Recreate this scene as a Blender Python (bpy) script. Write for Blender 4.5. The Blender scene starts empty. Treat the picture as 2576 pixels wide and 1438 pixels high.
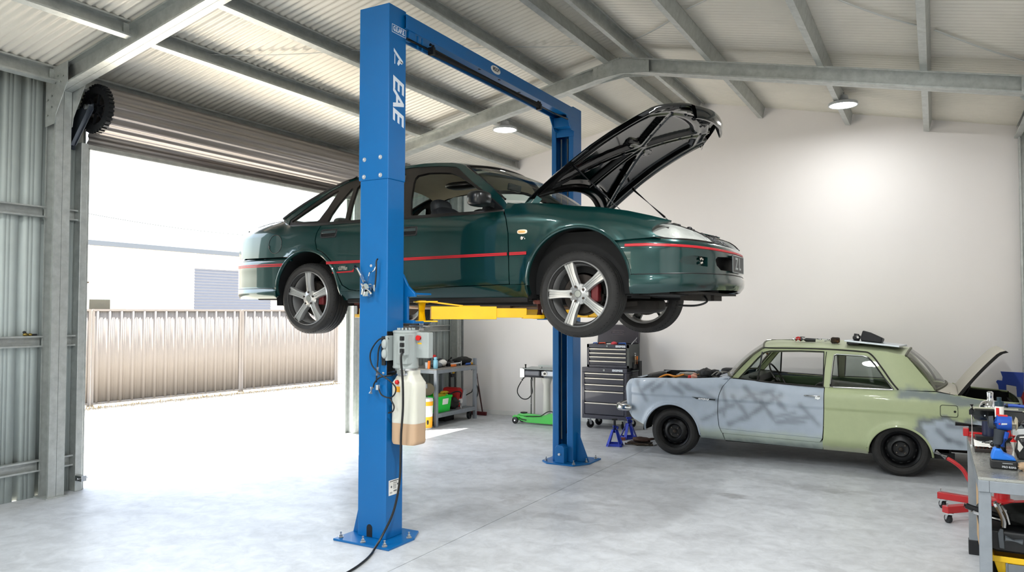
import bpy, bmesh, math, random
from math import sin, cos, pi, radians, sqrt, hypot, atan2
from mathutils import Vector, Matrix, noise
from mathutils.geometry import delaunay_2d_cdt

S = bpy.context.scene
COL = S.collection
random.seed(7)
ORG = {}


# ---------------------------------------------------------------- materials
def lin(c):
    return tuple((v / 12.92 if v <= 0.04045 else ((v + 0.055) / 1.055) ** 2.4) for v in c)


def hx(s):
    return lin(tuple(int(s[i:i + 2], 16) / 255 for i in (0, 2, 4)))


MATS = {}


def mat(name, col, rough=0.5, metal=0.0, coat=0.0, var=0.0, vs=6.0, bump=0.0, bs=60.0, trans=0.0, emit=0.0,
        ecol=None, alpha=1.0, ior=1.45, rvar=0.0, dirt=None, ds=3.0, dlo=0.55, dhi=0.75, stretch=None, attr=None,
        coat_ior=1.5):
    if name in MATS:
        return MATS[name]
    m = bpy.data.materials.new(name)
    m.use_nodes = True
    nt = m.node_tree
    N, L = nt.nodes, nt.links
    b = N['Principled BSDF']
    if isinstance(col, str):
        col = hx(col)
    b.inputs['Base Color'].default_value = (*col, 1)
    b.inputs['Roughness'].default_value = rough
    b.inputs['Metallic'].default_value = metal
    b.inputs['Coat Weight'].default_value = coat
    b.inputs['Coat Roughness'].default_value = 0.03
    b.inputs['Coat IOR'].default_value = coat_ior
    b.inputs['IOR'].default_value = ior
    b.inputs['Transmission Weight'].default_value = trans
    b.inputs['Alpha'].default_value = alpha
    if emit:
        b.inputs['Emission Color'].default_value = (*(ecol or col), 1)
        b.inputs['Emission Strength'].default_value = emit
    vec = None
    if var or bump or dirt or rvar:
        tc = N.new('ShaderNodeTexCoord')
        vec = tc.outputs['Object']
        if stretch:
            mp = N.new('ShaderNodeMapping')
            mp.inputs['Scale'].default_value = stretch
            L.new(vec, mp.inputs['Vector'])
            vec = mp.outputs['Vector']
    csock = None
    if attr:
        a = N.new('ShaderNodeAttribute')
        a.attribute_name = attr
        csock = a.outputs['Color']

    def ns(scale, detail=5.0):
        n = N.new('ShaderNodeTexNoise')
        n.inputs['Scale'].default_value = scale
        n.inputs['Detail'].default_value = detail
        n.inputs['Roughness'].default_value = 0.62
        L.new(vec, n.inputs['Vector'])
        return n

    def mix(fac, a, bb, mode='MIX'):
        x = N.new('ShaderNodeMix')
        x.data_type = 'RGBA'
        x.blend_type = mode
        L.new(fac, x.inputs[0])
        for s, v in ((6, a), (7, bb)):
            if isinstance(v, tuple):
                x.inputs[s].default_value = (*v, 1)
            else:
                L.new(v, x.inputs[s])
        return x.outputs[2]

    if var:
        n = ns(vs)
        r = N.new('ShaderNodeMapRange')
        r.inputs[1].default_value = 0.3
        r.inputs[2].default_value = 0.7
        L.new(n.outputs['Fac'], r.inputs[0])
        lo = tuple(max(0, c * (1 - var)) for c in col)
        hi = tuple(min(1, c * (1 + var)) for c in col)
        if csock is None:
            csock = mix(r.outputs[0], lo, hi)
        else:
            t = mix(r.outputs[0], (1 - var,) * 3, (1 + var * .5,) * 3)
            x = N.new('ShaderNodeMix')
            x.data_type = 'RGBA'
            x.blend_type = 'MULTIPLY'
            x.inputs[0].default_value = 1
            L.new(csock, x.inputs[6])
            L.new(t, x.inputs[7])
            csock = x.outputs[2]
    if dirt:
        n = ns(ds, 8)
        r = N.new('ShaderNodeMapRange')
        r.inputs[1].default_value = dlo
        r.inputs[2].default_value = dhi
        L.new(n.outputs['Fac'], r.inputs[0])
        if isinstance(dirt, str):
            dirt = hx(dirt)
        csock = mix(r.outputs[0], csock if csock is not None else col, dirt)
    if csock is not None:
        L.new(csock, b.inputs['Base Color'])
    if rvar:
        n = ns(vs * 2.3)
        r = N.new('ShaderNodeMapRange')
        r.inputs[3].default_value = max(0, rough - rvar)
        r.inputs[4].default_value = min(1, rough + rvar)
        L.new(n.outputs['Fac'], r.inputs[0])
        L.new(r.outputs[0], b.inputs['Roughness'])
    if bump:
        n = ns(bs, 3)
        bp = N.new('ShaderNodeBump')
        bp.inputs['Strength'].default_value = bump
        bp.inputs['Distance'].default_value = 0.01
        L.new(n.outputs['Fac'], bp.inputs['Height'])
        L.new(bp.outputs['Normal'], b.inputs['Normal'])
    MATS[name] = m
    return m


def glass(name, tint=(.9, .95, .93), refl=0.12, rough=0.0):
    """thin pane: mostly transparent with a mirror sheen (real sheet glass)"""
    if name in MATS:
        return MATS[name]
    m = bpy.data.materials.new(name)
    m.use_nodes = True
    N, L = m.node_tree.nodes, m.node_tree.links
    N.clear()
    o = N.new('ShaderNodeOutputMaterial')
    t = N.new('ShaderNodeBsdfTransparent')
    t.inputs[0].default_value = (*tint, 1)
    g = N.new('ShaderNodeBsdfGlossy')
    g.inputs['Roughness'].default_value = rough
    ge = N.new('ShaderNodeNewGeometry')
    dt = N.new('ShaderNodeVectorMath')
    dt.operation = 'DOT_PRODUCT'
    L.new(ge.outputs['Normal'], dt.inputs[0])
    L.new(ge.outputs['Incoming'], dt.inputs[1])

    def mm(op, p, q=None, r=None):
        k = N.new('ShaderNodeMath')
        k.operation = op
        for i, v in enumerate((p, q, r)):
            if v is None:
                continue
            if isinstance(v, (int, float)):
                k.inputs[i].default_value = v
            else:
                L.new(v, k.inputs[i])
        return k.outputs[0]
    om = mm('SUBTRACT', 1.0, mm('ABSOLUTE', dt.outputs['Value']))
    fac = mm('MULTIPLY_ADD', mm('POWER', om, 5.0), .92, .06 + refl * .1)
    x = N.new('ShaderNodeMixShader')
    L.new(fac, x.inputs[0])
    L.new(t.outputs[0], x.inputs[1])
    L.new(g.outputs[0], x.inputs[2])
    L.new(x.outputs[0], o.inputs[0])
    MATS[name] = m
    return m


M = dict(
    galv=mat('galvanised steel', 'B7BBB8', .42, .6, var=.14, vs=14, rvar=.1, bump=.05, bs=40),
    galvd=mat('dull galvanised steel', '9EA3A3', .5, .5, var=.18, vs=9, rvar=.12),
    roof=mat('zinc roof sheet', 'DAD6CB', .5, .25, var=.05, vs=2),
    wsheet=mat('grey wall sheet', 'AEB7B4', .55, .1, var=.06, vs=3),
    curtain=mat('roller curtain steel', '8A8480', .38, .45, var=.06, vs=4, stretch=(1, .2, 1)),
    white=mat('white wall lining', 'E9E5E2', .62, var=.012, vs=1.2),
    trim=mat('white trim paint', 'E4E3E0', .5),
    blue=mat('lift blue paint', '005F9E', .36, coat=.1, var=.04, vs=3, bump=.03, bs=120),
    yellow=mat('lift yellow paint', 'E9B400', .35, coat=.3, var=.06, vs=5, dirt='9A7A14', ds=7, dlo=.66, dhi=.8),
    black=mat('black plastic', '17181A', .45),
    blackm=mat('black steel', '1B1C1E', .38, .3),
    rubber=mat('tyre rubber', '232221', .72, bump=.25, bs=220, var=.25, vs=18),
    hose=mat('black hose rubber', '101112', .4),
    steel=mat('bright steel', 'C3C5C6', .25, 1.0, rvar=.08),
    chrome=mat('chrome plate', 'DADCDD', .08, 1.0),
    bolt=mat('zinc bolt', 'CDD0D2', .35, .5),
    lgrey=mat('light grey enamel', '9EA5A3', .42, var=.05),
    red=mat('red paint', 'B3161B', .35, coat=.4, var=.06),
    redp=mat('red plastic', 'C8201F', .4),
    whitep=mat('white plastic', 'E3E1DA', .45),
    signw=mat('white lettering', 'D5DCE4', .5),
    led=mat('lamp diffuser', 'FFFFFF', .4, emit=14, ecol=(1, .98, .95)),
)


# ---------------------------------------------------------------- mesh builder
def frame(d, up=Vector((0, 0, 1))):
    d = Vector(d).normalized()
    if abs(d.dot(up)) > .98:
        up = Vector((1, 0, 0))
    u = d.cross(up).normalized()
    return u, u.cross(d).normalized(), d


class MB:
    def __init__(s):
        s.bm = bmesh.new()

    def face(s, vs):
        try:
            return s.bm.faces.new(vs)
        except ValueError:
            return None

    def hexa(s, p):
        v = [s.bm.verts.new(q) for q in p]
        for f in ((0, 3, 2, 1), (4, 5, 6, 7), (0, 1, 5, 4), (1, 2, 6, 5), (2, 3, 7, 6), (3, 0, 4, 7)):
            s.face([v[i] for i in f])
        return s

    def box(s, x0, x1, y0, y1, z0, z1):
        return s.hexa([(x0, y0, z0), (x1, y0, z0), (x1, y1, z0), (x0, y1, z0), (x0, y0, z1), (x1, y0, z1), (x1, y1, z1), (x0, y1, z1)])

    def cbox(s, c, d, R=None):
        c = Vector(c)
        R = R or Matrix.Identity(3)
        p = [c + R @ Vector((a * d[0] / 2, b * d[1] / 2, e * d[2] / 2)) for a, b, e in
             ((-1, -1, -1), (1, -1, -1), (1, 1, -1), (-1, 1, -1), (-1, -1, 1), (1, -1, 1), (1, 1, 1), (-1, 1, 1))]
        return s.hexa(p)

    def bar(s, p0, p1, w, h, up=(0, 0, 1)):
        """box from p0 to p1: w across, h along up"""
        p0, p1 = Vector(p0), Vector(p1)
        u, v, d = frame(p1 - p0, Vector(up))
        q = [p + u * a * w / 2 + v * b * h / 2 for p in (p0, p1) for a, b in ((-1, -1), (1, -1), (1, 1), (-1, 1))]
        return s.hexa(q)

    def tube(s, pts, r, n=8, closed=False, cap=True):
        pts = [Vector(p) for p in pts]
        k = len(pts)
        rr = r if isinstance(r, (list, tuple)) else [r] * k
        rings = []
        up = Vector((0, 0, 1))
        pu = None
        for i, p in enumerate(pts):
            a = pts[i - 1] if (i or closed) else p
            b = pts[(i + 1) % k] if (i < k - 1 or closed) else p
            d = (b - a).normalized() if (b - a).length > 1e-9 else Vector((0, 0, 1))
            if pu is None:
                u, v, _ = frame(d)
            else:
                u = (pu - d * pu.dot(d))
                u = u.normalized() if u.length > 1e-6 else frame(d)[0]
                v = d.cross(u)
            pu = u
            rings.append([s.bm.verts.new(p + u * rr[i] * cos(t) + v * rr[i] * sin(t)) for t in [2 * pi * j / n for j in range(n)]])
        for i in range(k if closed else k - 1):
            A, B = rings[i], rings[(i + 1) % k]
            for j in range(n):
                s.face([A[j], A[(j + 1) % n], B[(j + 1) % n], B[j]])
        if cap and not closed:
            s.face(rings[0][::-1])
            s.face(rings[-1])
        return s

    def cyl(s, p0, p1, r, r1=None, n=20):
        return s.tube([p0, p1], [r, r if r1 is None else r1], n)

    def lathe(s, prof, o=(0, 0, 0), ax=(0, 0, 1), n=32, closed=False, a0=0, a1=2 * pi):
        """prof: (radius, along axis)"""
        o = Vector(o)
        u, v, d = frame(ax)
        full = abs(a1 - a0 - 2 * pi) < 1e-6
        m = n if full else n + 1
        rings = []
        for r, a in prof:
            if r < 1e-6:
                c = s.bm.verts.new(o + d * a)
                rings.append([c] * m)
            else:
                rings.append([s.bm.verts.new(o + d * a + u * r * cos(a0 + (a1 - a0) * j / n) + v * r * sin(a0 + (a1 - a0) * j / n)) for j in range(m)])
        R = len(prof)
        for i in range(R if closed else R - 1):
            A, B = rings[i], rings[(i + 1) % R]
            for j in range(n):
                k = (j + 1) % m
                q = []
                for x in (A[j], A[k], B[k], B[j]):
                    if x not in q:
                        q.append(x)
                if len(q) > 2:
                    s.face(q)
        return s

    def grid(s, rows, cu=False, cv=False):
        V = [[s.bm.verts.new(p) for p in r] for r in rows]
        R, C = len(V), len(V[0])
        for i in range(R if cv else R - 1):
            for j in range(C if cu else C - 1):
                s.face([V[i][j], V[i][(j + 1) % C], V[(i + 1) % R][(j + 1) % C], V[(i + 1) % R][j]])
        return V

    def prism(s, poly, f0, f1):
        """poly of 2D pts mapped by f0 and f1 to 3D (two ends)"""
        A = [s.bm.verts.new(f0(*p)) for p in poly]
        B = [s.bm.verts.new(f1(*p)) for p in poly]
        k = len(poly)
        for i in range(k):
            s.face([A[i], A[(i + 1) % k], B[(i + 1) % k], B[i]])
        s.face(A[::-1])
        s.face(B)
        return s

    def plate(s, poly, axis, a, b):
        """polygon in the plane normal to axis ('x': (y,z), 'y': (x,z), 'z': (x,y)) from a to b"""
        mp = {'x': lambda t: (lambda u, v: (t, u, v)), 'y': lambda t: (lambda u, v: (u, t, v)), 'z': lambda t: (lambda u, v: (u, v, t))}[axis]
        return s.prism(poly, mp(a), mp(b))

    def ball(s, c, r, nu=16, nv=10, amp=0.0, fs=3.0, seed=0, R=None, sq=1.0):
        c = Vector(c)
        r = r if isinstance(r, (tuple, list)) else (r, r, r)
        rings = []

        def pw(x):
            return math.copysign(abs(x) ** sq, x)
        for i in range(nv + 1):
            th = pi * i / nv
            row = []
            for j in range(nu):
                ph = 2 * pi * j / nu
                q = Vector((pw(sin(th)) * pw(cos(ph)), pw(sin(th)) * pw(sin(ph)), pw(cos(th))))
                k = 1 + amp * noise.noise(q * fs + Vector((seed, seed * 2.3, 0)))
                w = Vector((q.x * r[0] * k, q.y * r[1] * k, q.z * r[2] * k))
                row.append(c + (R @ w if R else w))
            rings.append(row)
        top = s.bm.verts.new(rings[0][0])
        bot = s.bm.verts.new(rings[-1][0])
        V = [[s.bm.verts.new(p) for p in row] for row in rings[1:-1]]
        for j in range(nu):
            s.face([top, V[0][j], V[0][(j + 1) % nu]])
            s.face([bot, V[-1][(j + 1) % nu], V[-1][j]])
        for i in range(len(V) - 1):
            for j in range(nu):
                s.face([V[i][j], V[i + 1][j], V[i + 1][(j + 1) % nu], V[i][(j + 1) % nu]])
        return s

    def xf(s, mtx):
        bmesh.ops.transform(s.bm, matrix=mtx, verts=s.bm.verts[:])
        return s

    def build(s, name, material, parent=None, smooth=35, bevel=0.0, solid=0.0, sub=0, base=None, fixn=True):
        bm = s.bm
        if fixn:
            bmesh.ops.recalc_face_normals(bm, faces=bm.faces[:])
        if parent is not None:
            org = ORG[parent.name]
        elif base is not None:
            org = Vector(base)
        else:
            vs = [v.co for v in bm.verts]
            lo = [min(v[i] for v in vs) for i in range(3)]
            hi = [max(v[i] for v in vs) for i in range(3)]
            org = Vector(((lo[0] + hi[0]) / 2, (lo[1] + hi[1]) / 2, lo[2]))
        bmesh.ops.translate(bm, vec=-org, verts=bm.verts[:])
        me = bpy.data.meshes.new(name)
        bm.to_mesh(me)
        bm.free()
        if isinstance(material, (list, tuple)):
            for q in material:
                me.materials.append(q)
        else:
            me.materials.append(material)
        if smooth:
            me.shade_smooth()
            me.set_sharp_from_angle(angle=radians(smooth))
        o = bpy.data.objects.new(name, me)
        COL.objects.link(o)
        ORG[o.name] = org
        if parent is not None:
            o.parent = parent
        else:
            o.location = org
        if solid:
            q = o.modifiers.new('t', 'SOLIDIFY')
            q.thickness = solid
            q.offset = 0
        if bevel:
            q = o.modifiers.new('b', 'BEVEL')
            q.width = bevel
            q.segments = 2
            q.limit_method = 'ANGLE'
            q.angle_limit = radians(40)
            q.harden_normals = False
        if sub:
            q = o.modifiers.new('s', 'SUBSURF')
            q.levels = sub
            q.render_levels = sub
        return o


def tag(o, label=None, cat=None, group=None, kind=None):
    if label:
        o['label'] = label
    if cat:
        o['category'] = cat
    if group:
        o['group'] = group
    if kind:
        o['kind'] = kind
    return o


def thing(name, loc, label, cat, group=None):
    o = bpy.data.objects.new(name, None)
    COL.objects.link(o)
    o.location = loc
    o.empty_display_size = .1
    ORG[o.name] = Vector(loc)
    return tag(o, label, cat, group)


def struct(mb, name, m, **k):
    return tag(mb.build(name, m, **k), kind='structure')


def copy_tree(o, parent=None):
    c = o.copy()
    COL.objects.link(c)
    if parent is not None:
        c.parent = parent
    for ch in list(o.children):
        copy_tree(ch, c)
    return c


def text(s, name, m, parent, size, mtx, ext=.002, sx=1.0, shear=0.0, bold=0.0):
    cu = bpy.data.curves.new('t', 'FONT')
    cu.body = s
    cu.size = size
    cu.extrude = ext
    cu.shear = shear
    cu.offset = bold
    cu.align_x = 'CENTER'
    cu.align_y = 'CENTER'
    ob = bpy.data.objects.new('t', cu)
    COL.objects.link(ob)
    dg = bpy.context.evaluated_depsgraph_get()
    me = bpy.data.meshes.new_from_object(ob.evaluated_get(dg))
    bpy.data.objects.remove(ob)
    me.name = name
    me.transform(mtx @ Matrix.Diagonal((sx, 1, 1, 1)))
    me.transform(Matrix.Translation(-ORG[parent.name]))
    me.materials.clear()
    me.materials.append(m)
    o = bpy.data.objects.new(name, me)
    COL.objects.link(o)
    o.parent = parent
    ORG[o.name] = ORG[parent.name]
    return o


def basis(o, x, y):
    """matrix with origin o, x axis, y axis"""
    x = Vector(x).normalized()
    y = Vector(y).normalized()
    z = x.cross(y)
    m = Matrix((x, y, z)).transposed().to_4x4()
    m.translation = Vector(o)
    return m


def spl(tab):
    """smooth interpolation through (x, y) pairs (monotone-ish cubic)"""
    xs = [t[0] for t in tab]
    ys = [t[1] for t in tab]
    n = len(xs)
    d = [(ys[i + 1] - ys[i]) / (xs[i + 1] - xs[i]) for i in range(n - 1)]
    m = [d[0]] + [0 if d[i - 1] * d[i] <= 0 else 2 * d[i - 1] * d[i] / (d[i - 1] + d[i]) for i in range(1, n - 1)] + [d[-1]]

    def f(x):
        if x <= xs[0]:
            return ys[0]
        if x >= xs[-1]:
            return ys[-1]
        lo = 0
        while x > xs[lo + 1]:
            lo += 1
        h = xs[lo + 1] - xs[lo]
        t = (x - xs[lo]) / h
        return (ys[lo] * (2 * t ** 3 - 3 * t * t + 1) + h * m[lo] * (t ** 3 - 2 * t * t + t)
                + ys[lo + 1] * (-2 * t ** 3 + 3 * t * t) + h * m[lo + 1] * (t ** 3 - t * t))
    return f


def smoothpts(pts, k=6, closed=False):
    """Catmull-Rom through points of any dimension"""
    P = [Vector(p) for p in pts]
    n = len(P)
    out = []
    for i in range(n if closed else n - 1):
        if closed:
            a, b, c, d = P[i - 1], P[i], P[(i + 1) % n], P[(i + 2) % n]
        else:
            b, c = P[i], P[i + 1]
            a = P[i - 1] if i else b * 2 - c
            d = P[i + 2] if i + 2 < n else c * 2 - b
        for j in range(k):
            t = j / k
            out.append(.5 * ((2 * b) + (c - a) * t + (2 * a - 5 * b + 4 * c - d) * t * t + (3 * b - a - 3 * c + d) * t ** 3))
    if not closed:
        out.append(P[-1])
    return out


def resample(poly, step, closed=True):
    out = []
    n = len(poly)
    for i in range(n if closed else n - 1):
        a, b = Vector(poly[i]), Vector(poly[(i + 1) % n])
        k = max(1, int((b - a).length / step + .5))
        out += [a + (b - a) * j / k for j in range(k)]
    if not closed:
        out.append(Vector(poly[-1]))
    return out


def inside(p, poly):
    c = False
    n = len(poly)
    for i in range(n):
        a, b = poly[i], poly[i - 1]
        if (a[1] > p[1]) != (b[1] > p[1]) and p[0] < (b[0] - a[0]) * (p[1] - a[1]) / (b[1] - a[1]) + a[0]:
            c = not c
    return c


def segd(p, a, b):
    ax, ay = a[0], a[1]
    dx, dy = b[0] - ax, b[1] - ay
    t = max(0, min(1, ((p[0] - ax) * dx + (p[1] - ay) * dy) / (dx * dx + dy * dy + 1e-12)))
    return hypot(p[0] - ax - t * dx, p[1] - ay - t * dy)


def sheet(name, outer, pos, m, parent, holes=(), step=.035, bstep=.018, flange=.018, ref=None, paint=None, su=1.0):
    """sheet-metal panel over a curved surface pos(u, v): outline and holes in (u, v), turned-in edges.
    ref(u, v) gives a rough outward direction"""
    loops = [resample(outer, bstep)] + [resample(h, bstep) for h in holes]
    pts, edges = [], []
    for lp in loops:
        b = len(pts)
        pts += [Vector((p[0], p[1])) for p in lp]
        edges += [(b + i, b + (i + 1) % len(lp)) for i in range(len(lp))]
    x0, x1 = min(p[0] for p in loops[0]), max(p[0] for p in loops[0])
    z0, z1 = min(p[1] for p in loops[0]), max(p[1] for p in loops[0])
    nx, nz = max(1, int((x1 - x0) / step)), max(1, int((z1 - z0) / step))
    for i in range(nx + 1):
        for j in range(nz + 1):
            p = (x0 + (x1 - x0) * (i + .03) / nx, z0 + (z1 - z0) * (j + .03) / nz)
            if not inside(p, loops[0]) or any(inside(p, h) for h in loops[1:]):
                continue
            if min(segd(p, lp[k - 1], lp[k]) for lp in loops for k in range(len(lp))) < step * .45:
                continue
            pts.append(Vector(p))
    r = delaunay_2d_cdt(pts, edges, [], 4, 1e-5)
    V, F = r[0], r[2]
    F = [f for f in F if not any(inside((sum(V[i][0] for i in f) / len(f), sum(V[i][1] for i in f) / len(f)), h) for h in loops[1:])]
    if not F:
        raise RuntimeError('sheet ' + name)
    e = 1e-3
    vs, ns = [], []
    for p in V:
        u, v = p[0], p[1]
        du = Vector(pos(u + e, v)) - Vector(pos(u - e, v))
        dv = Vector(pos(u, v + e)) - Vector(pos(u, v - e))
        n = du.cross(dv)
        n = n.normalized() if n.length > 1e-12 else Vector(ref(u, v))
        if n.dot(Vector(ref(u, v))) < 0:
            n = -n
        vs.append(Vector(pos(u, v)))
        ns.append(n)
    fs = []
    for f in F:
        a, b, c = [vs[i] for i in f[:3]]
        if (b - a).cross(c - a).dot(ns[f[0]]) < 0:
            f = f[::-1]
        fs.append(list(f))
    if flange:
        cnt = {}
        for f in fs:
            for i in range(len(f)):
                a, b = f[i], f[(i + 1) % len(f)]
                cnt.setdefault((min(a, b), max(a, b)), []).append((a, b))
        mp = {}
        for k, l in cnt.items():
            if len(l) == 1:
                ids = []
                for q in l[0]:
                    if q not in mp:
                        mp[q] = (len(vs), len(vs) + 1)
                        vs += [vs[q].copy(), vs[q] - ns[q] * flange]
                        ns += [None, None]
                    ids.append(mp[q])
                fs.append([ids[1][0], ids[0][0], ids[0][1], ids[1][1]])
    org = ORG[parent.name]
    me = bpy.data.meshes.new(name)
    me.from_pydata([v - org for v in vs], [], fs)
    me.materials.append(m)
    me.shade_smooth()
    me.update()
    vn = [Vector(q.vector) for q in me.vertex_normals]
    me.normals_split_custom_set_from_vertices([ns[i] if ns[i] is not None else vn[i] for i in range(len(vs))])
    if paint:
        ca = me.color_attributes.new('Col', 'FLOAT_COLOR', 'POINT')
        for i, v in enumerate(vs):
            ca.data[i].color = (*paint(v.x, v.z, v.y), 1)
    o = bpy.data.objects.new(name, me)
    COL.objects.link(o)
    o.parent = parent
    ORG[o.name] = org
    return o


def panel(name, outer, Y, m, parent, holes=(), side=-1, yc=0.0, lift=0.0, **k):
    """sheet over the car side y = Y(x, z)"""
    return sheet(name, outer, lambda x, z: (x, yc + side * (Y(x, z) + lift), z), m, parent, holes, ref=lambda x, z: (0, side, 0), **k)


def surf(name, rows, m, parent, solid=0.0, paint=None, smooth=40):
    """smooth sheet from rows of points"""
    b = MB()
    b.grid(rows)
    o = b.build(name, m, parent, smooth=smooth, solid=solid)
    if paint:
        me = o.data
        org = ORG[o.name]
        ca = me.color_attributes.new('Col', 'FLOAT_COLOR', 'POINT')
        for i, v in enumerate(me.vertices):
            w = v.co + org
            ca.data[i].color = (*paint(w.x, w.z, w.y), 1)
    return o

# ================================================================ the shed
XL, XR, YB, YF = -7.05, 1.05, 10.6, -3.2
RX, RZ, RS = -3.03, 4.66, .207


def zroof(x):
    return RZ - RS * abs(x - RX)


# concrete slab
def floor_mat():
    m = mat('polished concrete slab', 'C1C4C7', .42, var=.10, vs=1.3, dirt='8E8F92', ds=1.1, dlo=.55, dhi=.85, stretch=(1, 1.6, 1), rvar=.12)
    nt = m.node_tree
    N, L = nt.nodes, nt.links
    b = N['Principled BSDF']
    src = b.inputs['Base Color'].links[0].from_socket
    tc = N.new('ShaderNodeTexCoord')
    # fine speckle, scuffs
    n = N.new('ShaderNodeTexNoise')
    n.inputs['Scale'].default_value = 7
    n.inputs['Detail'].default_value = 9
    n.inputs['Roughness'].default_value = .7
    n.inputs['Distortion'].default_value = .6
    L.new(tc.outputs['Object'], n.inputs['Vector'])
    r = N.new('ShaderNodeMapRange')
    r.inputs[1].default_value = .32
    r.inputs[2].default_value = .62
    r.inputs[3].default_value = .80
    r.inputs[4].default_value = 1.06
    L.new(n.outputs['Fac'], r.inputs[0])
    x = N.new('ShaderNodeMix')
    x.data_type = 'RGBA'
    x.blend_type = 'MULTIPLY'
    x.inputs[0].default_value = 1
    L.new(src, x.inputs[6])
    L.new(r.outputs[0], x.inputs[7])
    src = x.outputs[2]
    # oil spots: (x, y, radius x, radius y, strength)
    sep = N.new('ShaderNodeSeparateXYZ')
    L.new(tc.outputs['Object'], sep.inputs[0])

    def math_(op, a, bb=None, c=None):
        q = N.new('ShaderNodeMath')
        q.operation = op
        for i, v in enumerate((a, bb, c)):
            if v is None:
                continue
            if isinstance(v, (int, float)):
                q.inputs[i].default_value = v
            else:
                L.new(v, q.inputs[i])
        return q.outputs[0]
    nz = math_('MULTIPLY', math_('SUBTRACT', n.outputs['Fac'], .5), 1.8)
    for (px, py, rx, ry, st) in ((-1.62, 7.0, .17, .11, .5), (-2.55, 6.15, .2, .07, .22), (-3.3, 5.95, .15, .16, .25), (-2.7, 5.6, .4, .1, .2),
                                 (-.95, 7.7, .35, .16, .22), (-.6, 5.0, .35, .14, .15), (-2.0, 8.3, .5, .3, .2), (-1.4, 4.6, .4, .2, .12)):
        dx = math_('DIVIDE', math_('SUBTRACT', sep.outputs[0], px), rx)
        dy = math_('DIVIDE', math_('SUBTRACT', sep.outputs[1], py), ry)
        d = math_('SQRT', math_('ADD', math_('MULTIPLY', dx, dx), math_('MULTIPLY', dy, dy)))
        d = math_('ADD', d, nz)
        f = N.new('ShaderNodeMapRange')
        f.interpolation_type = 'SMOOTHSTEP'
        f.inputs[1].default_value = .3
        f.inputs[2].default_value = 1.15
        f.inputs[3].default_value = st
        f.inputs[4].default_value = 0
        L.new(d, f.inputs[0])
        x = N.new('ShaderNodeMix')
        x.data_type = 'RGBA'
        L.new(f.outputs[0], x.inputs[0])
        L.new(src, x.inputs[6])
        x.inputs[7].default_value = (.12, .11, .105, 1)
        src = x.outputs[2]
    # a loop of tyre rub marks
    dx = math_('SUBTRACT', sep.outputs[0], -.55)
    dy = math_('SUBTRACT', sep.outputs[1], 4.75)
    d = math_('SQRT', math_('ADD', math_('MULTIPLY', dx, dx), math_('MULTIPLY', math_('MULTIPLY', dy, dy), 1.6)))
    d = math_('ABSOLUTE', math_('SUBTRACT', math_('ADD', d, math_('MULTIPLY', nz, .05)), .55))
    f = N.new('ShaderNodeMapRange')
    f.inputs[1].default_value = 0
    f.inputs[2].default_value = .03
    f.inputs[3].default_value = .16
    f.inputs[4].default_value = 0
    L.new(d, f.inputs[0])
    x = N.new('ShaderNodeMix')
    x.data_type = 'RGBA'
    L.new(f.outputs[0], x.inputs[0])
    L.new(src, x.inputs[6])
    x.inputs[7].default_value = (.3, .3, .29, 1)
    src = x.outputs[2]
    L.new(src, b.inputs['Base Color'])
    return m


g = MB()
jx, jw = -3.085, .004                       # saw-cut joint running to the back wall, a real groove
g.box(XL - .02, jx - jw, YF, YB + .02, -.12, 0)
g.box(jx + jw, XR + .02, YF, YB + .02, -.12, 0)
g.box(jx - jw, jx + jw, YF, YB + .02, -.12, -.008)
struct(g, 'floor', floor_mat(), smooth=0, base=(0, 0, 0))

# roof sheets: corrugated, corrugations run down the slope
g = MB()
P, A = .076, .009
for sg in (-1, 1):
    ys = [YF - .1 + i * P / 8 for i in range(int((YB - YF + .22) / P * 8))]
    xe = XL - .12 if sg < 0 else XR + .12
    for lay in (0, .0015):
        g.grid([[(x, y, zroof(x) + A + A * cos(2 * pi * y / P) + lay) for y in ys] for x in (RX, (RX + xe) / 2, xe)])
struct(g, 'ceiling', M['roof'], smooth=60, base=(0, 0, 4))


# C sections
def csec(mb, p0, p1, web, fl, open_dir, lip=.018, t=.003):
    """lipped channel from p0 to p1 (line on the middle of the web), flanges point along open_dir"""
    p0, p1 = Vector(p0), Vector(p1)
    d = (p1 - p0).normalized()
    o = Vector(open_dir)
    o = (o - d * o.dot(d)).normalized()
    w = d.cross(o)
    h = web / 2
    prof = [(fl, -h + lip), (fl, -h), (0, -h), (0, h), (fl, h), (fl, h - lip)]
    inn = [(fl - t, h - lip), (fl - t, h - t), (t, h - t), (t, -h + t), (fl - t, -h + t), (fl - t, -h + lip)]
    pl = prof + inn
    mb.prism(pl, lambda a, b: p0 + o * a + w * b, lambda a, b: p1 + o * a + w * b)


# purlins
PUR = [-6.93, -5.87, -5.03, -3.95, -3.2, -2.86, -1.98, -.89, .0, .93]
for i, x in enumerate(PUR):
    g = MB()
    up = 1 if x < RX else -1
    nrm = Vector((up * -RS, 0, 1)).normalized()
    slope = Vector((up, 0, RS)).normalized()
    if x in (-3.2, -2.86):
        slope = -slope
    c = Vector((x, 0, zroof(x))) - nrm * .075
    for (ya, yb) in ((YF, 3.875), (4.035, YB - .01)):
        csec(g, (c.x, ya, c.z), (c.x, yb, c.z), .15, .062, slope)
    for yy in (3.86, 4.05):                 # cleats at the near frame
        g.cbox((c.x + slope.x * .012, yy, c.z), (.008, .05, .12))
    struct(g, 'roof_purlin', M['galv'], smooth=20, bevel=0)


# portal frames: back-to-back channels
def ibeam(mb, p0, p1, depth, side, fl=.07, lip=.016):
    side = Vector(side)
    for s in (-1, 1):
        o = Vector(side) * s * .0015
        csec(mb, Vector(p0) + o, Vector(p1) + o, depth, fl, side * s, lip)


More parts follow.
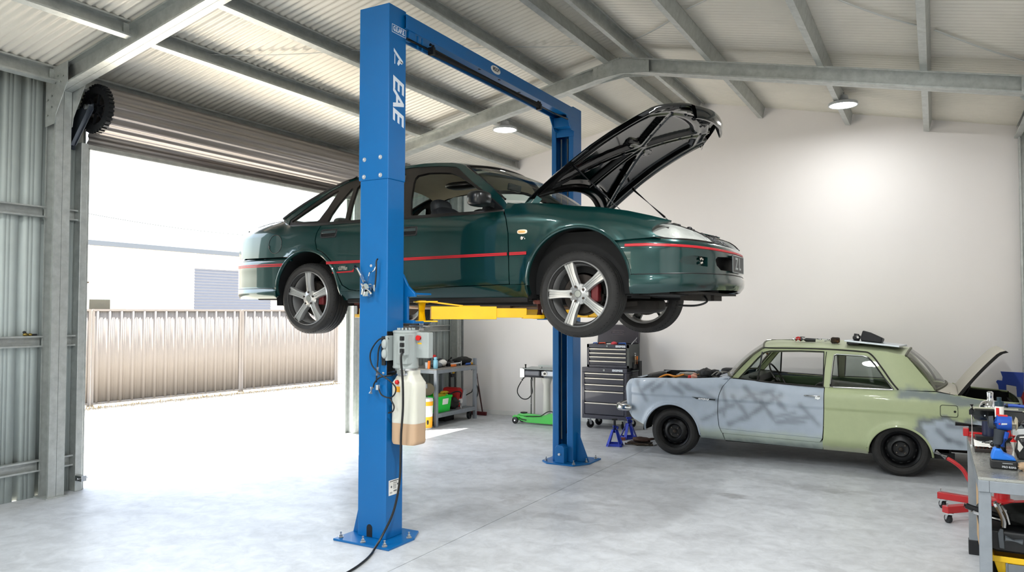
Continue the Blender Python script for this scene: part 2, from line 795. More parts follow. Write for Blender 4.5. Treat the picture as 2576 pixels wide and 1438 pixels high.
def portal(y, off, depth, zc, colx=.1):
    """rafters hang `off` below the roof sheet (centre line)"""
    for sg in (-1, 1):
        xe = XL + .10 if sg < 0 else XR - .10
        g = MB()
        xa = RX + sg * .0
        ibeam(g, (xa, y, RZ - off), (xe, y, zroof(xe) - off), depth, (0, 1, 0))
        # bolted plates at apex and knee
        if sg < 0:
            for yy in (y - .077, y + .077):
                g.plate([(RX - .33, RZ - off - .33 * RS - depth / 2), (RX, RZ - off - depth / 2 - .035), (RX + .33, RZ - off - .33 * RS - depth / 2),
                         (RX + .33, RZ - off - .33 * RS + depth / 2 - .02), (RX, RZ - off + depth / 2 - .02), (RX - .33, RZ - off - .33 * RS + depth / 2 - .02)], 'y', yy - .003, yy + .003)
                for a in (-.28, -.2, -.1, .1, .2, .28):
                    for b in (-.045, .045):
                        zz = RZ - off - abs(a) * RS + b
                        g.cyl((RX + a, yy - .014, zz), (RX + a, yy + .014, zz), .011, n=6)
        struct(g, 'portal_beam', M['galv'], smooth=20)
        g = MB()
        kz = zroof(xe) - off - depth / 2
        for yy in (y - .079, y + .079):
            q = [(xe - sg * -.055, kz + depth), (xe + sg * .055, kz + depth), (xe + sg * .07, kz - .30), (xe - sg * .05, kz - .30), (xe - sg * .08, kz - .26), (xe - sg * .24, kz + .04), (xe - sg * .24, kz + depth * .9)]
            q = [(xe + sg * .07, kz + depth), (xe + sg * .07, kz - .32), (xe - sg * .075, kz - .30), (xe - sg * .09, kz - .22), (xe - sg * .26, kz + .055), (xe - sg * .26, kz + depth + .05)]
            g.plate(q, 'y', yy - .003, yy + .003)
            for a, b in ((-.16, .06), (-.2, .11), (-.08, .06), (.0, .08), (.03, -.08), (-.03, -.15), (.03, -.22), (-.03, -.05), (-.12, .12)):
                g.cyl((xe + sg * a, yy - .014, kz + b), (xe + sg * a, yy + .014, kz + b), .011, n=6)
        struct(g, 'knee_beam', M['galv'], smooth=20)
        g = MB()
        ibeam(g, (xe, y, .012), (xe, y, kz + depth * .6), .15, (0, 1, 0))
        g.box(xe - .12, xe + .10, y - .1, y + .1, .0, .012)
        struct(g, 'portal_column', M['galv'], smooth=20)


portal(3.955, .105, .19, 0)
portal(7.97, .225, .155, 0)
# end-wall frame column in the back corner and right side
for xe in (XL + .1, XR - .1):
    g = MB()
    ibeam(g, (xe, YB - .09, .0), (xe, YB - .09, zroof(xe) - .1), .15, (0, 1, 0), fl=.06)
    struct(g, 'corner_column', M['galv'], smooth=20)


# strap bracing: tensioned thin strips under the sheets
def strap(a, b):
    g = MB()
    n = 60
    A, B = Vector(a), Vector(b)
    side = (B - A).cross(Vector((0, 0, 1))).normalized() * .011
    rows = []
    for i in range(n + 1):
        p = A.lerp(B, i / n)
        p.z = zroof(p.x) - .012 - .02 * sin(pi * i / n)
        rows.append([p - side, p + side])
    g.grid(rows)
    struct(g, 'brace_beam', mat('bright strap', 'C9CCC8', .4, .3), solid=.002)


strap((-5.9, 4.7, 4), (-5.06, 5.62, 4))
strap((-5.0, 5.68, 4), (-3.98, 6.8, 4))
strap((-3.92, 6.86, 4), (-3.23, 7.62, 4))
strap((-2.83, 7.72, 4), (-2.0, 6.8, 4))
strap((-1.94, 6.72, 4), (-.92, 5.6, 4))
strap((-.65, 6.44, 4), (.0, 7.12, 4))
strap((.03, 7.15, 4), (.9, 8.1, 4))


# ribbed wall sheets: outside face at x, ribs stand out of the room
def trimdek(ya, yb, x, sgn, z0, z1, pitch=.19):
    pts = []
    y = ya
    prof = [(0, 0), (.035, 0), (.050, .026), (.082, .026), (.097, 0), (.125, 0), (.130, .004), (.136, 0), (.158, 0), (.163, .004), (.169, 0)]
    while y < yb:
        for a, b in prof:
            if y + a <= yb:
                pts.append((y + a, x + sgn * b))
        y += pitch
    pts.append((yb, x))
    return pts


def wall_sheet(name, segs, x, sgn):
    g = MB()
    for ya, yb, z0, z1 in segs:
        p = trimdek(ya, yb, x, sgn, z0, z1)
        g.grid([[(q[1], q[0], z) for q in p] for z in (z0, z1)])
    return struct(g, name, M['wsheet'], smooth=15, solid=.001)


ze = zroof(XL)
wall_sheet('wall_left', [(YF, 4.27, 0, ze), (7.96, YB, 0, ze), (4.27, 7.96, 3.45, ze)], XL, -1)
# girts on the left wall
for (ya, yb) in ((YF, 3.88), (4.04, 4.22), (8.06, YB - .17)):
    for z in (2.557, 1.392, .287):
        g = MB()
        csec(g, (XL + .002, ya, z), (XL + .002, yb, z), .10, .06, (1, 0, 0), lip=.014)
        struct(g, 'wall_girt_beam', M['galv'], smooth=20)
# cream back wall lining with its top following the roof
g = MB()
g.plate([(XL + .17, 0), (XR, 0), (XR, zroof(XR)), (RX, RZ + .0), (XL + .17, zroof(XL + .17))], 'y', YB, YB + .08)
struct(g, 'wall_back', M['white'], smooth=0)
g = MB()
g.box(XL + .02, XL + .2, YB - .005, YB + .06, 0, zroof(XL + .2))
struct(g, 'trim_1', M['galvd'], smooth=0)
g = MB()
g.box(XL + .2, XR, YB - .014, YB, 0, .075)
struct(g, 'baseboard_back', M['trim'], bevel=.003)
g = MB()
g.box(XR, XR + .08, YF, YB + .08, 0, zroof(XR))
struct(g, 'wall_right', M['white'], smooth=0)
# the gable end behind the camera: unseen, with an opening added to let in sky light
g = MB()
DX0, DX1, DZ = -5.7, -3.3, 3.0
g.plate([(XL, 0), (DX0, 0), (DX0, DZ), (DX1, DZ), (DX1, 0), (XR, 0), (XR, zroof(XR)), (RX, RZ), (XL, zroof(XL))], 'y', YF - .06, YF)
struct(g, 'wall_front', M['wsheet'], smooth=0)

# door jamb tracks of the roller door
JY0, JY1 = 4.27, 7.96
door = MB()
for y, s in ((JY0, -1), (JY1, 1)):
    pass
g = MB()
g.box(XL + .0, XL + .10, JY0 - .1, JY0 - .035, 0, 3.24)
g.box(XL + .0, XL + .012, JY0 - .035, JY0, 0, 3.2)
g.box(XL + .06, XL + .072, JY0 - .04, JY0, 0, 3.2)
d1 = struct(g, 'door_1', M['galv'], smooth=0, bevel=.004)
g = MB()
g.box(XL + .0, XL + .10, JY1 + .035, JY1 + .08, 0, 3.24)
g.box(XL + .0, XL + .012, JY1, JY1 + .035, 0, 3.2)
g.box(XL + .06, XL + .072, JY1, JY1 + .04, 0, 3.2)
g.build('track', M['galv'], d1, smooth=0, bevel=.004)
# curtain: ribbed strip hanging from the roll, bottom rail
RCX, RCZ, RR = XL + .30, 3.53, .215


def ribprof(n, amp):
    return [amp * max(-1, min(1, 1.8 * sin(2 * pi * k / 10))) for k in range(n)]


g = MB()
ya, yb = JY0 - .06, JY1 + .06
prof = []
N_ = 150
for k in range(N_):
    a = 2 * pi * k / N_
    rr = RR + .009 * max(-1, min(1, 1.7 * sin(a * 15)))
    prof.append((rr, a))
for e in (ya, yb):
    pass
g.grid([[(RCX + r * cos(a), y, RCZ + r * sin(a)) for (r, a) in prof] for y in (ya, yb)], cu=True)
for y in (ya, yb):
    c = g.bm.verts.new((RCX, y, RCZ))
g.build('roll', M['curtain'], d1, smooth=50)
g = MB()
zs = [3.46 - .0075 * k for k in range(34)]
xs0 = RCX - RR + .02
rows = []
for y in (JY0 - .01, JY1 + .01):
    rows.append([(XL + .036 + max(0, (z - 3.25)) * .25 + .009 * max(-1, min(1, 1.7 * sin(2 * pi * (z - 3.2) / .075))), y, z) for z in zs])
g.grid(rows)
g.build('curtain', M['curtain'], d1, smooth=50, solid=.002)
g = MB()
g.box(XL + .02, XL + .055, JY0 - .01, JY1 + .01, 3.205, 3.245)
g.box(XL + .0, XL + .085, JY0 - .01, JY1 + .01, 3.19, 3.205)
g.build('bottom_rail', M['galv'], d1, smooth=0, bevel=.003)
# drum wheel on the near end, axle, bracket
g = MB()
cy_ = JY0 - .085
for k in range(36):
    a = 2 * pi * k / 36
    g.cbox((RCX + (RR + .0) * cos(a), cy_, RCZ + RR * sin(a)), (.03, .05, .02), Matrix.Rotation(-a, 3, 'Y'))
g.lathe([(RR - .07, -.02), (RR + .004, -.02), (RR + .004, .02), (RR - .07, .02)], (RCX, cy_, RCZ), (0, 1, 0), 48, closed=True)
for k in range(6):
    a = 2 * pi * k / 6 + .2
    g.bar((RCX + .03 * cos(a), cy_, RCZ + .03 * sin(a)), (RCX + (RR - .05) * cos(a), cy_, RCZ + (RR - .05) * sin(a)), .012, .02, (0, 1, 0))
g.lathe([(.0, -.03), (.05, -.03), (.05, .03), (.0, .03)], (RCX, cy_, RCZ), (0, 1, 0), 20)
g.build('drum_wheel', M['blackm'], d1, smooth=30)
g = MB()
g.cyl((RCX, JY0 - .20, RCZ), (RCX, JY0 - .05, RCZ), .024)
g.cbox((RCX, JY0 - .17, RCZ), (.05, .03, .05))
g.build('axle', M['steel'], d1)
g = MB()
yy = JY0 - .155
g.plate([(XL + .03, RCZ + .12), (XL + .06, RCZ + .12), (XL + .06, RCZ + .0), (XL + .36, RCZ + .03), (XL + .36, RCZ - .03), (XL + .1, RCZ - .33), (XL + .03, RCZ - .33)], 'y', yy - .004, yy + .004)
g.bar((XL + .36, yy - .02, RCZ - .0), (XL + .08, yy - .02, RCZ - .33), .006, .045, (0, 1, 0))
g.box(XL + .03, XL + .05, yy - .05, yy + .03, RCZ - .36, RCZ + .16)
g.build('bracket', mat('dark steel bracket', '3A4048', .45, .5), d1, smooth=0, bevel=.002)
# latch at the foot of the near track and a lug
g = MB()
g.box(XL + .10, XL + .2, JY0 - .10, JY0 - .05, .10, .15)
g.cyl((XL + .16, JY0 - .12, .125), (XL + .16, JY0 - .02, .125), .012)
g.build('latch', M['steel'], d1, bevel=.002)

# ================================================================ the yard
g = MB()
g.box(-60, XL - .02, -40, 60, -.2, -.02)
g.box(XL - .02, 40, -40, YF, -.2, -.02)
struct(g, 'ground', mat('sunlit concrete yard', 'BDB6A9', .85, var=.05, vs=2.0, dirt='9C8F7A', ds=.8, dlo=.62, dhi=.85), smooth=0, base=(-20, 0, 0))

# sheet fence along the yard
f0, f1 = Vector((-13.4, 2.2, 0)), Vector((-12.23, 13.45, 0))
fd = (f1 - f0).normalized()
fn = Vector((fd.y, -fd.x, 0))
FL = (f1 - f0).length
fence = thing('fence', ((f0 + f1) / 2), 'pale sheet metal fence standing across the sunlit yard', 'fence')
FM = mat('cream fence sheet', '807973', .7, 0, var=.04, vs=2)
posts = [0, .34, 2.7, 5.15, 8.2, FL]
ends = [0, 2.55, 5.75, 8.75, FL]
for k in range(4):
    a, b = ends[k] + .03, ends[k + 1] - .03
    g = MB()
    p = trimdek(a, b, 0, -1, 0, 0, .21)
    g.grid([[f0 + fd * q[0] + fn * (-q[1] * 1.2) + Vector((0, 0, z)) for q in p] for z in (.06, 1.66)])
    g.bar(f0 + fd * a + Vector((0, 0, 1.675)), f0 + fd * b + Vector((0, 0, 1.675)), .05, .035)
    g.bar(f0 + fd * a + Vector((0, 0, .05)), f0 + fd * b + Vector((0, 0, .05)), .05, .035)
    g.build('panel', FM, fence, smooth=15, solid=.0012)
for k in range(5):
    g = MB()
    p = f0 + fd * ends[k]
    for o in (-.03, .03):
        g.bar(p + fd * o, p + fd * o + Vector((0, 0, 1.69)), .045, .03, fn)
    g.build('post', FM, fence, smooth=0)
# dry grass along its foot
g = MB()
for i in range(2600):
    t = random.random() * FL
    p = f0 + fd * t + fn * random.uniform(.02, .38) * random.random()
    a = random.random() * 6.28
    hgt = random.uniform(.02, .10) * (1.6 if random.random() < .1 else 1)
    w = Vector((cos(a), sin(a), 0)) * .005
    tip = p + Vector((random.uniform(-.05, .05), random.uniform(-.05, .05), hgt - .02))
    p.z = -.02
    v = [g.bm.verts.new(q) for q in (p - w, p + w, tip)]
    g.face(v)
tag(g.build('dry_grass', mat('dry grass', 'A8926A', .9, var=.3, vs=3), fixn=False), 'dry grass and weeds along the foot of the sheet fence', 'grass', kind='stuff')

# neighbouring shed
sh = thing('neighbouring_shed', (-24, 17, -.02), 'cream metal shed behind the fence with a grey roller door', 'shed')
CW = mat('cream cladding', 'E6DCCB', .6, var=.03)
g = MB()
SX = -22
p = trimdek(6.0, 23.6, SX, 1, 0, 0, .25)
# cladding with a door opening and a window opening
def clad(ya, yb, z0, z1):
    q = [r for r in p if ya <= r[0] <= yb]
    g.grid([[(r[1], r[0], z) for r in q] for z in (z0, z1)])
clad(6.0, 13.44, 0, 3.62)
clad(13.44, 14.75, 2.48, 3.62)
clad(13.44, 14.75, 0, 1.2)
clad(14.75, 17.2, 0, 3.62)
clad(17.2, 20.6, 3.12, 3.62)
clad(20.6, 23.6, 0, 3.62)
g.box(SX - 6, SX - .05, 23.56, 23.6, 0, 3.7)
g.box(SX - 6, SX - .05, 6, 6.04, 0, 3.7)
g.build('wall', CW, sh, smooth=15, fixn=False)
g = MB()
g.box(SX - .02, SX + .14, 5.9, 23.7, 3.62, 3.76)
g.prism([(SX - .03, 3.78), (SX - 6, 4.6), (SX - 6, 4.55), (SX - .03, 3.72)], lambda a, b: (a, 5.9, b), lambda a, b: (a, 23.7, b))
g.build('roof', mat('grey blue roof', '62686F', .6), sh, smooth=0)
g = MB()
zz = [.0 + k * .0125 for k in range(250)]
g.grid([[(SX - .03 + .014 * sin(2 * pi * z / .1), y, z) for z in zz] for y in (17.2, 20.6)])
g.build('roller_door', mat('blue grey roller slats', '6B6F79', .6), sh, smooth=50)
w = MB()
for a in ((13.44, 13.5, 1.2, 2.48), (14.69, 14.75, 1.2, 2.48), (13.5, 14.69, 2.42, 2.48), (13.5, 14.69, 1.2, 1.26)):
    w.box(SX - .04, SX + .03, *a)
wf = w.build('window', M['trim'], sh, smooth=0)
g = MB()
g.box(SX - .02, SX - .012, 13.5, 14.69, 1.26, 2.42)
g.build('pane', glass('shed glass', refl=.5), wf, smooth=0)
g = MB()
ys = [13.5 + k * .02 for k in range(60)]
g.grid([[(SX - .12 + .02 * sin(y * 40), y, z) for y in ys] for z in (2.0, 2.42)])
g.build('curtain', M['whitep'], wf, smooth=60)
g = MB()
g.box(SX - 2, SX - 1.9, 13, 15.4, .5, 2.6)
g.build('back_wall', mat('shed inner wall', '5B4636', .8, var=.2), sh, smooth=0)
# overhead cable
g = MB()
g.tube([Vector((-30, 12 + 24 * t, 6.3 - .9 * 4 * t * (1 - t))) for t in [i / 20 for i in range(21)]], .012, 5)
tag(g.build('overhead_cable', M['hose']), 'thin overhead cable crossing the white sky above the shed', 'cable')

# ================================================================ lamps
for i, (x, y, z) in enumerate(((-4.84, 8.46, 4.015), (-.89, 9.4, 4.04), (-4.2, 1.6, 4.28), (-.89, 2.0, 4.04), (-3.9, -1.4, 4.3), (-.89, -1.4, 4.04), (-.89, 5.2, 4.04))):  # first two hang in view; the others are unseen, added for fill light
    lab = ['round highbay lamp lit near the left slope behind the beam of the blue lift', 'round highbay lamp lit above the old green car',
           'unseen highbay fill lamp added over the front bay by the left wall', 'unseen highbay fill lamp added over the front bay by the right wall',
           'unseen highbay fill lamp added just inside the front gable opening', 'unseen highbay fill lamp added in the front right corner', 'unseen highbay fill lamp added over the middle bay near the right wall'][i]
    zt = zroof(x) - .03
    t = thing('highbay_lamp', (x, y, z), lab, 'lamp', 'round highbay lamps under the purlins')
    g = MB()
    g.lathe([(0, .115), (.05, .115), (.06, .07), (.10, .05), (.155, .03), (.16, .0), (.145, .0)], (x, y, z), (0, 0, 1), 40)
    g.build('housing', mat('lamp housing grey', 'C4C8CB', .4, .3), t)
    g = MB()
    g.lathe([(0, -.006), (.12, -.004), (.148, .004)], (x, y, z), (0, 0, 1), 40)
    g.build('diffuser', M['led'], t)
    g = MB()
    g.tube([(x, y, z + .11), (x + .01, y, z + .15), (x - .01, y, zt)], .006, 6)
    g.build('hook', M['steel'], t)
    lt = bpy.data.objects.new('highbay_light', bpy.data.lights.new('highbay_light', 'AREA'))
    lt.data.shape = 'DISK'
    lt.data.size = .26
    lt.data.energy = 11 if y > 6 else (20 if y > 5 else (28 if x < -2 else 60))
    lt.data.color = (.96, .985, 1)
    lt.location = (x, y, z - .012)
    COL.objects.link(lt)

# ================================================================ two-post lift
lift = thing('vehicle_lift', (-3.62, 6.05, 0), 'blue two-post vehicle lift with yellow arms holding up the dark green sedan', 'car lift')


def cpost(x0, x1, ya, yb, z0, z1, t, lip, sy):
    """box channel open towards sy, ya is the closed side, yb the open side"""
    m = MB()
    P = [(x0, yb), (x0, ya), (x1, ya), (x1, yb), (x1 - lip, yb), (x1 - lip, yb - sy * t), (x1 - t, yb - sy * t),
         (x1 - t, ya + sy * t), (x0 + t, ya + sy * t), (x0 + t, yb - sy * t), (x0 + lip, yb - sy * t), (x0 + lip, yb)]
    m.plate(P, 'z', z0, z1)
    return m


BV = dict(smooth=0, bevel=.005)
for (ya, yb, sy, xa, xb) in ((4.36, 4.565, 1, -3.757, -3.478), (7.82, 7.6, -1, -3.742, -3.475)):
    lower = cpost(xa + .010, xb - .008, ya + sy * .008, yb, .015, 2.7, .012, .075, sy).build('post', M['blue'], lift, smooth=0, bevel=.006)
    m = cpost(xa, xb, ya, yb + sy * .0, 2.64, 3.94, .010, .07 if sy > 0 else .055, sy)
    m.box(xa, xb, min(ya, yb), max(ya, yb), 3.93, 3.942)
    up_ = m.build('post_extension', M['blue'], lift, smooth=0, bevel=.006)
    if sy > 0:
        for (x, z) in ((-3.702, 2.796), (-3.551, 2.802), (-3.705, 2.667), (-3.55, 2.669)):
            b = MB()
            b.cyl((x, ya, z), (x, ya - .004, z), .016)
            b.lathe([(0, .016), (.007, .014), (.012, .006), (.0125, .002)], (x, ya, z), (0, -1, 0), 16)
            b.build('bolt', M['bolt'], up_)
    # base plate with bolts and gusset
    b = MB()
    if sy > 0:
        pl = [(-3.85, 4.22), (-3.34, 4.22), (-3.34, 4.52), (-3.42, 4.68), (-3.80, 4.68), (-3.85, 4.6)]
        an = [(-3.82, 4.27), (-3.60, 4.255), (-3.40, 4.25), (-3.375, 4.5), (-3.8, 4.6)]
    else:
        pl = [(-3.84, 7.56), (-3.74, 7.46), (-3.42, 7.46), (-3.31, 7.66), (-3.31, 7.98), (-3.84, 7.98)]
        an = [(-3.79, 7.56), (-3.36, 7.68), (-3.35, 7.92), (-3.80, 7.9), (-3.43, 7.5)]
    b.plate(pl, 'z', 0.0, .016)
    bp = b.build('base_plate', M['blue'], lift, smooth=0, bevel=.003)
    for x, y in an:
        b = MB()
        b.cyl((x, y, .016), (x, y, .022), .02)
        b.cyl((x, y, .02), (x, y, .036), .014, n=6)
        b.cyl((x, y, .03), (x, y, .058), .008)
        b.build('anchor_bolt', M['bolt'], bp)
    b = MB()
    if sy > 0:
        b.plate([(-3.75, .016), (-3.75, .27), (-3.775, .27), (-3.842, .016)], 'y', 4.43, 4.44)
        b.build('gusset', M['blue'], lift, smooth=0, bevel=.002)
        b = MB()
        b.plate([(-3.75, .016), (-3.75, .27), (-3.775, .27), (-3.842, .016)], 'y', 4.53, 4.54)
    else:
        b.plate([(xb - .008, .016), (xb - .008, .33), (xb + .02, .32), (-3.335, .016)], 'y', 7.70, 7.71)
        b.build('gusset', M['blue'], lift, smooth=0, bevel=.002)
        b = MB()
        b.plate([(xa, .016), (xa, .30), (xa - .02, .30), (xa - .09, .016)], 'y', 7.80, 7.81)
    b.build('gusset', M['blue'], lift, smooth=0, bevel=.002)

# near post: slot at the foot, labels
b = MB()
sl = [(-3.634 + .026 * cos(t), .085 + .026 * sin(t)) for t in [pi * k / 10 for k in range(11)]] + [(-3.66, .02), (-3.608, .02)]
b.plate(sl, 'y', 4.366, 4.3665)
b.build('cable_slot', M['black'], lift, smooth=0)
FXP = -3.478
txm = basis((FXP + .0006, 4.468, 3.255), (0, 0, -1), (0, 1, 0))
pn = bpy.data.objects['post_extension']
text('EAE', 'lettering', M['signw'], pn, .178, txm, .0004, sx=1.16, shear=.28, bold=.004)
b = MB()


def lab(poly):          # (down, across) on the +X face, origin at z=3.56
    b.prism(poly, lambda d, a: (FXP, 4.435 + a * .85, 3.62 - d * .85), lambda d, a: (FXP + .001, 4.435 + a * .85, 3.62 - d * .85))


lab([(0, -.022), (.028, -.022), (.105, .085), (.105, .108), (.085, .108)])
lab([(.045, -.012), (.052, -.012), (.135, -.012), (.135, -.003), (.055, -.003)])
lab([(.10, .105), (.118, .09), (.112, .07), (.140, .045), (.126, .025), (.085, .045), (.092, .085)])
b.build('lettering', M['signw'], pn, smooth=0)
# framed plate near the top
b = MB()
z0, y0 = 3.735, 4.392
for (a, c, d, e) in ((0, .17, 0, .004), (0, .17, .058, .062), (0, .004, 0, .062), (.166, .17, 0, .062)):
    b.box(FXP, FXP + .001, y0 + a, y0 + c, z0 + d, z0 + e)
fr = b.build('lettering', M['signw'], pn, smooth=0)
text('G.E.AB.E.', 'lettering', M['signw'], pn, .05, basis((FXP + .0006, y0 + .085, z0 + .031), (0, 1, 0), (0, 0, 1)), .0004, sx=.72, bold=.002)
# specification sticker
b = MB()
b.box(-3.486, -3.4845, 4.40, 4.525, .325, .435)
st = b.build('sticker', M['whitep'], lift, smooth=0)
b = MB()
for k, (a, c, z, hh) in enumerate(((.012, .112, .422, .006), (.05, .10, .408, .004), (.05, .085, .396, .003), (.05, .085, .388, .003), (.05, .085, .38, .003), (.05, .085, .371, .003),
                                   (.012, .04, .345, .003), (.012, .04, .339, .003), (.095, .112, .39, .012), (.055, .095, .348, .008))):
    b.box(-3.4845, -3.484, 4.40 + a, 4.40 + c, z, z + hh)
b.cyl((-3.4845, 4.43, .385), (-3.484, 4.43, .385), .008, n=14)
b.build('print', mat('label print', '55585A', .6), st, smooth=0)

# overhead beam: channel open at the bottom, end bracket, oval badge, limit bar
b = MB()
X0, X1, Z0, Z1 = -3.665, -3.45, 3.80, 3.91
b.plate([(X0, Z0), (X0, Z1), (X1, Z1), (X1, Z0), (X1 - .02, Z0), (X1 - .02, Z0 + .006), (X1 - .007, Z0 + .006), (X1 - .007, Z1 - .007), (X0 + .007, Z1 - .007), (X0 + .007, Z0 + .006), (X0 + .02, Z0 + .006), (X0 + .02, Z0)], 'y', 4.53, 7.62)
b.box(X0 + .006, X1 - .006, 4.56, 7.60, Z0 + .03, Z0 + .036)
beam = b.build('crossbeam', M['blue'], lift, smooth=0, bevel=.003)
b = MB()
b.plate([(7.38, 3.80), (7.60, 3.80), (7.60, 3.66), (7.5, 3.66), (7.46, 3.70)], 'x', X1 - .01, X1)
b.plate([(7.38, 3.80), (7.60, 3.80), (7.60, 3.66), (7.5, 3.66), (7.46, 3.70)], 'x', X0, X0 + .01)
b.box(X0, X1 - .02, 7.47, 7.60, 3.695, 3.80)
b.box(X0 - .01, X1 - .012, 7.585, 7.6, 3.61, 3.70)
b.build('beam_bracket', M['blue'], lift, smooth=0, bevel=.003)
b = MB()
b.box(X1 - .08, X1 - .01, 4.58, 4.66, 3.74, 3.80)
b.box(X1 - .03, X1 - .02, 4.70, 4.715, 3.70, 3.80)
b.box(X1 - .03, X1 - .02, 4.76, 4.775, 3.70, 3.80)
b.build('beam_bracket', M['blue'], lift, smooth=0, bevel=.002)
b = MB()
b.lathe([(0, .004), (.92, .003), (1, 0)], (0, 0, 0), (1, 0, 0), 30)
bmesh.ops.scale(b.bm, vec=(1, .085, .036), verts=b.bm.verts[:])
b.xf(Matrix.Translation((X1, 5.86, 3.856)))
bd = b.build('badge', M['whitep'], beam, smooth=30)
text('M2O8', 'lettering', mat('label print', '55585A'), bd if False else beam, .045, basis((X1 + .0045, 5.86, 3.856), (0, 1, 0), (0, 0, 1)), .0004, bold=.002)
b = MB()
for (x, y) in ((-3.52, 5.7), (-3.56, 6.5), (-3.52, 6.05)):
    b.cyl((x, y, Z0 + .029), (x, y, Z0 + .0295), .018, n=14)
b.build('hole', mat('dark hole', '0C1420', .8), beam, smooth=0)
b = MB()
b.tube([(-3.45, 4.54, 3.722), (-3.45, 4.87, 3.724)], .011, 8)
b.build('limit_bar', M['blackm'], lift)
b = MB()
b.tube([(-3.45, 6.72, 3.735), (-3.46, 7.10, 3.745), (-3.46, 7.48, 3.76)], .010, 8)
bar = b.build('limit_bar', M['blackm'], lift)
b = MB()
b.tube([(-3.45, 4.87, 3.724), (-3.45, 6.72, 3.735)], .026, 14)
b.build('foam_sleeve', mat('black foam', '161616', .85), bar)
b = MB()
for y in (4.86, 6.72):
    b.cbox((-3.45, y, 3.724), (.05, .03, .06))
    b.cyl((-3.45, y - .02, 3.77), (-3.45, y + .02, 3.77), .012)
b.build('clamp', M['blackm'], bar, smooth=0)

# inside of the far post: rods, screw nut cover, dark liner
b = MB()
b.tube([(-3.648, 7.655, .25), (-3.648, 7.655, 3.6)], .009, 10)
b.build('cable', M['lgrey'], lift)
b = MB()
b.tube([(-3.572, 7.66, .25), (-3.572, 7.66, 3.6)], .009, 10)
b.build('cable', M['lgrey'], lift)
b = MB()
b.tube([(-3.61, 7.76, .3), (-3.61, 7.76, 2.0)], .03, 16)
b.build('cylinder', M['blackm'], lift)
b = MB()
b.prism([(-.055, 0), (.055, 0), (.055, .16), (.03, .19), (-.03, .19), (-.055, .16)], lambda a, z: (-3.60 + a, 7.50, .016 + z), lambda a, z: (-3.60 + a, 7.62, .016 + z))
cv = b.build('pulley_cover', M['blue'], lift, smooth=0, bevel=.003)
b = MB()
b.cyl((-3.60, 7.485, .11), (-3.60, 7.5, .11), .014, n=6)
b.build('bolt', M['bolt'], cv, smooth=0)

# carriages and arms
def arm(pv, pad, z, sgn, seg=.62, w=.10, hgt=.10):
    """telescopic arm from pivot to pad"""
    pv, pad = Vector((*pv, z)), Vector((*pad, z))
    d = (pad - pv).normalized()
    L = (pad - pv).length
    m = MB()
    m.bar(pv + d * .07, pv + d * (L * seg), w, hgt)
    # pivot ears and pin
    for dz in (-.065, .085):
        m.lathe([(0, -.006), (.065, -.006), (.065, .006), (0, .006)], pv + Vector((0, 0, dz)), (0, 0, 1), 24)
        m.bar(pv + Vector((0, 0, dz)), pv + d * .12 + Vector((0, 0, dz)), .11, .012)
    m.cyl(pv + Vector((0, 0, -.075)), pv + Vector((0, 0, .095)), .036)
    m.box(pv.x - .05, pv.x + .06, pv.y - .012, pv.y + .012, z + .075, z + .091)
    a_ = m.build('lifting_arm', M['yellow'], lift, smooth=30, bevel=.003)
    m = MB()
    m.bar(pv + d * .06 + Vector((0, 0, .085)), pv + d * (L * seg * .55) + Vector((0, 0, hgt / 2 + .004)), .035, .012)
    m.bar(pv + d * (L * seg * .5) + Vector((0, 0, hgt / 2 + .003)), pv + d * (L * seg * .78) + Vector((0, 0, hgt / 2 + .003)), .05, .008)
    m.build('brace', M['yellow'], a_, smooth=0, bevel=.002)
    m = MB()
    m.bar(pv + d * (L * seg - .02), pv + d * (L * .88), w * .74, hgt * .74)
    m.bar(pv + d * (L * .85) + Vector((0, 0, -.03)), pv + d * (L + .03) + Vector((0, 0, -.03)), w * .8, .03)
    m.build('arm_extension', M['yellow'], a_, smooth=0, bevel=.003)
    m = MB()
    m.cyl(pad + Vector((0, 0, -.02)), pad + Vector((0, 0, .07)), .026)
    m.lathe([(0, .07), (.05, .07), (.055, .09), (.05, .10), (0, .10)], pad, (0, 0, 1), 20)
    m.build('arm_pad', mat('rusty pad', '5A2A20', .7, var=.2, vs=20), a_)
    return a_


for sy, y0 in ((1, 4.56), (-1, 7.60)):
    def yy(a):
        return y0 + sy * a
    b = MB()
    x0, x1 = -3.80, -3.42
    b.box(-3.70, -3.53, *sorted((yy(-.12), yy(.05))), 1.45, 2.0)
    b.plate([(-3.66, 1.95), (-3.52, 1.95), (-3.47, 1.86), (-3.40, 1.80), (-3.40, 1.775), (x1 - .05, 1.775), (x1 - .05, 1.60), (-3.41, 1.60), (-3.41, 1.575), (-3.80, 1.575), (-3.80, 1.80)], 'y', *sorted((yy(.03), yy(.055))))
    b.box(x0, -3.405, *sorted((yy(.05), yy(.25))), 1.79, 1.806)
    b.box(x0, -3.405, *sorted((yy(.05), yy(.25))), 1.575, 1.592)
    b.build('carriage', M['blue'], lift, smooth=0, bevel=.004)
    arm((-3.455, yy(.19)), (-2.74, yy(.79)), 1.655, 1)
    arm((-3.74, yy(.19)), (-4.62, yy(.83)), 1.655, -1)
    b = MB()
    b.tube([(-3.50, yy(.10), 1.558), (-3.43, yy(.17), 1.555), (-3.42, yy(.25), 1.55)], .006, 6)
    b.cyl((-3.455, yy(.19), 1.52), (-3.455, yy(.19), 1.58), .02)
    b.build('lock_pin', M['bolt'], lift)

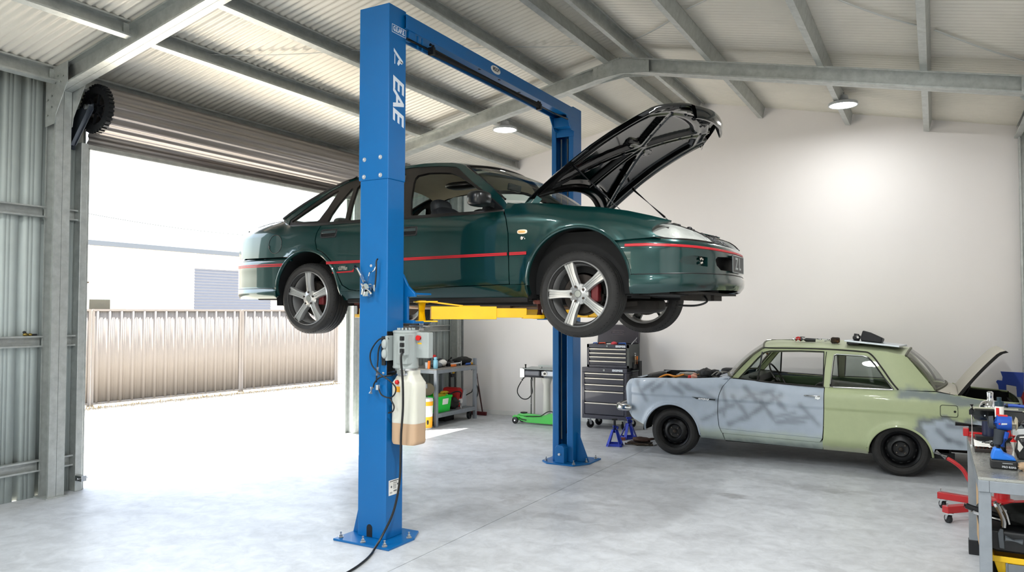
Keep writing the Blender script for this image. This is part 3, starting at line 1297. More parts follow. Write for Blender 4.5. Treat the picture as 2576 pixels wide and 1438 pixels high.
# power unit on the near post
b = MB()
mx, my = -3.375, 4.45
b.lathe([(0, 1.255), (.093, 1.255), (.096, 1.265), (.092, 1.275), (.092, 1.51), (.096, 1.512), (.096, 1.525), (.08, 1.53), (0, 1.53)], (mx, my, 0), (0, 0, 1), 40)
for k in range(14):
    a = 2 * pi * k / 14
    b.cbox((mx + .06 * cos(a), my + .06 * sin(a), 1.535), (.012, .012, .022), Matrix.Rotation(a, 3, 'Z'))
b.box(mx - .01, mx + .085, my - .1, my - .02, 1.29, 1.50)
mot = b.build('motor', M['lgrey'], lift, smooth=30, bevel=.002)
b = MB()
b.box(-3.475, -3.455, 4.335, 4.45, 1.31, 1.49)
b.ball((-3.478, 4.33, 1.36), (.022, .02, .035))
b.ball((-3.478, 4.33, 1.43), (.022, .02, .035))
b.build('capacitor_box', M['lgrey'], mot, bevel=.003)
b = MB()
b.box(mx + .045, mx + .105, my - .155, my - .10, 1.355, 1.50)
sw = b.build('switch_box', M['lgrey'], mot, smooth=0, bevel=.006)
for z in (1.475, 1.43, 1.388):
    b = MB()
    b.cbox((mx + .085, my - .158, z), (.036, .01, .03))
    b.cyl((mx + .085, my - .16, z), (mx + .085, my - .17, z), .013, n=16)
    b.build('switch', M['black'], sw, smooth=30, bevel=.003)
b = MB()
b.box(mx + .08, mx + .20, my + .0, my + .06, 1.33, 1.515)
cb = b.build('control_box', M['lgrey'], mot, smooth=0, bevel=.006)
b = MB()
b.cyl((mx + .12, my, 1.475), (mx + .12, my - .02, 1.475), .017, .02, n=20)
b.build('stop_button', M['redp'], cb)
b = MB()
b.box(mx + .105, mx + .14, my - .001, my, 1.43, 1.44)
b.build('sticker', M['yellow'], cb, smooth=0)
b = MB()
b.lathe([(0, 1.205), (.07, 1.205), (.075, 1.22), (.06, 1.235), (.085, 1.24), (.085, 1.256), (0, 1.256)], (mx, my, 0), (0, 0, 1), 30)
b.tube([(mx - .06, my - .05, 1.235), (mx - .13, my - .07, 1.22), (mx - .15, my - .075, 1.215)], .012, 8)
b.cbox((mx + .02, my - .085, 1.232), (.05, .03, .03))
b.build('pump', M['steel'], mot, smooth=30)
b = MB()
for z in (1.32, 1.45):
    b.box(-3.488, -3.455, 4.41, 4.47, z - .012, z + .012)
b.box(-3.488, -3.482, 4.37, 4.5, 1.2, 1.52)
b.build('mounting_plate', M['blackm'], mot, smooth=0)

# oil tank: translucent moulded box with amber oil standing in it
def tank_rows(inset, z0, z1, cz):
    rows = []
    for z in cz:
        w = 1.0
        if z > 1.15:
            t = (z - 1.15) / .06
            w = 1 - .36 * min(1, t) ** .7
        if z < .735:
            w = 1 - .10 * ((.735 - z) / .025) ** 2
        cx, cyy = -3.352, 4.46
        ax, ay = .112 * w - inset, .082 * min(1, w * 1.15) - inset
        row = []
        for k in range(48):
            a = 2 * pi * k / 48
            p = .42
            row.append((cx + ax * math.copysign(abs(cos(a)) ** p, cos(a)), cyy + ay * math.copysign(abs(sin(a)) ** p, sin(a)), z))
        rows.append(row)
    return rows


TM = mat('translucent tank plastic', 'CFCEC2', .38, trans=.0)
nt = TM.node_tree
pr = nt.nodes['Principled BSDF']
pr.inputs['Subsurface Weight'].default_value = .6
pr.inputs['Subsurface Radius'].default_value = (.1, .1, .08)
pr.inputs['Subsurface Scale'].default_value = .3
OM = mat('tank wall stained by oil', 'B89A7C', .38)
b = MB()
zz = [.71, .716, .724, .735] + [.74 + .02 * k for k in range(6)] + [.862]
b.bm.faces.new([b.bm.verts.new(p) for p in tank_rows(.02, 0, 0, [.708])[0]][::-1])
b.grid(tank_rows(0, 0, 0, zz), cu=True)
oil = b.build('oil_tank', OM, lift, smooth=60)
b = MB()
zz = [.862, .9, 1.0, 1.1, 1.15, 1.165, 1.18, 1.195, 1.205, 1.215, 1.24]
b.grid(tank_rows(0, 0, 0, zz), cu=True)
b.bm.faces.new([b.bm.verts.new(p) for p in tank_rows(.0, 0, 0, [1.24])[0]])
b.build('tank_body', TM, oil, smooth=60)
b = MB()
b.cyl((-3.395, 4.379, 1.155), (-3.395, 4.365, 1.157), .017, .015, n=16)
b.ball((-3.395, 4.366, 1.157), (.014, .008, .014))
b.build('filler_cap', M['redp'], oil)
b = MB()
b.box(-3.418, -3.372, 4.3765, 4.378, 1.085, 1.125)
b.build('sticker', mat('orange label', 'E9A11B', .5), oil, smooth=0, bevel=.006)

# hoses, power cable
for pts in ([(-3.455, 4.345, 1.475), (-3.53, 4.33, 1.46), (-3.60, 4.325, 1.37), (-3.59, 4.325, 1.28), (-3.52, 4.33, 1.215), (-3.43, 4.33, 1.17), (-3.385, 4.345, 1.12), (-3.40, 4.35, 1.07), (-3.44, 4.345, 1.045), (-3.50, 4.335, 1.06), (-3.53, 4.335, 1.10), (-3.535, 4.335, 1.13)],
            [(-3.43, 4.375, 1.205), (-3.51, 4.33, 1.19), (-3.56, 4.325, 1.15), (-3.575, 4.325, 1.11)],
            [(-3.455, 4.35, 1.47), (-3.535, 4.345, 1.41), (-3.55, 4.345, 1.30), (-3.56, 4.345, 1.2), (-3.56, 4.345, 1.15)],
            [(-3.44, 4.345, 1.045), (-3.40, 4.345, .99), (-3.41, 4.345, .95), (-3.45, 4.345, .935)]):
    b = MB()
    b.tube(smoothpts(pts, 8), .0055, 8)
    b.build('hose', M['hose'], lift)
b = MB()
b.cyl((-3.58, 4.32, 1.115), (-3.59, 4.315, 1.07), .014)
b.cbox((-3.54, 4.335, 1.115), (.02, .02, .035))
b.build('valve', M['bolt'], lift)
b = MB()
b.cyl((-3.55, 4.345, 1.26), (-3.555, 4.345, 1.20), .009)
b.build('valve', M['bolt'], lift)
b = MB()
b.cbox((-3.50, 4.352, 1.40), (.035, .018, .17))
b.cbox((-3.50, 4.352, 1.30), (.03, .02, .05))
b.build('terminal_strip', M['black'], lift, smooth=0, bevel=.003)
b = MB()
cp = [(-3.285, 4.29, 1.385), (-3.285, 4.275, 1.33), (-3.29, 4.30, 1.17), (-3.292, 4.32, 1.0), (-3.30, 4.325, .85), (-3.315, 4.33, .7), (-3.335, 4.36, .5), (-3.38, 4.42, .33), (-3.46, 4.30, .12), (-3.50, 4.20, .04), (-3.46, 4.12, .012), (-3.40, 3.98, .011), (-3.33, 3.83, .011), (-3.28, 3.72, .011), (-3.24, 3.5, .011), (-3.3, 3.2, .011)]
cp = [(-3.285, 4.29, 1.385), (-3.285, 4.275, 1.33), (-3.288, 4.30, 1.17), (-3.30, 4.32, .98), (-3.318, 4.325, .80), (-3.325, 4.33, .66), (-3.335, 4.33, .45), (-3.37, 4.31, .25), (-3.42, 4.25, .09), (-3.42, 4.165, .02), (-3.385, 4.09, .011), (-3.33, 3.95, .011), (-3.285, 3.77, .011), (-3.27, 3.55, .011), (-3.33, 3.3, .011)]
b.tube(smoothpts(cp, 8), .0085, 8)
b.build('power_cable', M['hose'], lift)

# chrome release lever on the near face
b = MB()
Yl = 4.352


def lp(px, py, dy=0.0):     # local sketch of the lever (sizes in mm from its hub)
    return (-3.645 + px / 1000, Yl - .018 - dy, 1.84 + py / 1000)


b.cyl((-3.645, 4.366, 1.84), (-3.645, 4.315, 1.84), .03, n=18)
b.cyl((-3.645, 4.366, 1.80), (-3.645, 4.315, 1.80), .024, n=18)
b.cbox((-3.65, 4.34, 1.82), (.05, .04, .085))
b.tube([lp(-25, 40), lp(-60, 95), lp(-100, 150)], [.012, .011, .009], 8)
b.tube([lp(5, 45), lp(15, 85), lp(22, 112)], .006, 8)
b.tube([lp(22, 112), lp(50, 118), lp(68, 130), lp(80, 150)], .005, 6)
b.tube([lp(-5, -15, .03), lp(25, -12, .03), lp(50, -30, .03), lp(65, -50, .03)], .009, 8)
b.tube([lp(-32, 30, .02), lp(-22, -10, .02), lp(-30, -50, .02)], .012, 8)
b.cbox(lp(70, -5), (.014, .014, .05))
b.ball(lp(-35, 0), (.015, .015, .02))
lv = b.build('release_lever', M['chrome'], lift, smooth=40)
b = MB()
b.tube([lp(-97, 146), lp(-118, 158), lp(-128, 148)], .012, 8)
b.build('grip', M['hose'], lv)
b = MB()
b.tube(smoothpts([lp(98, 210), lp(84, 190), lp(84, 120), lp(78, 50), lp(72, 0)], 6), .006, 8)
b.build('release_cable', M['hose'], lv)
b = MB()
b.lathe([(0, .006), (.008, .005), (.011, 0)], (-3.637, 4.366, 2.003), (0, -1, 0), 12)
b.build('rivet', M['bolt'], lift)

# ================================================================ green sedan on the lift
YC = 6.05
car = thing('sedan_car', (-3.7, YC, 1.46), 'dark green four-door sedan with its bonnet open, raised on the blue lift', 'car')
PAINT = mat('dark green metallic', '013230', .28, .5, coat=1.0, coat_ior=1.45)
DARK = mat('underbody black', '121212', .8, var=.3)
TRIM = mat('satin black trim', '15110F', .35)
GLOSSB = mat('gloss black', '08090A', .12, coat=.6)
CGL = glass('car glass', (.80, .88, .86), .10)
BEIGE = mat('beige headliner', 'C6BBA3', .9, var=.04, vs=8)
SEAT = mat('dark seat leather', '202226', .5)
ALLOY = mat('silver alloy', 'AFAFAD', .32, .6, var=.03)
REDS = mat('red stripe', 'AE1B25', .35)
SILV = mat('silver badge', 'C8C2B8', .25, .8)

plan = spl([(-6.17, .73), (-6.08, .785), (-5.98, .83), (-5.8, .866), (-5.4, .888), (-4.8, .896), (-3.5, .898), (-2.6, .893), (-2.1, .88), (-1.8, .852), (-1.6, .80), (-1.45, .73)])
ztop = spl([(-6.17, 2.482), (-5.9, 2.523), (-5.62, 2.552), (-5.5, 2.532), (-5.3, 2.468), (-4.5, 2.470), (-3.1, 2.468), (-3.0, 2.53), (-2.77, 2.528), (-2.43, 2.486), (-2.2, 2.46), (-1.98, 2.42), (-1.65, 2.328), (-1.45, 2.26)])
roll = spl([(-6.17, .17), (-5.65, .20), (-5.5, .13), (-5.3, .035), (-3.1, .03), (-2.9, .08), (-2.4, .11), (-1.6, .11)])
FA, RA = (-2.335, 1.885, .415), (-5.06, 1.83, .392)


def WG(x, z):
    w = plan(x)
    t = ztop(x)
    z0 = t - .15
    if z > z0:
        w -= roll(x) * ((z - z0) / .15) ** 2
    d = (z - 2.13) / .33
    w -= .018 * min(1.4, d * d)
    if z < 1.92:
        w -= .05 * ((1.92 - z) / .14) ** 2
    for cx, cz, R in (FA, RA):
        r = hypot(x - cx, max(0, z - cz) if z > cz else 0)
        w += .014 * math.exp(-((r - R - .01) / .04) ** 2)
    return w


def GG(x, z):
    t = (z - 2.465)
    y = .85 - t * .40 - .03 * max(0, t / .49) ** 2
    if x < -4.7:
        y -= .07 * ((-4.7 - x) / .9) ** 2
    if x > -3.4:
        y -= .02 * ((x + 3.4) / .4) ** 2
    return y


def arc(c, a0, a1, n=28, dr=0.0):
    return [(c[0] + (c[2] + dr) * cos(radians(a0 + (a1 - a0) * i / n)), c[1] + (c[2] + dr) * sin(radians(a0 + (a1 - a0) * i / n))) for i in range(n + 1)]


# outlines in (x, z)
shut_f = [(-2.985, 2.462), (-2.95, 2.40), (-2.925, 2.28), (-2.918, 2.1), (-2.918, 1.874)]
o_wing = ([(-2.978, 2.538), (-2.972, 2.462), (-2.942, 2.40), (-2.917, 2.28), (-2.910, 2.1), (-2.910, 1.877), (-2.752, 1.880)]
          + arc(FA, 178, 46.5) + [(-1.70, 2.203), (-1.735, 2.215), (-1.765, 2.24), (-1.765, 2.27), (-1.74, 2.30), (-1.70, 2.318), (-1.66, 2.328)]
          + [(x, ztop(x) - .004) for x in (-1.8, -1.98, -2.2, -2.43, -2.6, -2.77, -2.9)])
bs = lambda x: 1.846 + (x + 4.67) / 1.74 * .036
o_fdoor = [(-4.02, bs(-4.02)), (-2.918, bs(-2.918))] + shut_f[::-1][1:] + [(-4.0, 2.462), (-4.02, 2.3)]
o_rdoor = [(-4.028, bs(-4.028)), (-4.028, 2.3), (-4.008, 2.462), (-4.915, 2.462), (-4.945, 2.38), (-4.952, 2.31), (-4.92, 2.23)] + arc(RA, 66, 22, 10, .035) + [(-4.62, 1.90), (-4.55, bs(-4.55) + .012), (-4.48, bs(-4.48))]
o_quart = ([(-4.488, bs(-4.5) - .004), (-4.56, bs(-4.56) + .006), (-4.63, 1.897)] + arc(RA, 21.5, 66, 10, .028)
           + [(-4.93, 2.23), (-4.962, 2.31), (-4.955, 2.38), (-4.925, 2.462), (-5.3, 2.464), (-5.42, 2.50)]
           + [(x, ztop(x) - .003) for x in (-5.5, -5.62, -5.75, -5.9, -6.02)] + [(-6.07, 2.45), (-6.085, 2.33), (-6.07, 2.18), (-5.7, 2.176), (-5.33, 2.176)]
           + arc(RA, 118, 2, 30) + [(-4.665, bs(-4.66) - .004)])
o_sill = [(-4.664, 1.765), (-2.757, 1.772), (-2.757, 1.874), (-2.912, bs(-2.912) - .006), (-4.664, bs(-4.664) - .006)]
for sd in (-1, 1):
    kw = dict(side=sd, yc=YC)
    pw = panel('front_wing', o_wing, WG, PAINT, car, **kw)
    pf = panel('front_door', o_fdoor, WG, PAINT, car, **kw)
    pr_ = panel('rear_door', o_rdoor, WG, PAINT, car, **kw)
    pq = panel('rear_quarter', o_quart, WG, PAINT, car, **kw)
    panel('gap_backing', [(-4.62, 1.86), (-2.77, 1.89), (-2.80, 2.10), (-2.72, 2.25), (-2.6, 2.33), (-2.6, 2.44), (-5.3, 2.44), (-5.3, 2.28), (-5.06, 2.25), (-4.88, 2.22), (-4.72, 2.08), (-4.64, 1.95)], WG, DARK, car, lift=-.03, flange=0, step=.1, **kw)  # dark backing added to block light through the panel gaps
    panel('sill', o_sill, WG, PAINT, car, flange=.05, **kw)
    # upper structure: body-coloured pillars and roof rail, black window frames, panes
    hole = [(-2.996, 2.476), (-3.022, 2.512), (-3.17, 2.621), (-3.361, 2.751), (-3.524, 2.878), (-3.575, 2.908), (-3.769, 2.935), (-3.993, 2.948), (-4.2, 2.946), (-4.5, 2.92), (-4.64, 2.895),
            (-4.759, 2.872), (-4.931, 2.801), (-5.107, 2.70), (-5.292, 2.591), (-5.392, 2.537), (-5.385, 2.479)]
    outer = [(-2.978, 2.468), (-2.985, 2.53), (-3.016, 2.564), (-3.148, 2.679), (-3.352, 2.83), (-3.454, 2.897), (-3.54, 2.932), (-3.632, 2.952), (-3.8, 2.968), (-3.93, 2.975), (-4.127, 2.970), (-4.35, 2.957), (-4.5, 2.94),
             (-4.669, 2.908), (-4.796, 2.879), (-4.945, 2.83), (-5.125, 2.745), (-5.321, 2.648), (-5.47, 2.56), (-5.49, 2.535), (-5.42, 2.503), (-5.3, 2.467)]
    panel('pillar_frame', outer, GG, PAINT, car, holes=[hole], step=.05, flange=.03, **kw)
    fo = [(-3.912, 2.485), (-3.955, 2.632), (-3.985, 2.795), (-3.985, 2.837), (-3.965, 2.864), (-3.855, 2.878), (-3.731, 2.87), (-3.613, 2.855), (-3.542, 2.829), (-3.476, 2.795), (-3.393, 2.747), (-3.272, 2.67), (-3.19, 2.61), (-3.185, 2.482), (-3.552, 2.482)]
    rw = [(-4.605, 2.485), (-4.622, 2.65), (-4.63, 2.80), (-4.60, 2.845), (-4.45, 2.885), (-4.2, 2.90), (-4.115, 2.895), (-4.095, 2.87), (-4.06, 2.485)]
    fg = [(-4.862, 2.485), (-4.844, 2.555), (-4.79, 2.66), (-4.69, 2.805), (-4.668, 2.79), (-4.66, 2.566), (-4.65, 2.485)]
    qg = [(-5.355, 2.512), (-5.355, 2.525), (-5.202, 2.608), (-5.05, 2.69), (-4.90, 2.775), (-4.85, 2.795), (-4.845, 2.785), (-4.914, 2.62), (-4.978, 2.515), (-5.0, 2.502)]
    panel('window_frame', hole, GG, TRIM, car, holes=[fo, rw, fg, qg], step=.06, lift=-.006, flange=.025, **kw)
    for q in (rw, fg, qg) if sd < 0 else (fo, rw, fg, qg):
        panel('side_glass', q, GG, CGL, car, flange=0, lift=-.014, step=.1, bstep=.05, **kw)
    b = MB()
    b.grid([[(x, YC + sd * (GG(x, 2.47) + o), 2.466 + z) for o, z in ((-.004, .016), (.010, .014), (.013, 0), (.010, -.012), (-.004, -.014))] for x in [-5.36 + 2.375 * i / 40 for i in range(41)]])
    b.build('belt_moulding', TRIM, car)
    # rub strip with twin red lines
    for (xa, xb) in ((-4.80, -2.925), (-2.905, -2.752)):
        zc = lambda x: 2.101 + (x + 4.8) / 2.05 * .018
        n = max(3, int((xb - xa) / .05))
        b = MB()
        b.grid([[(x, YC + sd * (WG(x, zc(x) + z) + o), zc(x) + z) for z, o in ((.014, 0), (.012, .005), (.0, .007), (-.012, .005), (-.014, 0))] for x in [xa + (xb - xa) * i / n for i in range(n + 1)]])
        rs = b.build('rub_strip', GLOSSB, car)
        for zz in (.0062, -.0062):
            b = MB()
            b.grid([[(x, YC + sd * (WG(x, zc(x) + z) + .0085), zc(x) + z) for z in (zz + .0056, zz - .0056)] for x in [xa + (xb - xa) * i / n for i in range(n + 1)]])
            b.build('stripe', REDS, rs, fixn=False)
    # door handles: framed recess with a flap
    for own, xc, zc in ((pf, -3.90, 2.345), (pr_, -4.80, 2.372)):
        b = MB()
        w, hh = .098, .042

        def rr(w, hh, o, r=.02):
            q = []
            for cx, cz, a in ((w - r, hh - r, 0), (-w + r, hh - r, 90), (-w + r, -hh + r, 180), (w - r, -hh + r, 270)):
                q += [(cx + r * cos(radians(a + 90 * k / 4)), cz + r * sin(radians(a + 90 * k / 4))) for k in range(5)]
            return [(xc + a, YC + sd * (WG(xc + a, zc + c) + o), zc + c) for a, c in q]
        b.grid([rr(w, hh, .0), rr(w - .002, hh - .002, .006), rr(w - .012, hh - .012, .006), rr(w - .014, hh - .014, -.002)], cu=True)
        hd = b.build('door_handle', M['black'], own)
        b = MB()
        b.bm.faces.new([b.bm.verts.new(p) for p in rr(w - .013, hh - .013, .001)])
        b.build('recess', mat('handle recess', '020202', .9), hd)
        b = MB()
        P = [(xc - w + .016, zc + .0), (xc + w - .016, zc + .0), (xc + w - .018, zc + hh - .016), (xc - w + .018, zc + hh - .016)]
        b.prism(P, lambda x, z: (x, YC + sd * (WG(x, z) + .002), z), lambda x, z: (x, YC + sd * (WG(x, z) + .007), z))
        b.build('flap', mat('handle flap', '2C3A3C', .25, coat=.5), hd, bevel=.003)
    # wheel arch liners
    for (cx, cz, R) in (FA, RA):
        b = MB()
        rows = []
        for a in range(-4, 37):
            t = radians(-8 + (a + 4) * 196 / 40)
            rows.append([(cx + (R + .012) * cos(t), YC + sd * yq, cz + (R + .012) * sin(t) * (1 if sin(t) > 0 else 2.0)) for yq in (.865, .70, .45)])
        b.grid(rows)
        b.bm.faces.new([b.bm.verts.new(r_[2]) for r_ in [rows[0]] + rows + [rows[-1]]][1:-1])
        b.build('wheel_arch_liner', DARK, car)
        b = MB()
        rows = []
        for a in range(41):
            t = radians(-2 + a * 184 / 40)
            c_, s_ = cos(t), sin(t)
            row = []
            for dr, o in ((.012, .001), (.004, .006), (-.006, .004), (-.012, -.012)):
                x, z = cx + (R + dr) * c_, cz + (R + dr) * s_
                row.append((x, YC + sd * (min(WG(x, z), WG(cx + (R + .01) * c_, cz + (R + .01) * s_)) + o), z))
            rows.append(row)
        b.grid(rows)
        b.build('arch_lip', PAINT, car)
# near-side fuel lid, repeater, badges
b = MB()
fx, fz, fr_ = -5.475, 2.302, .088
b.tube([(fx + fr_ * cos(t), YC - WG(fx + fr_ * cos(t), fz + fr_ * sin(t)) - .0005, fz + fr_ * sin(t)) for t in [2 * pi * k / 40 for k in range(40)]], .0035, 6, closed=True)
fl = b.build('fuel_lid', M['black'], car)
b = MB()
b.ball((fx - .08, YC - WG(fx - .08, fz - .025) - .002, fz - .025), (.01, .006, .014))
b.build('finger_pull', M['black'], fl)
wy = lambda x, z: YC - WG(x, z)
b = MB()
b.ball((-2.795, wy(-2.795, 2.286) - .002, 2.286), (.045, .008, .018), sq=.7)
sr = b.build('side_repeater', mat('clear indicator lens', 'E9D9C0', .25, coat=.5), car)
b = MB()
b.ball((-2.795, wy(-2.795, 2.286) - .006, 2.286), (.034, .006, .010), sq=.7)
b.build('bulb', mat('amber bulb', 'D9A45C', .4), sr)
b = MB()
b.ball((-2.80, wy(-2.80, 2.237) - .001, 2.237), (.012, .003, .014))
b.ball((-2.782, wy(-2.782, 2.243) - .001, 2.243), (.006, .003, .004))
b.ball((-2.772, wy(-2.772, 2.232) - .001, 2.232), (.005, .003, .006))
b.build('badge', SILV, car)
text('auLll99fan', 'badge', SILV, car, .05, basis((-4.625, wy(-4.6, 2.052) - .003, 2.050), (1, 0, 0), (0, 0, 1)), .001, sx=.62, shear=.25, bold=.0012)
b = MB()
b.prism([(-4.735, 2.005), (-4.49, 2.013), (-4.485, 2.045), (-4.51, 2.025), (-4.735, 2.017)], lambda x, z: (x, wy(x, z) - .001, z), lambda x, z: (x, wy(x, z) - .003, z))
b.build('badge', REDS, car, smooth=0)

# roof, screens, boot lid as one run of stations: (x, edge z, crown)
ST = [(-3.454, 2.897, .045), (-3.54, 2.932, .045), (-3.632, 2.952, .045), (-3.8, 2.968, .045), (-3.93, 2.975, .045), (-4.127, 2.97, .045), (-4.35, 2.957, .045), (-4.5, 2.94, .042), (-4.669, 2.908, .040)]
T = [-1 + i / 12 for i in range(25)]
rows = []
for i, (x, z, c) in enumerate(ST):
    bow = .075 * max(0, 1 - i / 3) - .05 * max(0, 1 - (len(ST) - 1 - i) / 3)
    hw = GG(x, z)
    rows.append([(x + bow * (1 - t * t), YC + t * hw, z + c * (1 - abs(t) ** 2.2)) for t in T])
surf('roof', rows, PAINT, car, smooth=60)
surf('headliner', [[(p[0], YC + (p[1] - YC) * .95, p[2] - .035 - .045 * abs((p[1] - YC) / .63) ** 6) for p in r] for r in rows], BEIGE, car, smooth=60)
top = rows[0]
base = [(-3.012 + .30 * (1 - abs(t) ** 2.2), YC + t * .775, 2.566 + .01 * (1 - t * t)) for t in T]
wr = []
for k in range(11):
    s_ = k / 10
    wr.append([Vector(a).lerp(Vector(c), s_) + Vector((.05, 0, .05)) * (.6 * 4 * s_ * (1 - s_)) * (1 - t ** 4) for a, c, t in zip(top, base, T)])
ws = surf('windscreen', wr, CGL, car, smooth=60)
b = MB()
b.tube([r_[0] + Vector((0, 0, .004)) for r_ in wr][::-1] + [Vector(p) + Vector((0, 0, .004)) for p in wr[0]] + [r_[-1] + Vector((0, 0, .004)) for r_ in wr], .010, 6)
b.build('seal', TRIM, ws)
rtop = rows[-1]
rbase = [(-5.49 - .17 * (1 - abs(t) ** 2.2), YC + t * GG(-5.48, 2.55), 2.555 + .012 * (1 - t * t)) for t in T]
rr_ = []
for k in range(11):
    s_ = k / 10
    rr_.append([Vector(a).lerp(Vector(c), s_) + Vector((-.05, 0, .05)) * (.7 * 4 * s_ * (1 - s_)) * (1 - .3 * t ** 4) for a, c, t in zip(rtop, rbase, T)])
rs_ = surf('rear_window', rr_, CGL, car, smooth=60)
b = MB()
b.tube([r_[0] + Vector((0, 0, .004)) for r_ in rr_] + [Vector(p) + Vector((0, 0, .004)) for p in rr_[-1]] + [r_[-1] + Vector((0, 0, .004)) for r_ in rr_][::-1], .012, 6)
b.build('seal', TRIM, rs_)
dk = []
for i in range(9):
    s_ = i / 8
    x = -5.50 - .62 * s_
    hw = plan(x) - roll(x) - .012
    z = ztop(x) - .001
    bow = -.17 * (1 - s_) - .04 * s_
    dk.append([(x + bow * (1 - abs(t) ** 2.2), YC + t * hw, z + .02 * (1 - t * t)) for t in T])
surf('boot_lid', dk, PAINT, car, smooth=60)


# bumpers and fascias: plan curve (arc length u from the centre) and height
def curve(pts, n=8):
    full = [(x, -y) for x, y in pts] + [(x, y) for x, y in pts[::-1][1:]]
    d = smoothpts([(a, c, 0) for a, c in full], n)
    L = [0]
    for i in range(1, len(d)):
        L.append(L[-1] + (d[i] - d[i - 1]).length)
    h = L[-1] / 2

    def at(u):
        s_ = min(max(u + h, 0), L[-1] - 1e-9)
        lo, hi = 0, len(L) - 1
        while hi - lo > 1:
            md = (lo + hi) // 2
            if L[md] <= s_:
                lo = md
            else:
                hi = md
        f = (s_ - L[lo]) / (L[lo + 1] - L[lo])
        p = d[lo].lerp(d[lo + 1], f)
        tg = (d[min(lo + 2, len(d) - 1)] - d[max(lo - 1, 0)]).normalized()
        return p.x, p.y, tg
    at.h = h
    return at


FP = curve([(-2.10, .880), (-1.93, .873), (-1.77, .85), (-1.63, .80), (-1.535, .72), (-1.465, .60), (-1.41, .44), (-1.375, .22), (-1.362, 0)])
RP = curve([(-5.25, .890), (-5.5, .888), (-5.8, .868), (-6.0, .82), (-6.12, .74), (-6.18, .60), (-6.21, .3), (-6.22, 0)])
offF = spl([(1.78, -.03), (1.81, -.005), (1.85, .016), (1.90, .018), (1.934, .006), (1.94, .0), (2.0, .0), (2.1, .004), (2.15, .0), (2.19, -.012), (2.21, -.03), (2.26, -.075), (2.32, -.15), (2.36, -.2)])
offR = spl([(1.76, -.04), (1.80, .0), (1.85, .01), (1.878, .0), (1.885, .006), (2.0, .006), (2.1, .008), (2.15, .0), (2.172, -.03), (2.19, -.05), (2.3, -.045), (2.42, -.06), (2.48, -.09)])


def mkpos(P, off, sx, lift=0.0, zdrop=lambda u: 0.0):
    def pos(u, z):
        x, y, tg = P(u)
        n = Vector((tg.y, -tg.x))
        if n.x * sx < 0 and abs(n.x) > .2 or (abs(n.x) <= .2 and n.y * y < 0):
            n = -n
        o = off(z) + lift
        return (x + n.x * o, YC + y + n.y * o, z + zdrop(u))
    return pos


nose = lambda u: -.03 * (1 - min(1, abs(u) / .75) ** 2)
lowlift = lambda u: .035 * (1 - min(1, abs(u) / .8) ** 2)


def zF(u):
    return 0


fpos0 = mkpos(FP, offF, 1)


def fpos(u, z, lift=0.0):
    x, y, zz = fpos0(u, z)
    k = (1 - min(1, abs(u) / 1.05) ** 2)
    # the nose dips at its top edge and rises at its lower edge
    w = max(0, min(1, (z - 1.8) / .4))
    return (x, y, z + k * (.035 * (1 - w) - .035 * w))


rpos = mkpos(RP, offR, -1)


def uof(P, x, y):
    best = None
    for i in range(401):
        u = -P.h + 2 * P.h * i / 400
        a, c, _ = P(u)
        d = hypot(a - x, c - y)
        if best is None or d < best[0]:
            best = (d, u)
    return best[1]


def archend(P, A, right, zs):
    """u of the wheel-arch edge for each height (near side, negative u)"""
    out = []
    for z in zs:
        dz = max(0, z - A[1])
        dx = sqrt(max(0, A[2] ** 2 - dz * dz))
        x = A[0] + (dx if right else -dx)
        out.append((uof(P, x, -.88), z))
    return out


outw = lambda P, sx: (lambda u, z: (sx * .3 + P(u)[0] + (1.9 if sx > 0 else 5.6), P(u)[1] * 1.0, 0))
zs = [1.797, 1.85, 1.90, 1.95, 2.0, 2.05, 2.1, 2.15, 2.195]
ae = archend(FP, FA, True, zs)
o_fb = ae + [(-u, z) for u, z in ae[::-1]]
rc = lambda cu, cz, w, h, r=.02, n=4: [(cu + sx_ * (w / 2 - r) + r * cos(radians(a + 90 * k / n)), cz + sz_ * (h / 2 - r) + r * sin(radians(a + 90 * k / n))) for sx_, sz_, a in ((1, 1, 0), (-1, 1, 90), (-1, -1, 180), (1, -1, 270)) for k in range(n + 1)]
intake = [(.42, 2.085), (.20, 2.10), (-.20, 2.10), (-.42, 2.085), (-.455, 2.06), (-.43, 2.01), (-.36, 1.972), (0, 1.968), (.36, 1.972), (.43, 2.01), (.455, 2.06)]
duct = [(-.83, 2.025), (-.80, 2.065), (-.70, 2.078), (-.56, 2.072), (-.555, 1.995), (-.66, 2.0), (-.78, 2.01)]
duct2 = [(-u, z) for u, z in duct]
fb = sheet('front_bumper', o_fb, fpos, PAINT, car, holes=[intake, duct, duct2], ref=outw(FP, 1), flange=.025)
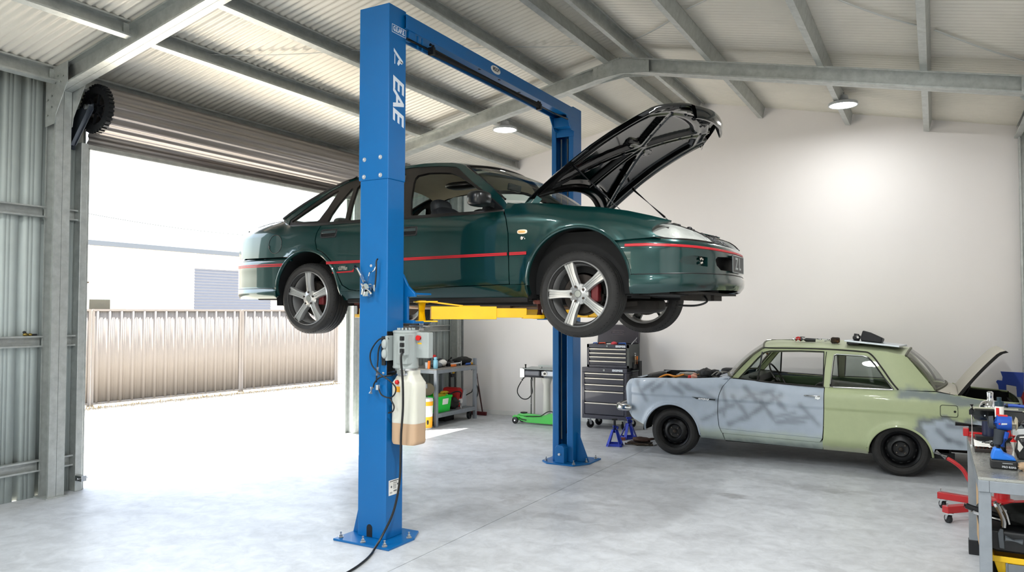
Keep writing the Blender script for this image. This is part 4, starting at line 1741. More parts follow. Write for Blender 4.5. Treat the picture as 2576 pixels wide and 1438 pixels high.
# recesses behind the openings
for hole_, dpt, mt, nm in ((intake, .07, mat('intake black', '050607', .7), 'air_intake'), (duct, .03, PAINT, 'duct'), (duct2, .03, PAINT, 'duct')):
    def pin(u, z, dpt=dpt):
        p = fpos(u, z)
        x, y, tg = FP(u)
        return (p[0] - dpt, p[1] - (dpt * .5 if y > 0 else -dpt * .5) * min(1, abs(y) / .7), p[2])
    cu_ = sum(p[0] for p in hole_) / len(hole_)
    cz_ = sum(p[1] for p in hole_) / len(hole_)
    big = [(cu_ + (u - cu_) * 1.05, cz_ + (z - cz_) * 1.06) for u, z in hole_]
    sheet(nm, big, pin, mt, fb, ref=outw(FP, 1), flange=0)
    b = MB()
    rs0 = resample(hole_, .02)
    b.grid([[fpos(*p) for p in rs0], [pin(*p) for p in rs0]], cu=True)
    b.build(nm + '_edge', mt, fb)
for sgn in (-1, 1):
    b = MB()
    p = fpos(sgn * .60, 2.04)
    for q in ((0, 0, .02), (.006, .012, .012), (-.004, -.012, .014), (.004, .006, -.012), (.0, -.008, -.016)):
        b.ball((p[0] - .018 + q[0], p[1] + q[1], p[2] + q[2]), (.006, .010, .010))
    b.build('pale_mark', SILV, fb)  # small pale silver mark set in each duct
# lip seam
b = MB()
us = [ae[2][0] + .01 + (-2 * ae[2][0] - .02) * i / 80 for i in range(81)]
b.tube([Vector(fpos(u, 1.936)) for u in us], .004, 5)
b.build('seam', M['black'], fb)
# red line round the bumper
b = MB()
us = [ae[6][0] + .02 + (-2 * ae[6][0] - .04) * i / 90 for i in range(91)]


def out(P, u, z, o, f):
    p = Vector(f(u, z))
    x, y, tg = P(u)
    n = Vector((tg.y, -tg.x, 0))
    if n.dot(Vector(outw(P, 1 if P is FP else -1)(u, z))) < 0:
        n = -n
    return p + n * o


b.grid([[out(FP, u, 2.148 + z, o, fpos) for z, o in ((.011, .001), (.008, .006), (-.008, .006), (-.011, .001))] for u in us])
b.build('stripe', REDS, fb)
# rear bumper
zs = [1.785, 1.83, 1.9, 2.0, 2.05, 2.1, 2.14, 2.165]
ae2 = archend(RP, RA, False, zs)
o_rb = ae2 + [(-u, z) for u, z in ae2[::-1]]
rb = sheet('rear_bumper', o_rb, rpos, PAINT, car, ref=outw(RP, -1), flange=.03)
b = MB()
us = [ae2[5][0] + .015 + (-2 * ae2[5][0] - .03) * i / 90 for i in range(91)]
for zc_ in (2.108, 2.092):
    b.grid([[out(RP, u, zc_ + z, o, rpos) for z, o in ((.006, .0), (.005, .004), (-.005, .004), (-.006, .0))] for u in us])
b.build('stripe', REDS, rb)
b = MB()
us = [ae2[2][0] + .01 + (-2 * ae2[2][0] - .02) * i / 80 for i in range(81)]
b.tube([Vector(rpos(u, 1.882)) for u in us], .004, 5)
b.build('seam', M['black'], rb)
# rear fascia and tail lamps
uq = uof(RP, -6.02, -.8)
o_rf = [(uq, 2.18), (-uq, 2.18), (-uq, 2.45), (-uq - .1, 2.475), (uq + .1, 2.475), (uq, 2.45)]
sheet('rear_panel', o_rf, rpos, PAINT, car, ref=outw(RP, -1))
for sgn in (-1, 1):
    tl = [(sgn * (abs(uq) - .02), 2.31), (sgn * (abs(uq) - .02), 2.43), (sgn * (abs(uq) - .06), 2.445), (sgn * .42, 2.43), (sgn * .42, 2.28), (sgn * (abs(uq) - .1), 2.27)]
    if sgn < 0:
        pass
    sheet('tail_lamp', tl, lambda u, z: tuple(out(RP, u, z, .008, rpos)), mat('tail lamp lens', 'C9848E', .15, coat=.6), car, ref=outw(RP, -1))

# headlamps, grille, slam panel
def hpos(u, z):
    return fpos(u, z)


for sgn in (-1, 1):
    hl = [(.425, 2.208), (.60, 2.207), (.80, 2.204), (.93, 2.204), (1.005, 2.214), (1.035, 2.24), (1.03, 2.275), (.99, 2.305), (.93, 2.318), (.84, 2.322), (.70, 2.312), (.56, 2.285), (.455, 2.245)]
    hl = [(sgn * u, z) for u, z in hl]
    lens = sheet('headlamp', hl, lambda u, z: tuple(out(FP, u, z, .004, fpos)), mat('headlamp lens', 'C9CCC6', .18, coat=.8, alpha=.55, var=.06, vs=20), car, ref=outw(FP, 1), flange=.012)
    back = sheet('reflector', hl, lambda u, z: tuple(out(FP, u, z, -.045 - .02 * sin(abs(u) * 22), fpos)), mat('lamp reflector', 'CFCFC8', .35, .5, var=.1, vs=30), lens, ref=outw(FP, 1), flange=0)
    b = MB()
    rs0 = resample(hl, .03)
    b.grid([[out(FP, u, z, .003, fpos) for u, z in rs0], [out(FP, u, z, -.06, fpos) for u, z in rs0]], cu=True)
    b.build('housing', mat('lamp housing', '9A9C98', .4, .3), lens)
    b = MB()
    for uu in (.86, .60):
        b.tube([out(FP, sgn * (uu - .02 + .04 * k / 6), 2.21 + .09 * k / 6, -.02, fpos) for k in range(7)], .004, 5)
    b.build('divider', ALLOY, lens)
    b = MB()
    b.tube([out(FP, u, z, .004, fpos) for u, z in resample(hl, .03)], .005, 6, closed=True)
    b.build('seal', TRIM, lens)
b = MB()
us = [-.43 + .86 * i / 24 for i in range(25)]
b.grid([[out(FP, u, z, -.06, fpos) for z in (2.19, 2.24, 2.29)] for u in us])
b.build('grille_back', mat('intake black', '050607', .7), car)
b = MB()
for k in range(4):
    z = 2.205 + k * .018
    b.tube([out(FP, u, z, -.03 - k * .008, fpos) for u in us], .004, 5)
for u in (-.40, -.2, 0, .2, .40):
    b.tube([out(FP, u, 2.20, -.024, fpos), out(FP, u, 2.268, -.055, fpos)], .006, 5)
b.build('grille', mat('grille grey', '3B4243', .35, .3), car)
b = MB()
us = [-1.03 + 2.06 * i / 60 for i in range(61)]
b.grid([[out(FP, u, 2.325, o + .09 - .02, fpos) + Vector((0, 0, dz + .012 * sin(u * 25) * (abs(u) < .9) - .055 * max(0, 1 - abs(u) / .75))) for o, dz in ((-.10, -.03), (-.09, .0), (-.12, .012), (-.2, .012), (-.21, -.05))] for u in us])
b.build('slam_panel', GLOSSB, car)
b = MB()
for u, r_ in ((-.93, .018), (-.62, .012), (-.45, .02), (-.38, .014), (-.2, .016), (0, .02), (.2, .014), (.45, .018), (.7, .014)):
    p = out(FP, u, 2.325, -.06, fpos) + Vector((0, 0, .018 - .055 * max(0, 1 - abs(u) / .75)))
    b.ball(p, (r_ * 1.3, r_, r_))
b.tube([out(FP, u, 2.325, -.07, fpos) + Vector((0, 0, .012 + .014 * sin(u * 17) - .055 * max(0, 1 - abs(u) / .75))) for u in us], .007, 6)
b.build('latch_parts', M['blackm'], car)
# number plate
b = MB()
b.cbox((-1.350, YC, 2.035), (.008, .372, .134))
np_ = b.build('number_plate', mat('black number plate', '23282A', .4), car, bevel=.004)
b = MB()
for (a, c, d, e) in ((-.186, .186, -.067, -.062), (-.186, .186, .062, .067), (-.186, -.181, -.067, .067), (.181, .186, -.067, .067)):
    b.box(-1.3465, -1.3445, YC + a, YC + c, 2.035 + d, 2.035 + e)
b.build('border', M['lgrey'], np_, smooth=0)
text('Z L', 'lettering', M['lgrey'], np_, .13, basis((-1.3455, YC, 2.035), (0, 1, 0), (0, 0, 1)), .0005, sx=1.0, bold=.002)

# bonnet, raised: closed shape turned up about the rear hinges
HX, HZ, HA = -2.88, 2.55, radians(41.5)
zc_tab = spl([(-2.9, 2.565), (-2.6, 2.548), (-2.2, 2.50), (-1.9, 2.43), (-1.65, 2.345), (-1.5, 2.275), (-1.40, 2.20)])


def hood_pt(s_, t, dn=0.0):
    """s 0..1 rear to front, t -1..1 across, dn metres below the skin (closed)"""
    xr = -2.86 + .22 * (1 - abs(t) ** 2)
    xf = -1.70 + .30 * (1 - abs(t) ** 2.4)
    x = xr + (xf - xr) * s_
    hw = .775 - .05 * s_
    z = zc_tab(x) - .03 * abs(t) ** 2.5 - .02 * max(0, abs(t) - .93) / .07
    x2, z2 = x, z - dn
    dx, dz = x2 - HX, z2 - HZ
    return Vector((HX + dx * cos(HA) - dz * sin(HA), YC + t * hw, HZ + dx * sin(HA) + dz * cos(HA)))


NS, NT = 96, 88
hood = surf('bonnet', [[hood_pt(i / 40, -1 + 2 * j / 40) for j in range(41)] for i in range(41)], PAINT, car, smooth=60)
# pressed inner panel
ribs = [((.10, -.78), (.52, -.05), .05), ((.10, .78), (.52, .05), .05), ((.93, -.62), (.52, -.05), .045), ((.93, .62), (.52, .05), .045),
        ((.52, 0), (.06, 0), .05), ((.06, -.9), (.06, .9), .06), ((.06, -.90), (.95, -.86), .055), ((.06, .90), (.95, .86), .055), ((.90, -.85), (.90, .85), .06), ((.52, -.3), (.52, .3), .03)]


def rib(s_, t):
    d = 9
    for a, c, w in ribs:
        q = segd((s_ * 1.35, t * .75), (a[0] * 1.35, a[1] * .75), (c[0] * 1.35, c[1] * .75)) / w
        d = min(d, q)
    f = max(0, min(1, (1.35 - d) / .5))
    f = f * f * (3 - 2 * f)
    e = max(0, min(1, (min(s_, 1 - s_) * 1.3) / .02, (1 - abs(t)) / .03))
    hollow = .010 * math.exp(-(d / .45) ** 2)
    return .008 + (f * .034 - hollow) * e


b = MB()
b.grid([[hood_pt(i / NS, (-1 + 2 * j / NT) * .985, rib(i / NS, -1 + 2 * j / NT)) for j in range(NT + 1)] for i in range(NS + 1)])
inn = b.build('inner_panel', GLOSSB, hood, smooth=70)
b = MB()
for s_, t in ((.30, -.36), (.30, .36), (.42, -.17), (.42, .17), (.64, -.2), (.64, .2), (.75, -.35), (.75, .35), (.84, -.5), (.84, .5), (.56, 0), (.90, -.3), (.90, .3), (.90, -.55), (.90, .55), (.24, -.5), (.24, .5)):
    p = hood_pt(s_, t, rib(s_, t) + .0015)
    q = hood_pt(s_, t, rib(s_, t) + .006)
    b.lathe([(0, .0), (.017, 0), (.018, -.002)], p, (q - p), 14)
b.build('drain_hole', mat('dark hole', '0C1420', .8), hood)
b = MB()
rows = []
for j in range(41):
    t = -1 + 2 * j / 40
    row = [hood_pt(1, t, 0), hood_pt(1.004, t, .012), hood_pt(1.0, t, .03), hood_pt(.985, t * .99, .04)]
    rows.append(row)
b.grid(rows)
b.build('front_lip', GLOSSB, hood, smooth=60)
b = MB()
rows = []
for j in range(21):
    t = (-1 + 2 * j / 20) * .52
    rows.append([hood_pt(1.0, t, 0), hood_pt(1.012, t, .03), hood_pt(1.0, t, .075), hood_pt(.965, t * .97, .15), hood_pt(.955, t * .97, .15), hood_pt(.985, t, .04)])
b.grid(rows)
b.build('nose_piece', GLOSSB, hood, smooth=40)
b = MB()
for s_, t, r_ in ((.93, 0, .05), (.93, .09, .035), (.92, -.1, .03), (.955, .03, .03), (.91, .15, .022), (.90, -.17, .02), (.95, -.05, .03)):
    b.ball(hood_pt(s_, t, .065), (r_, r_ * 1.1, r_ * .7), amp=.3, seed=s_ * 50)
b.tube([hood_pt(.90, -.3, .05), hood_pt(.93, -.1, .06), hood_pt(.95, .12, .06), hood_pt(.91, .3, .05)], .007, 6)
b.build('bonnet_latch', M['blackm'], hood)
for sd in (-1, 1):
    # hinge and gas strut
    b = MB()
    p = hood_pt(.02, sd * .93, .02)
    b.bar((HX + .10, YC + sd * .74, 2.50), p + Vector((.07, 0, -.0)), .012, .05)
    b.bar((HX + .02, YC + sd * .74, 2.50), p + Vector((.0, 0, -.0)), .012, .035)
    b.build('hinge', PAINT, car, smooth=0)
    a0 = hood_pt(.36, sd * .90, .04)
    e0 = Vector((-2.05, YC + sd * .72, 2.43))
    md = a0.lerp(e0, .72)
    b = MB()
    b.tube([a0, md], .0105, 10)
    stt = b.build('gas_strut', M['blackm'], car)
    b = MB()
    b.tube([md, e0], .005, 8)
    b.build('rod', M['steel'], stt)

# cowl, engine bay, underbody
b = MB()
b.grid([[(-3.0 + .28 * (1 - abs(t) ** 2) + d, YC + t * .76, z) for d, z in ((0, 2.545), (.05, 2.54), (.12, 2.535), (.14, 2.40))] for t in T])
b.build('cowl', TRIM, car)
b = MB()
b.box(-2.95, -2.90, YC - .72, YC + .72, 1.80, 2.50)
b.box(-2.9, -1.66, YC - .70, YC + .70, 1.79, 1.80)
for sd in (-1, 1):
    b.box(-2.9, -1.68, *sorted((YC + sd * .70, YC + sd * .72)), 1.80, 2.28)
b.build('engine_bay', DARK, car, smooth=0)
b = MB()
b.ball((-2.25, YC, 2.08), (.40, .28, .22), sq=.6)
b.box(-2.55, -1.95, YC - .18, YC + .18, 2.2, 2.30)
b.build('engine', mat('engine alloy', '6A6B6A', .5, .6), car, smooth=40)
b = MB()
b.box(-5.9, -2.75, YC - .70, YC + .70, 1.775, 1.80)
b.box(-4.62, -2.8, YC - .14, YC + .14, 1.72, 1.80)
for sd in (-1, 1):
    b.box(-4.6, -2.8, *sorted((YC + sd * .62, YC + sd * .72)), 1.755, 1.79)
    b.box(-4.62, -2.78, *sorted((YC + sd * .80, YC + sd * .83)), 1.74, 1.78)
b.build('floor_pan', DARK, car, smooth=0, bevel=.01)
b = MB()
b.box(-2.45, -2.25, YC - .45, YC + .45, 1.66, 1.74)
b.box(-1.9, -1.5, YC - .60, YC + .60, 1.80, 1.815)
for sd in (-1, 1):
    b.bar((-2.35, YC + sd * .35, 1.70), (-2.35, YC + sd * .68, 1.72), .06, .04)
    b.bar((-2.05, YC + sd * .38, 1.73), (-2.33, YC + sd * .64, 1.70), .04, .035)
    b.tube([(-2.35, YC + sd * .55, 1.75), (-2.38, YC + sd * .50, 2.2)], .045, 12)
    b.box(-1.72, -1.55, *sorted((YC + sd * .05, YC + sd * .3)), 1.755, 1.80)
b.ball((-2.2, YC, 1.72), (.25, .16, .07), sq=.6)
b.build('front_subframe', mat('greasy steel', '2A2622', .6, .4, var=.3, vs=12), car, smooth=30)
b = MB()
b.tube(smoothpts([(-2.4, YC + .18, 1.70), (-3.0, YC + .15, 1.71), (-4.0, YC + .16, 1.71), (-4.7, YC + .2, 1.72), (-5.2, YC + .35, 1.78), (-5.9, YC + .45, 1.80)], 6), .028, 10)
b.lathe([(0, -.25), (.07, -.25), (.085, -.22), (.085, .22), (.07, .25), (0, .25)], (-3.7, YC + .15, 1.72), (1, 0, 0), 20)
b.tube([(-4.95, YC - .6, 1.78), (-5.09, YC, 1.76), (-4.95, YC + .6, 1.78)], .04, 10)
b.tube([(-4.62, YC - .55, 1.735), (-4.35, YC - .62, 1.73)], .02, 8)
b.build('exhaust', mat('old exhaust steel', '6E5A48', .55, .6, var=.25, vs=9), car)
b = MB()
b.tube(smoothpts([(-1.55, YC - .25, 1.795), (-1.52, YC - .28, 1.745), (-1.6, YC - .28, 1.715), (-1.75, YC - .25, 1.715)], 6), .008, 8)
b.build('hose', M['hose'], car)

# interior
for sd in (-1, 1):
    for (xs_, nm) in ((-3.78, 'front_seat'),):
        b = MB()
        ys_ = YC + sd * .36
        b.ball((xs_ + .25, ys_, 2.08), (.27, .25, .09), sq=.6)
        b.ball((xs_ - .03, ys_, 2.32), (.085, .25, .29), sq=.6, R=Matrix.Rotation(radians(-14), 3, 'Y'))
        st_ = b.build(nm, SEAT, car)
        b = MB()
        b.ball((xs_ - .14, ys_, 2.595), (.055, .135, .085), sq=.6, R=Matrix.Rotation(radians(-10), 3, 'Y'))
        b.build('headrest', SEAT, st_)
b = MB()
b.ball((-4.75, YC, 2.08), (.26, .62, .09), sq=.5)
b.ball((-5.05, YC, 2.32), (.09, .62, .24), sq=.5, R=Matrix.Rotation(radians(-18), 3, 'Y'))
for sd in (-1, 1):
    b.ball((-5.12, YC + sd * .33, 2.52), (.05, .12, .07), sq=.6)
b.build('rear_seat', SEAT, car)
b = MB()
b.box(-5.6, -5.1, YC - .62, YC + .62, 2.44, 2.47)
b.build('parcel_shelf', SEAT, car, smooth=0)
b = MB()
b.grid([[(x, YC + t * .74, z) for x, z in ((-3.02, 2.52), (-3.12, 2.51), (-3.2, 2.46), (-3.22, 2.2), (-3.1, 2.0))] for t in T])
b.ball((-3.2, YC - .36, 2.47), (.10, .18, .05))
b.build('dashboard', SEAT, car)
b = MB()
sw_c, sw_a = Vector((-3.36, YC - .36, 2.36)), Vector((-.9, 0, .42)).normalized()
u_, v_, _ = frame(sw_a)
b.tube([sw_c + u_ * .185 * cos(t) + v_ * .185 * sin(t) for t in [2 * pi * k / 32 for k in range(32)]], .014, 8, closed=True)
for k in range(3):
    t = radians(90 + 120 * k)
    b.tube([sw_c, sw_c + u_ * .18 * cos(t) + v_ * .18 * sin(t)], .012, 6)
b.tube([sw_c, sw_c - sw_a * .2], .03, 8)
b.build('steering_wheel', M['black'], car)
b = MB()
b.ball((-3.92, YC - .02, 2.862), (.17, .11, .035), sq=.8)
b.build('roof_console', mat('dark console', '1E1A17', .4), car)
b = MB()
b.cbox((-3.52, YC - .30, 2.925), (.15, .10, .025))
il = b.build('interior_lamp', mat('lamp bezel', '3A2E24', .4), car, bevel=.01)
b = MB()
b.cbox((-3.52, YC - .30, 2.910), (.10, .06, .01))
b.build('lens', mat('lamp lens', 'F0E6CC', .3), il, bevel=.004)
b = MB()
b.cbox((-3.36, YC, 2.80), (.03, .22, .065), Matrix.Rotation(radians(10), 3, 'Y'))
b.build('rear_view_mirror', M['black'], car, bevel=.01)
# door mirrors
for sd in (-1, 1):
    b = MB()
    b.ball((-3.13, YC + sd * .985, 2.555), (.075, .095, .062), sq=.55, R=Matrix.Rotation(sd * .18, 3, 'Z'))
    b.prism([(-3.19, 2.48), (-3.0, 2.476), (-3.17, 2.615), (-3.19, 2.62)], lambda x, z: (x, YC + sd * (GG(x, z) - .004), z), lambda x, z: (x, YC + sd * (GG(x, z) + .012), z))
    b.bar((-3.10, YC + sd * .84, 2.515), (-3.11, YC + sd * .93, 2.53), .05, .04)
    b.build('door_mirror', mat('mirror black', '0C0D0E', .3), car, smooth=35)

# wheels
def tyre_prof(R, rim, w, shoulder=.045, groove=True):
    """(radius, axial 0 = outer face)"""
    p = [(rim, .015), (rim + .012, .004), (rim + .03, -.004), ((R + rim) / 2, -.008), (R - .022, .002), (R - .006, .018), (R, .035)]
    if groove:
        for k in range(4):
            a = .035 + (w - .07) * (k + .62) / 4.25
            p += [(R + .001, a), (R - .007, a + .001), (R - .007, a + .007), (R + .001, a + .008)]
    p += [(R, w - .035), (R - .006, w - .018), (R - .022, w - .002), ((R + rim) / 2, w + .008), (rim + .03, w + .004), (rim, w - .015), (rim - .015, w - .03), (rim - .015, .03)]
    return p


def alloy_wheel(c, sd, rot):
    c = Vector(c)
    ax = Vector((0, -sd, 0))        # from the outer face inwards
    u_, v_ = Vector((1, 0, 0)), Vector((0, 0, 1))
    b = MB()
    b.lathe(tyre_prof(.329, .243, .225), c, ax, 72, closed=True)
    # tread sipes: blocks cut between shoulder and groove
    tyre = b.build('tyre', M['rubber'], car, smooth=30)
    b = MB()
    for k in range(60):
        t = 2 * pi * k / 60
        for (a0_, a1_, sk) in ((.012, .045, .03), (.182, .214, -.03)):
            d0 = u_ * cos(t) + v_ * sin(t)
            d1 = u_ * cos(t + sk) + v_ * sin(t + sk)
            b.bar(c + d0 * (.3275 - (.010 if a0_ < .1 else .001)) + ax * a0_, c + d1 * (.3275 - (.001 if a0_ < .1 else .010)) + ax * a1_, .0055, .006, d0)
    b.build('tread', mat('tread groove', '0A0A0A', .9), tyre, smooth=0)
    b = MB()
    b.lathe([(.242, -.002), (.250, .004), (.252, .010), (.246, .018), (.236, .030), (.222, .06), (.215, .13), (.225, .205), (.243, .21), (.232, .20), (.222, .19)], c, ax, 64)
    rim = b.build('rim', ALLOY, car, smooth=40)
    for k in range(5):
        t = radians(rot + 72 * k)
        d = u_ * cos(t) + v_ * sin(t)
        e = u_ * -sin(t) + v_ * cos(t)
        b = MB()
        rows = []
        for i in range(11):
            s_ = i / 10
            r_ = .045 + .200 * s_
            w = .034 - .006 * sin(pi * s_) + .008 * s_ ** 2
            dep = .032 - .022 * s_ ** .8 - .006 * sin(pi * s_)
            rows.append([c + d * r_ + e * (w * q) + ax * (dep + o) for q, o in ((-1.0, .045), (-1.0, .006), (-.9, .0), (-.50, -.001), (-.40, .006), (-.08, .006), (0, .003), (.08, .006), (.40, .006), (.50, -.001), (.9, 0), (1.0, .006), (1.0, .045))])
        b.grid(rows)
        b.build('spoke', ALLOY, rim, smooth=35)
        b = MB()
        q = c + d * .0565
        b.lathe([(0, .022), (.0095, .020), (.010, .012), (.0, .012)], q + ax * 0, ax, 6)
        b.build('wheel_nut', mat('dark nut', '3A322C', .4, .6), rim, smooth=0)
    b = MB()
    b.lathe([(0, .020), (.03, .021), (.036, .026), (.07, .030), (.08, .036), (.08, .09), (0, .09)], c, ax, 40)
    b.build('hub', ALLOY, rim)
    b = MB()
    b.lathe([(0, .012), (.024, .013), (.029, .018), (.030, .026)], c, ax, 30)
    b.build('centre_cap', mat('cap grey', '8E918C', .35, .5), rim)
    b = MB()
    b.lathe([(.0, .10), (.15, .10), (.152, .105), (.152, .125), (0, .125)], c, ax, 48)
    b.lathe([(.0, .13), (.165, .13), (.165, .135), (0, .135)], c, ax, 40)
    b.build('brake_disc', mat('rusty disc', '2A2420', .5, .5, var=.3, vs=14), car)
    b = MB()
    b.bar(c + u_ * .12 + v_ * -.06 + ax * .09, c + u_ * .12 + v_ * .08 + ax * .09, .06, .07, ax)
    b.build('brake_caliper', mat('dark red caliper', '5E1216', .5), car, bevel=.01)
    b = MB()
    b.tube([c + ax * .12, c + ax * .30], .05, 14)
    b.build('axle_stub', DARK, car)


for sd in (-1, 1):
    alloy_wheel((-2.35, YC + sd * .85, 1.80), sd, 180 if sd < 0 else 20)
    alloy_wheel((-5.09, YC + sd * .85, 1.785), sd, 90 if sd < 0 else 40)

# ================================================================ old two-door car
YO = 9.4
old = thing('vintage_car', (-1.4, YO, 0), 'old two-door car in blue grey primer and pale green, boot lid up', 'car')
OLDP = mat('old car paint', (.4, .45, .3), .42, coat=.12, attr='Col', var=.05, vs=9, bump=.03, bs=25)
CHR = mat('pitted chrome', 'C9CAC8', .16, 1.0, rvar=.06, var=.05, vs=30)
BLK = mat('black wheel steel', '0D0E10', .4, .2)
GRN, PRI, DUST, CRM, BARE = hx('ACB78E'), hx('ABB7C4'), hx('5D646B'), hx('B9B5A6'), hx('4E5860')
STROKES = [(-3.13, 0.83, -3.01, 0.62), (-3.04, 0.74, -2.88, 0.86), (-2.73, 0.84, -2.56, 0.72), (-2.6, 0.84, -2.34, 0.74), (-2.34, 0.74, -2.16, 0.66), (-2.1, 0.82, -2.06, 0.61), (-2.06, 0.61, -2.09, 0.5), (-2.34, 0.43, -2.05, 0.59), (-2.05, 0.59, -1.79, 0.75), (-1.79, 0.75, -1.56, 0.8), (-1.99, 0.72, -1.82, 0.5), (-2.03, 0.41, -1.82, 0.51), (-1.82, 0.51, -1.63, 0.65), (-1.63, 0.65, -1.47, 0.77), (-1.68, 0.68, -1.55, 0.5), (-1.57, 0.78, -1.43, 0.61), (-1.55, 0.52, -1.34, 0.58), (-1.42, 0.51, -1.16, 0.55), (-1.27, 0.66, -1.1, 0.48), (-1.85, 0.83, -1.73, 0.7), (-1.52, 0.47, -1.24, 0.49), (-2.77, 0.86, -2.92, 0.74)]


def mixc(a, b, f):
    f = max(0, min(1, f))
    return tuple(x + (y - x) * f for x, y in zip(a, b))


def nz(x, z, s=9.0, o=0.0):
    return noise.noise(Vector((x * s, z * s, o)))


def sst(a, b, x):
    t = max(0, min(1, (x - a) / (b - a)))
    return t * t * (3 - 2 * t)


def paint_primer(x, z, y):
    f = 0
    for x0, z0, x1, z1 in STROKES:
        d = segd((x, z), (x0, z0), (x1, z1)) + .022 * nz(x, z, 11)
        f = max(f, .55 * math.exp(-(d / .029) ** 2))
    f += .22 * max(0, nz(x, z, 4, 3)) + .10 * max(0, nz(x, z, 11, 5))
    c = mixc(PRI, DUST, f)
    # old green showing through at the bottom
    c = mixc(c, GRN, .45 * sst(.40, .30, z + .03 * nz(x, z, 8)))
    return mixc(c, BARE, .5 * sst(.26, .21, z + .03 * nz(x, z, 20, 7)))


def paint_green(x, z, y):
    c = mixc(GRN, hx('A7B28A'), .6 * max(0, nz(x, z, 3, 9)))
    # filler and primer patches on the rear quarter
    if y < YO + .5:
        w = .05 * nz(x, z, 7, 1) + .03 * nz(x, z, 18, 2)
        up = sst(.035, -.01, abs(z + w * .7 - (.835 - .10 * max(0, x + .1))) - .035) * sst(-.42, -.30, x + w)
        c = mixc(c, hx('6E7880'), .85 * up)
        lowp = sst(.64, .56, z + w + .06 * max(0, -x)) * sst(-.22, -.08, x + w * 1.5) * sst(-1, -.9, x)
        c = mixc(c, PRI, .95 * lowp)
        edge = lowp * (1 - lowp) * 4
        c = mixc(c, DUST, .8 * edge)
        for a in ((.0, .50, .10, .40), (.08, .42, .2, .38), (.1, .55, .3, .52)):
            c = mixc(c, DUST, .6 * lowp * math.exp(-((segd((x, z), a[:2], a[2:]) + w * .3) / .025) ** 2))
    c = mixc(c, hx('B9B9AE'), .55 * sst(.27, .21, z + .03 * nz(x, z, 16, 4)))
    return c


def paint_cream(x, z, y):
    return mixc(CRM, hx('ABA596'), .7 * max(0, nz(x, y, 5, 2)))


def paint_roof(x, z, y):
    return mixc(hx('AEB796'), hx('B9BBA8'), sst(-.1, .25, x) + .4 * max(0, nz(x, y, 3)))


plan2 = spl([(-3.33, .60), (-3.27, .70), (-3.15, .752), (-3.0, .775), (-2.5, .79), (-1.5, .80), (-.3, .797), (.2, .78), (.6, .745), (.75, .71)])
ztop2 = spl([(-3.31, .80), (-3.27, .845), (-3.18, .866), (-2.85, .886), (-2.47, .897), (-2.12, .92), (-2.0, .918), (-1.55, .888), (-1.04, .868), (-.3, .872), (.0, .87), (.36, .812), (.7, .79)])
FA2, RA2 = (-2.70, .262, .328), (-.335, .215, .292)


def WO(x, z):
    w = plan2(x)
    t = ztop2(x)
    z0 = t - .12
    if z > z0:
        w -= (.055 if x > -2.05 else .075) * ((z - z0) / .12) ** 2
    c = .665 - .03 * (x + 1.05) * .6
    if z < c:
        w -= .012 * sst(0, .03, c - z)
    d = (z - .6) / .4
    w -= .02 * d * d
    if z < .34:
        w -= .09 * ((.34 - z) / .14) ** 2
    for cx, cz, R in (FA2, RA2):
        r = hypot(x - cx, max(0, z - cz))
        w += .016 * math.exp(-((r - R - .012) / .028) ** 2)
    return w


def GO(x, z):
    t = z - .86
    y = .742 - t * .34 - .10 * t * t
    if x > -.5:
        y -= .05 * ((x + .5) / .5) ** 2
    if x < -1.6:
        y -= .015 * ((-1.6 - x) / .45) ** 2
    return y


shut2 = [(-2.02, .922), (-2.055, .88), (-2.10, .82), (-2.135, .74), (-2.153, .66), (-2.158, .52), (-2.145, .38), (-2.115, .306)]
sb = lambda x: .306 - (x + 2.11) * .021
o_wing2 = ([(-2.030, .925)] + [(x - .006, z) for x, z in shut2[1:]] + [(-2.115, .302), (-2.10, .215), (-2.37, .222)] + arc(FA2, 2, 176) + [(-3.03, .33), (-3.08, .345), (-3.17, .385), (-3.20, .405)]
           + [(-3.20, .60), (-3.20, .75)] + [(x, ztop2(x) - .002) for x in (-3.20, -3.15, -3.0, -2.85, -2.6, -2.4, -2.2, -2.1)])
o_door2 = [(-2.022, .916)] + [(x + .002, z) for x, z in shut2[1:]] + [(-2.105, .302), (-2.09, .302)] + [(-1.09, sb(-1.09)), (-1.062, .33), (-1.052, .45), (-1.044, .67), (-1.042, .86)] + [(x, ztop2(x) - .004) for x in (-1.3, -1.55, -1.8)]
o_sill2 = [(-2.10, .298), (-2.095, .213), (-1.6, .207), (-1.2, .200), (-1.07, .198), (-1.058, .28), (-1.085, sb(-1.085) - .006)]
o_quart2 = ([(-1.034, .864), (-1.036, .67), (-1.044, .45), (-1.052, .33), (-1.062, .285), (-1.064, .198), (-.64, .192)] + arc(RA2, 184, -2)[::1]
            + [(-.02, .31), (.28, .318), (.60, .33), (.70, .36), (.735, .45), (.75, .6), (.735, .70), (.69, .785)] + [(x, ztop2(x) - .002) for x in (.6, .36, .2, .0, -.3, -.6, -.9)])
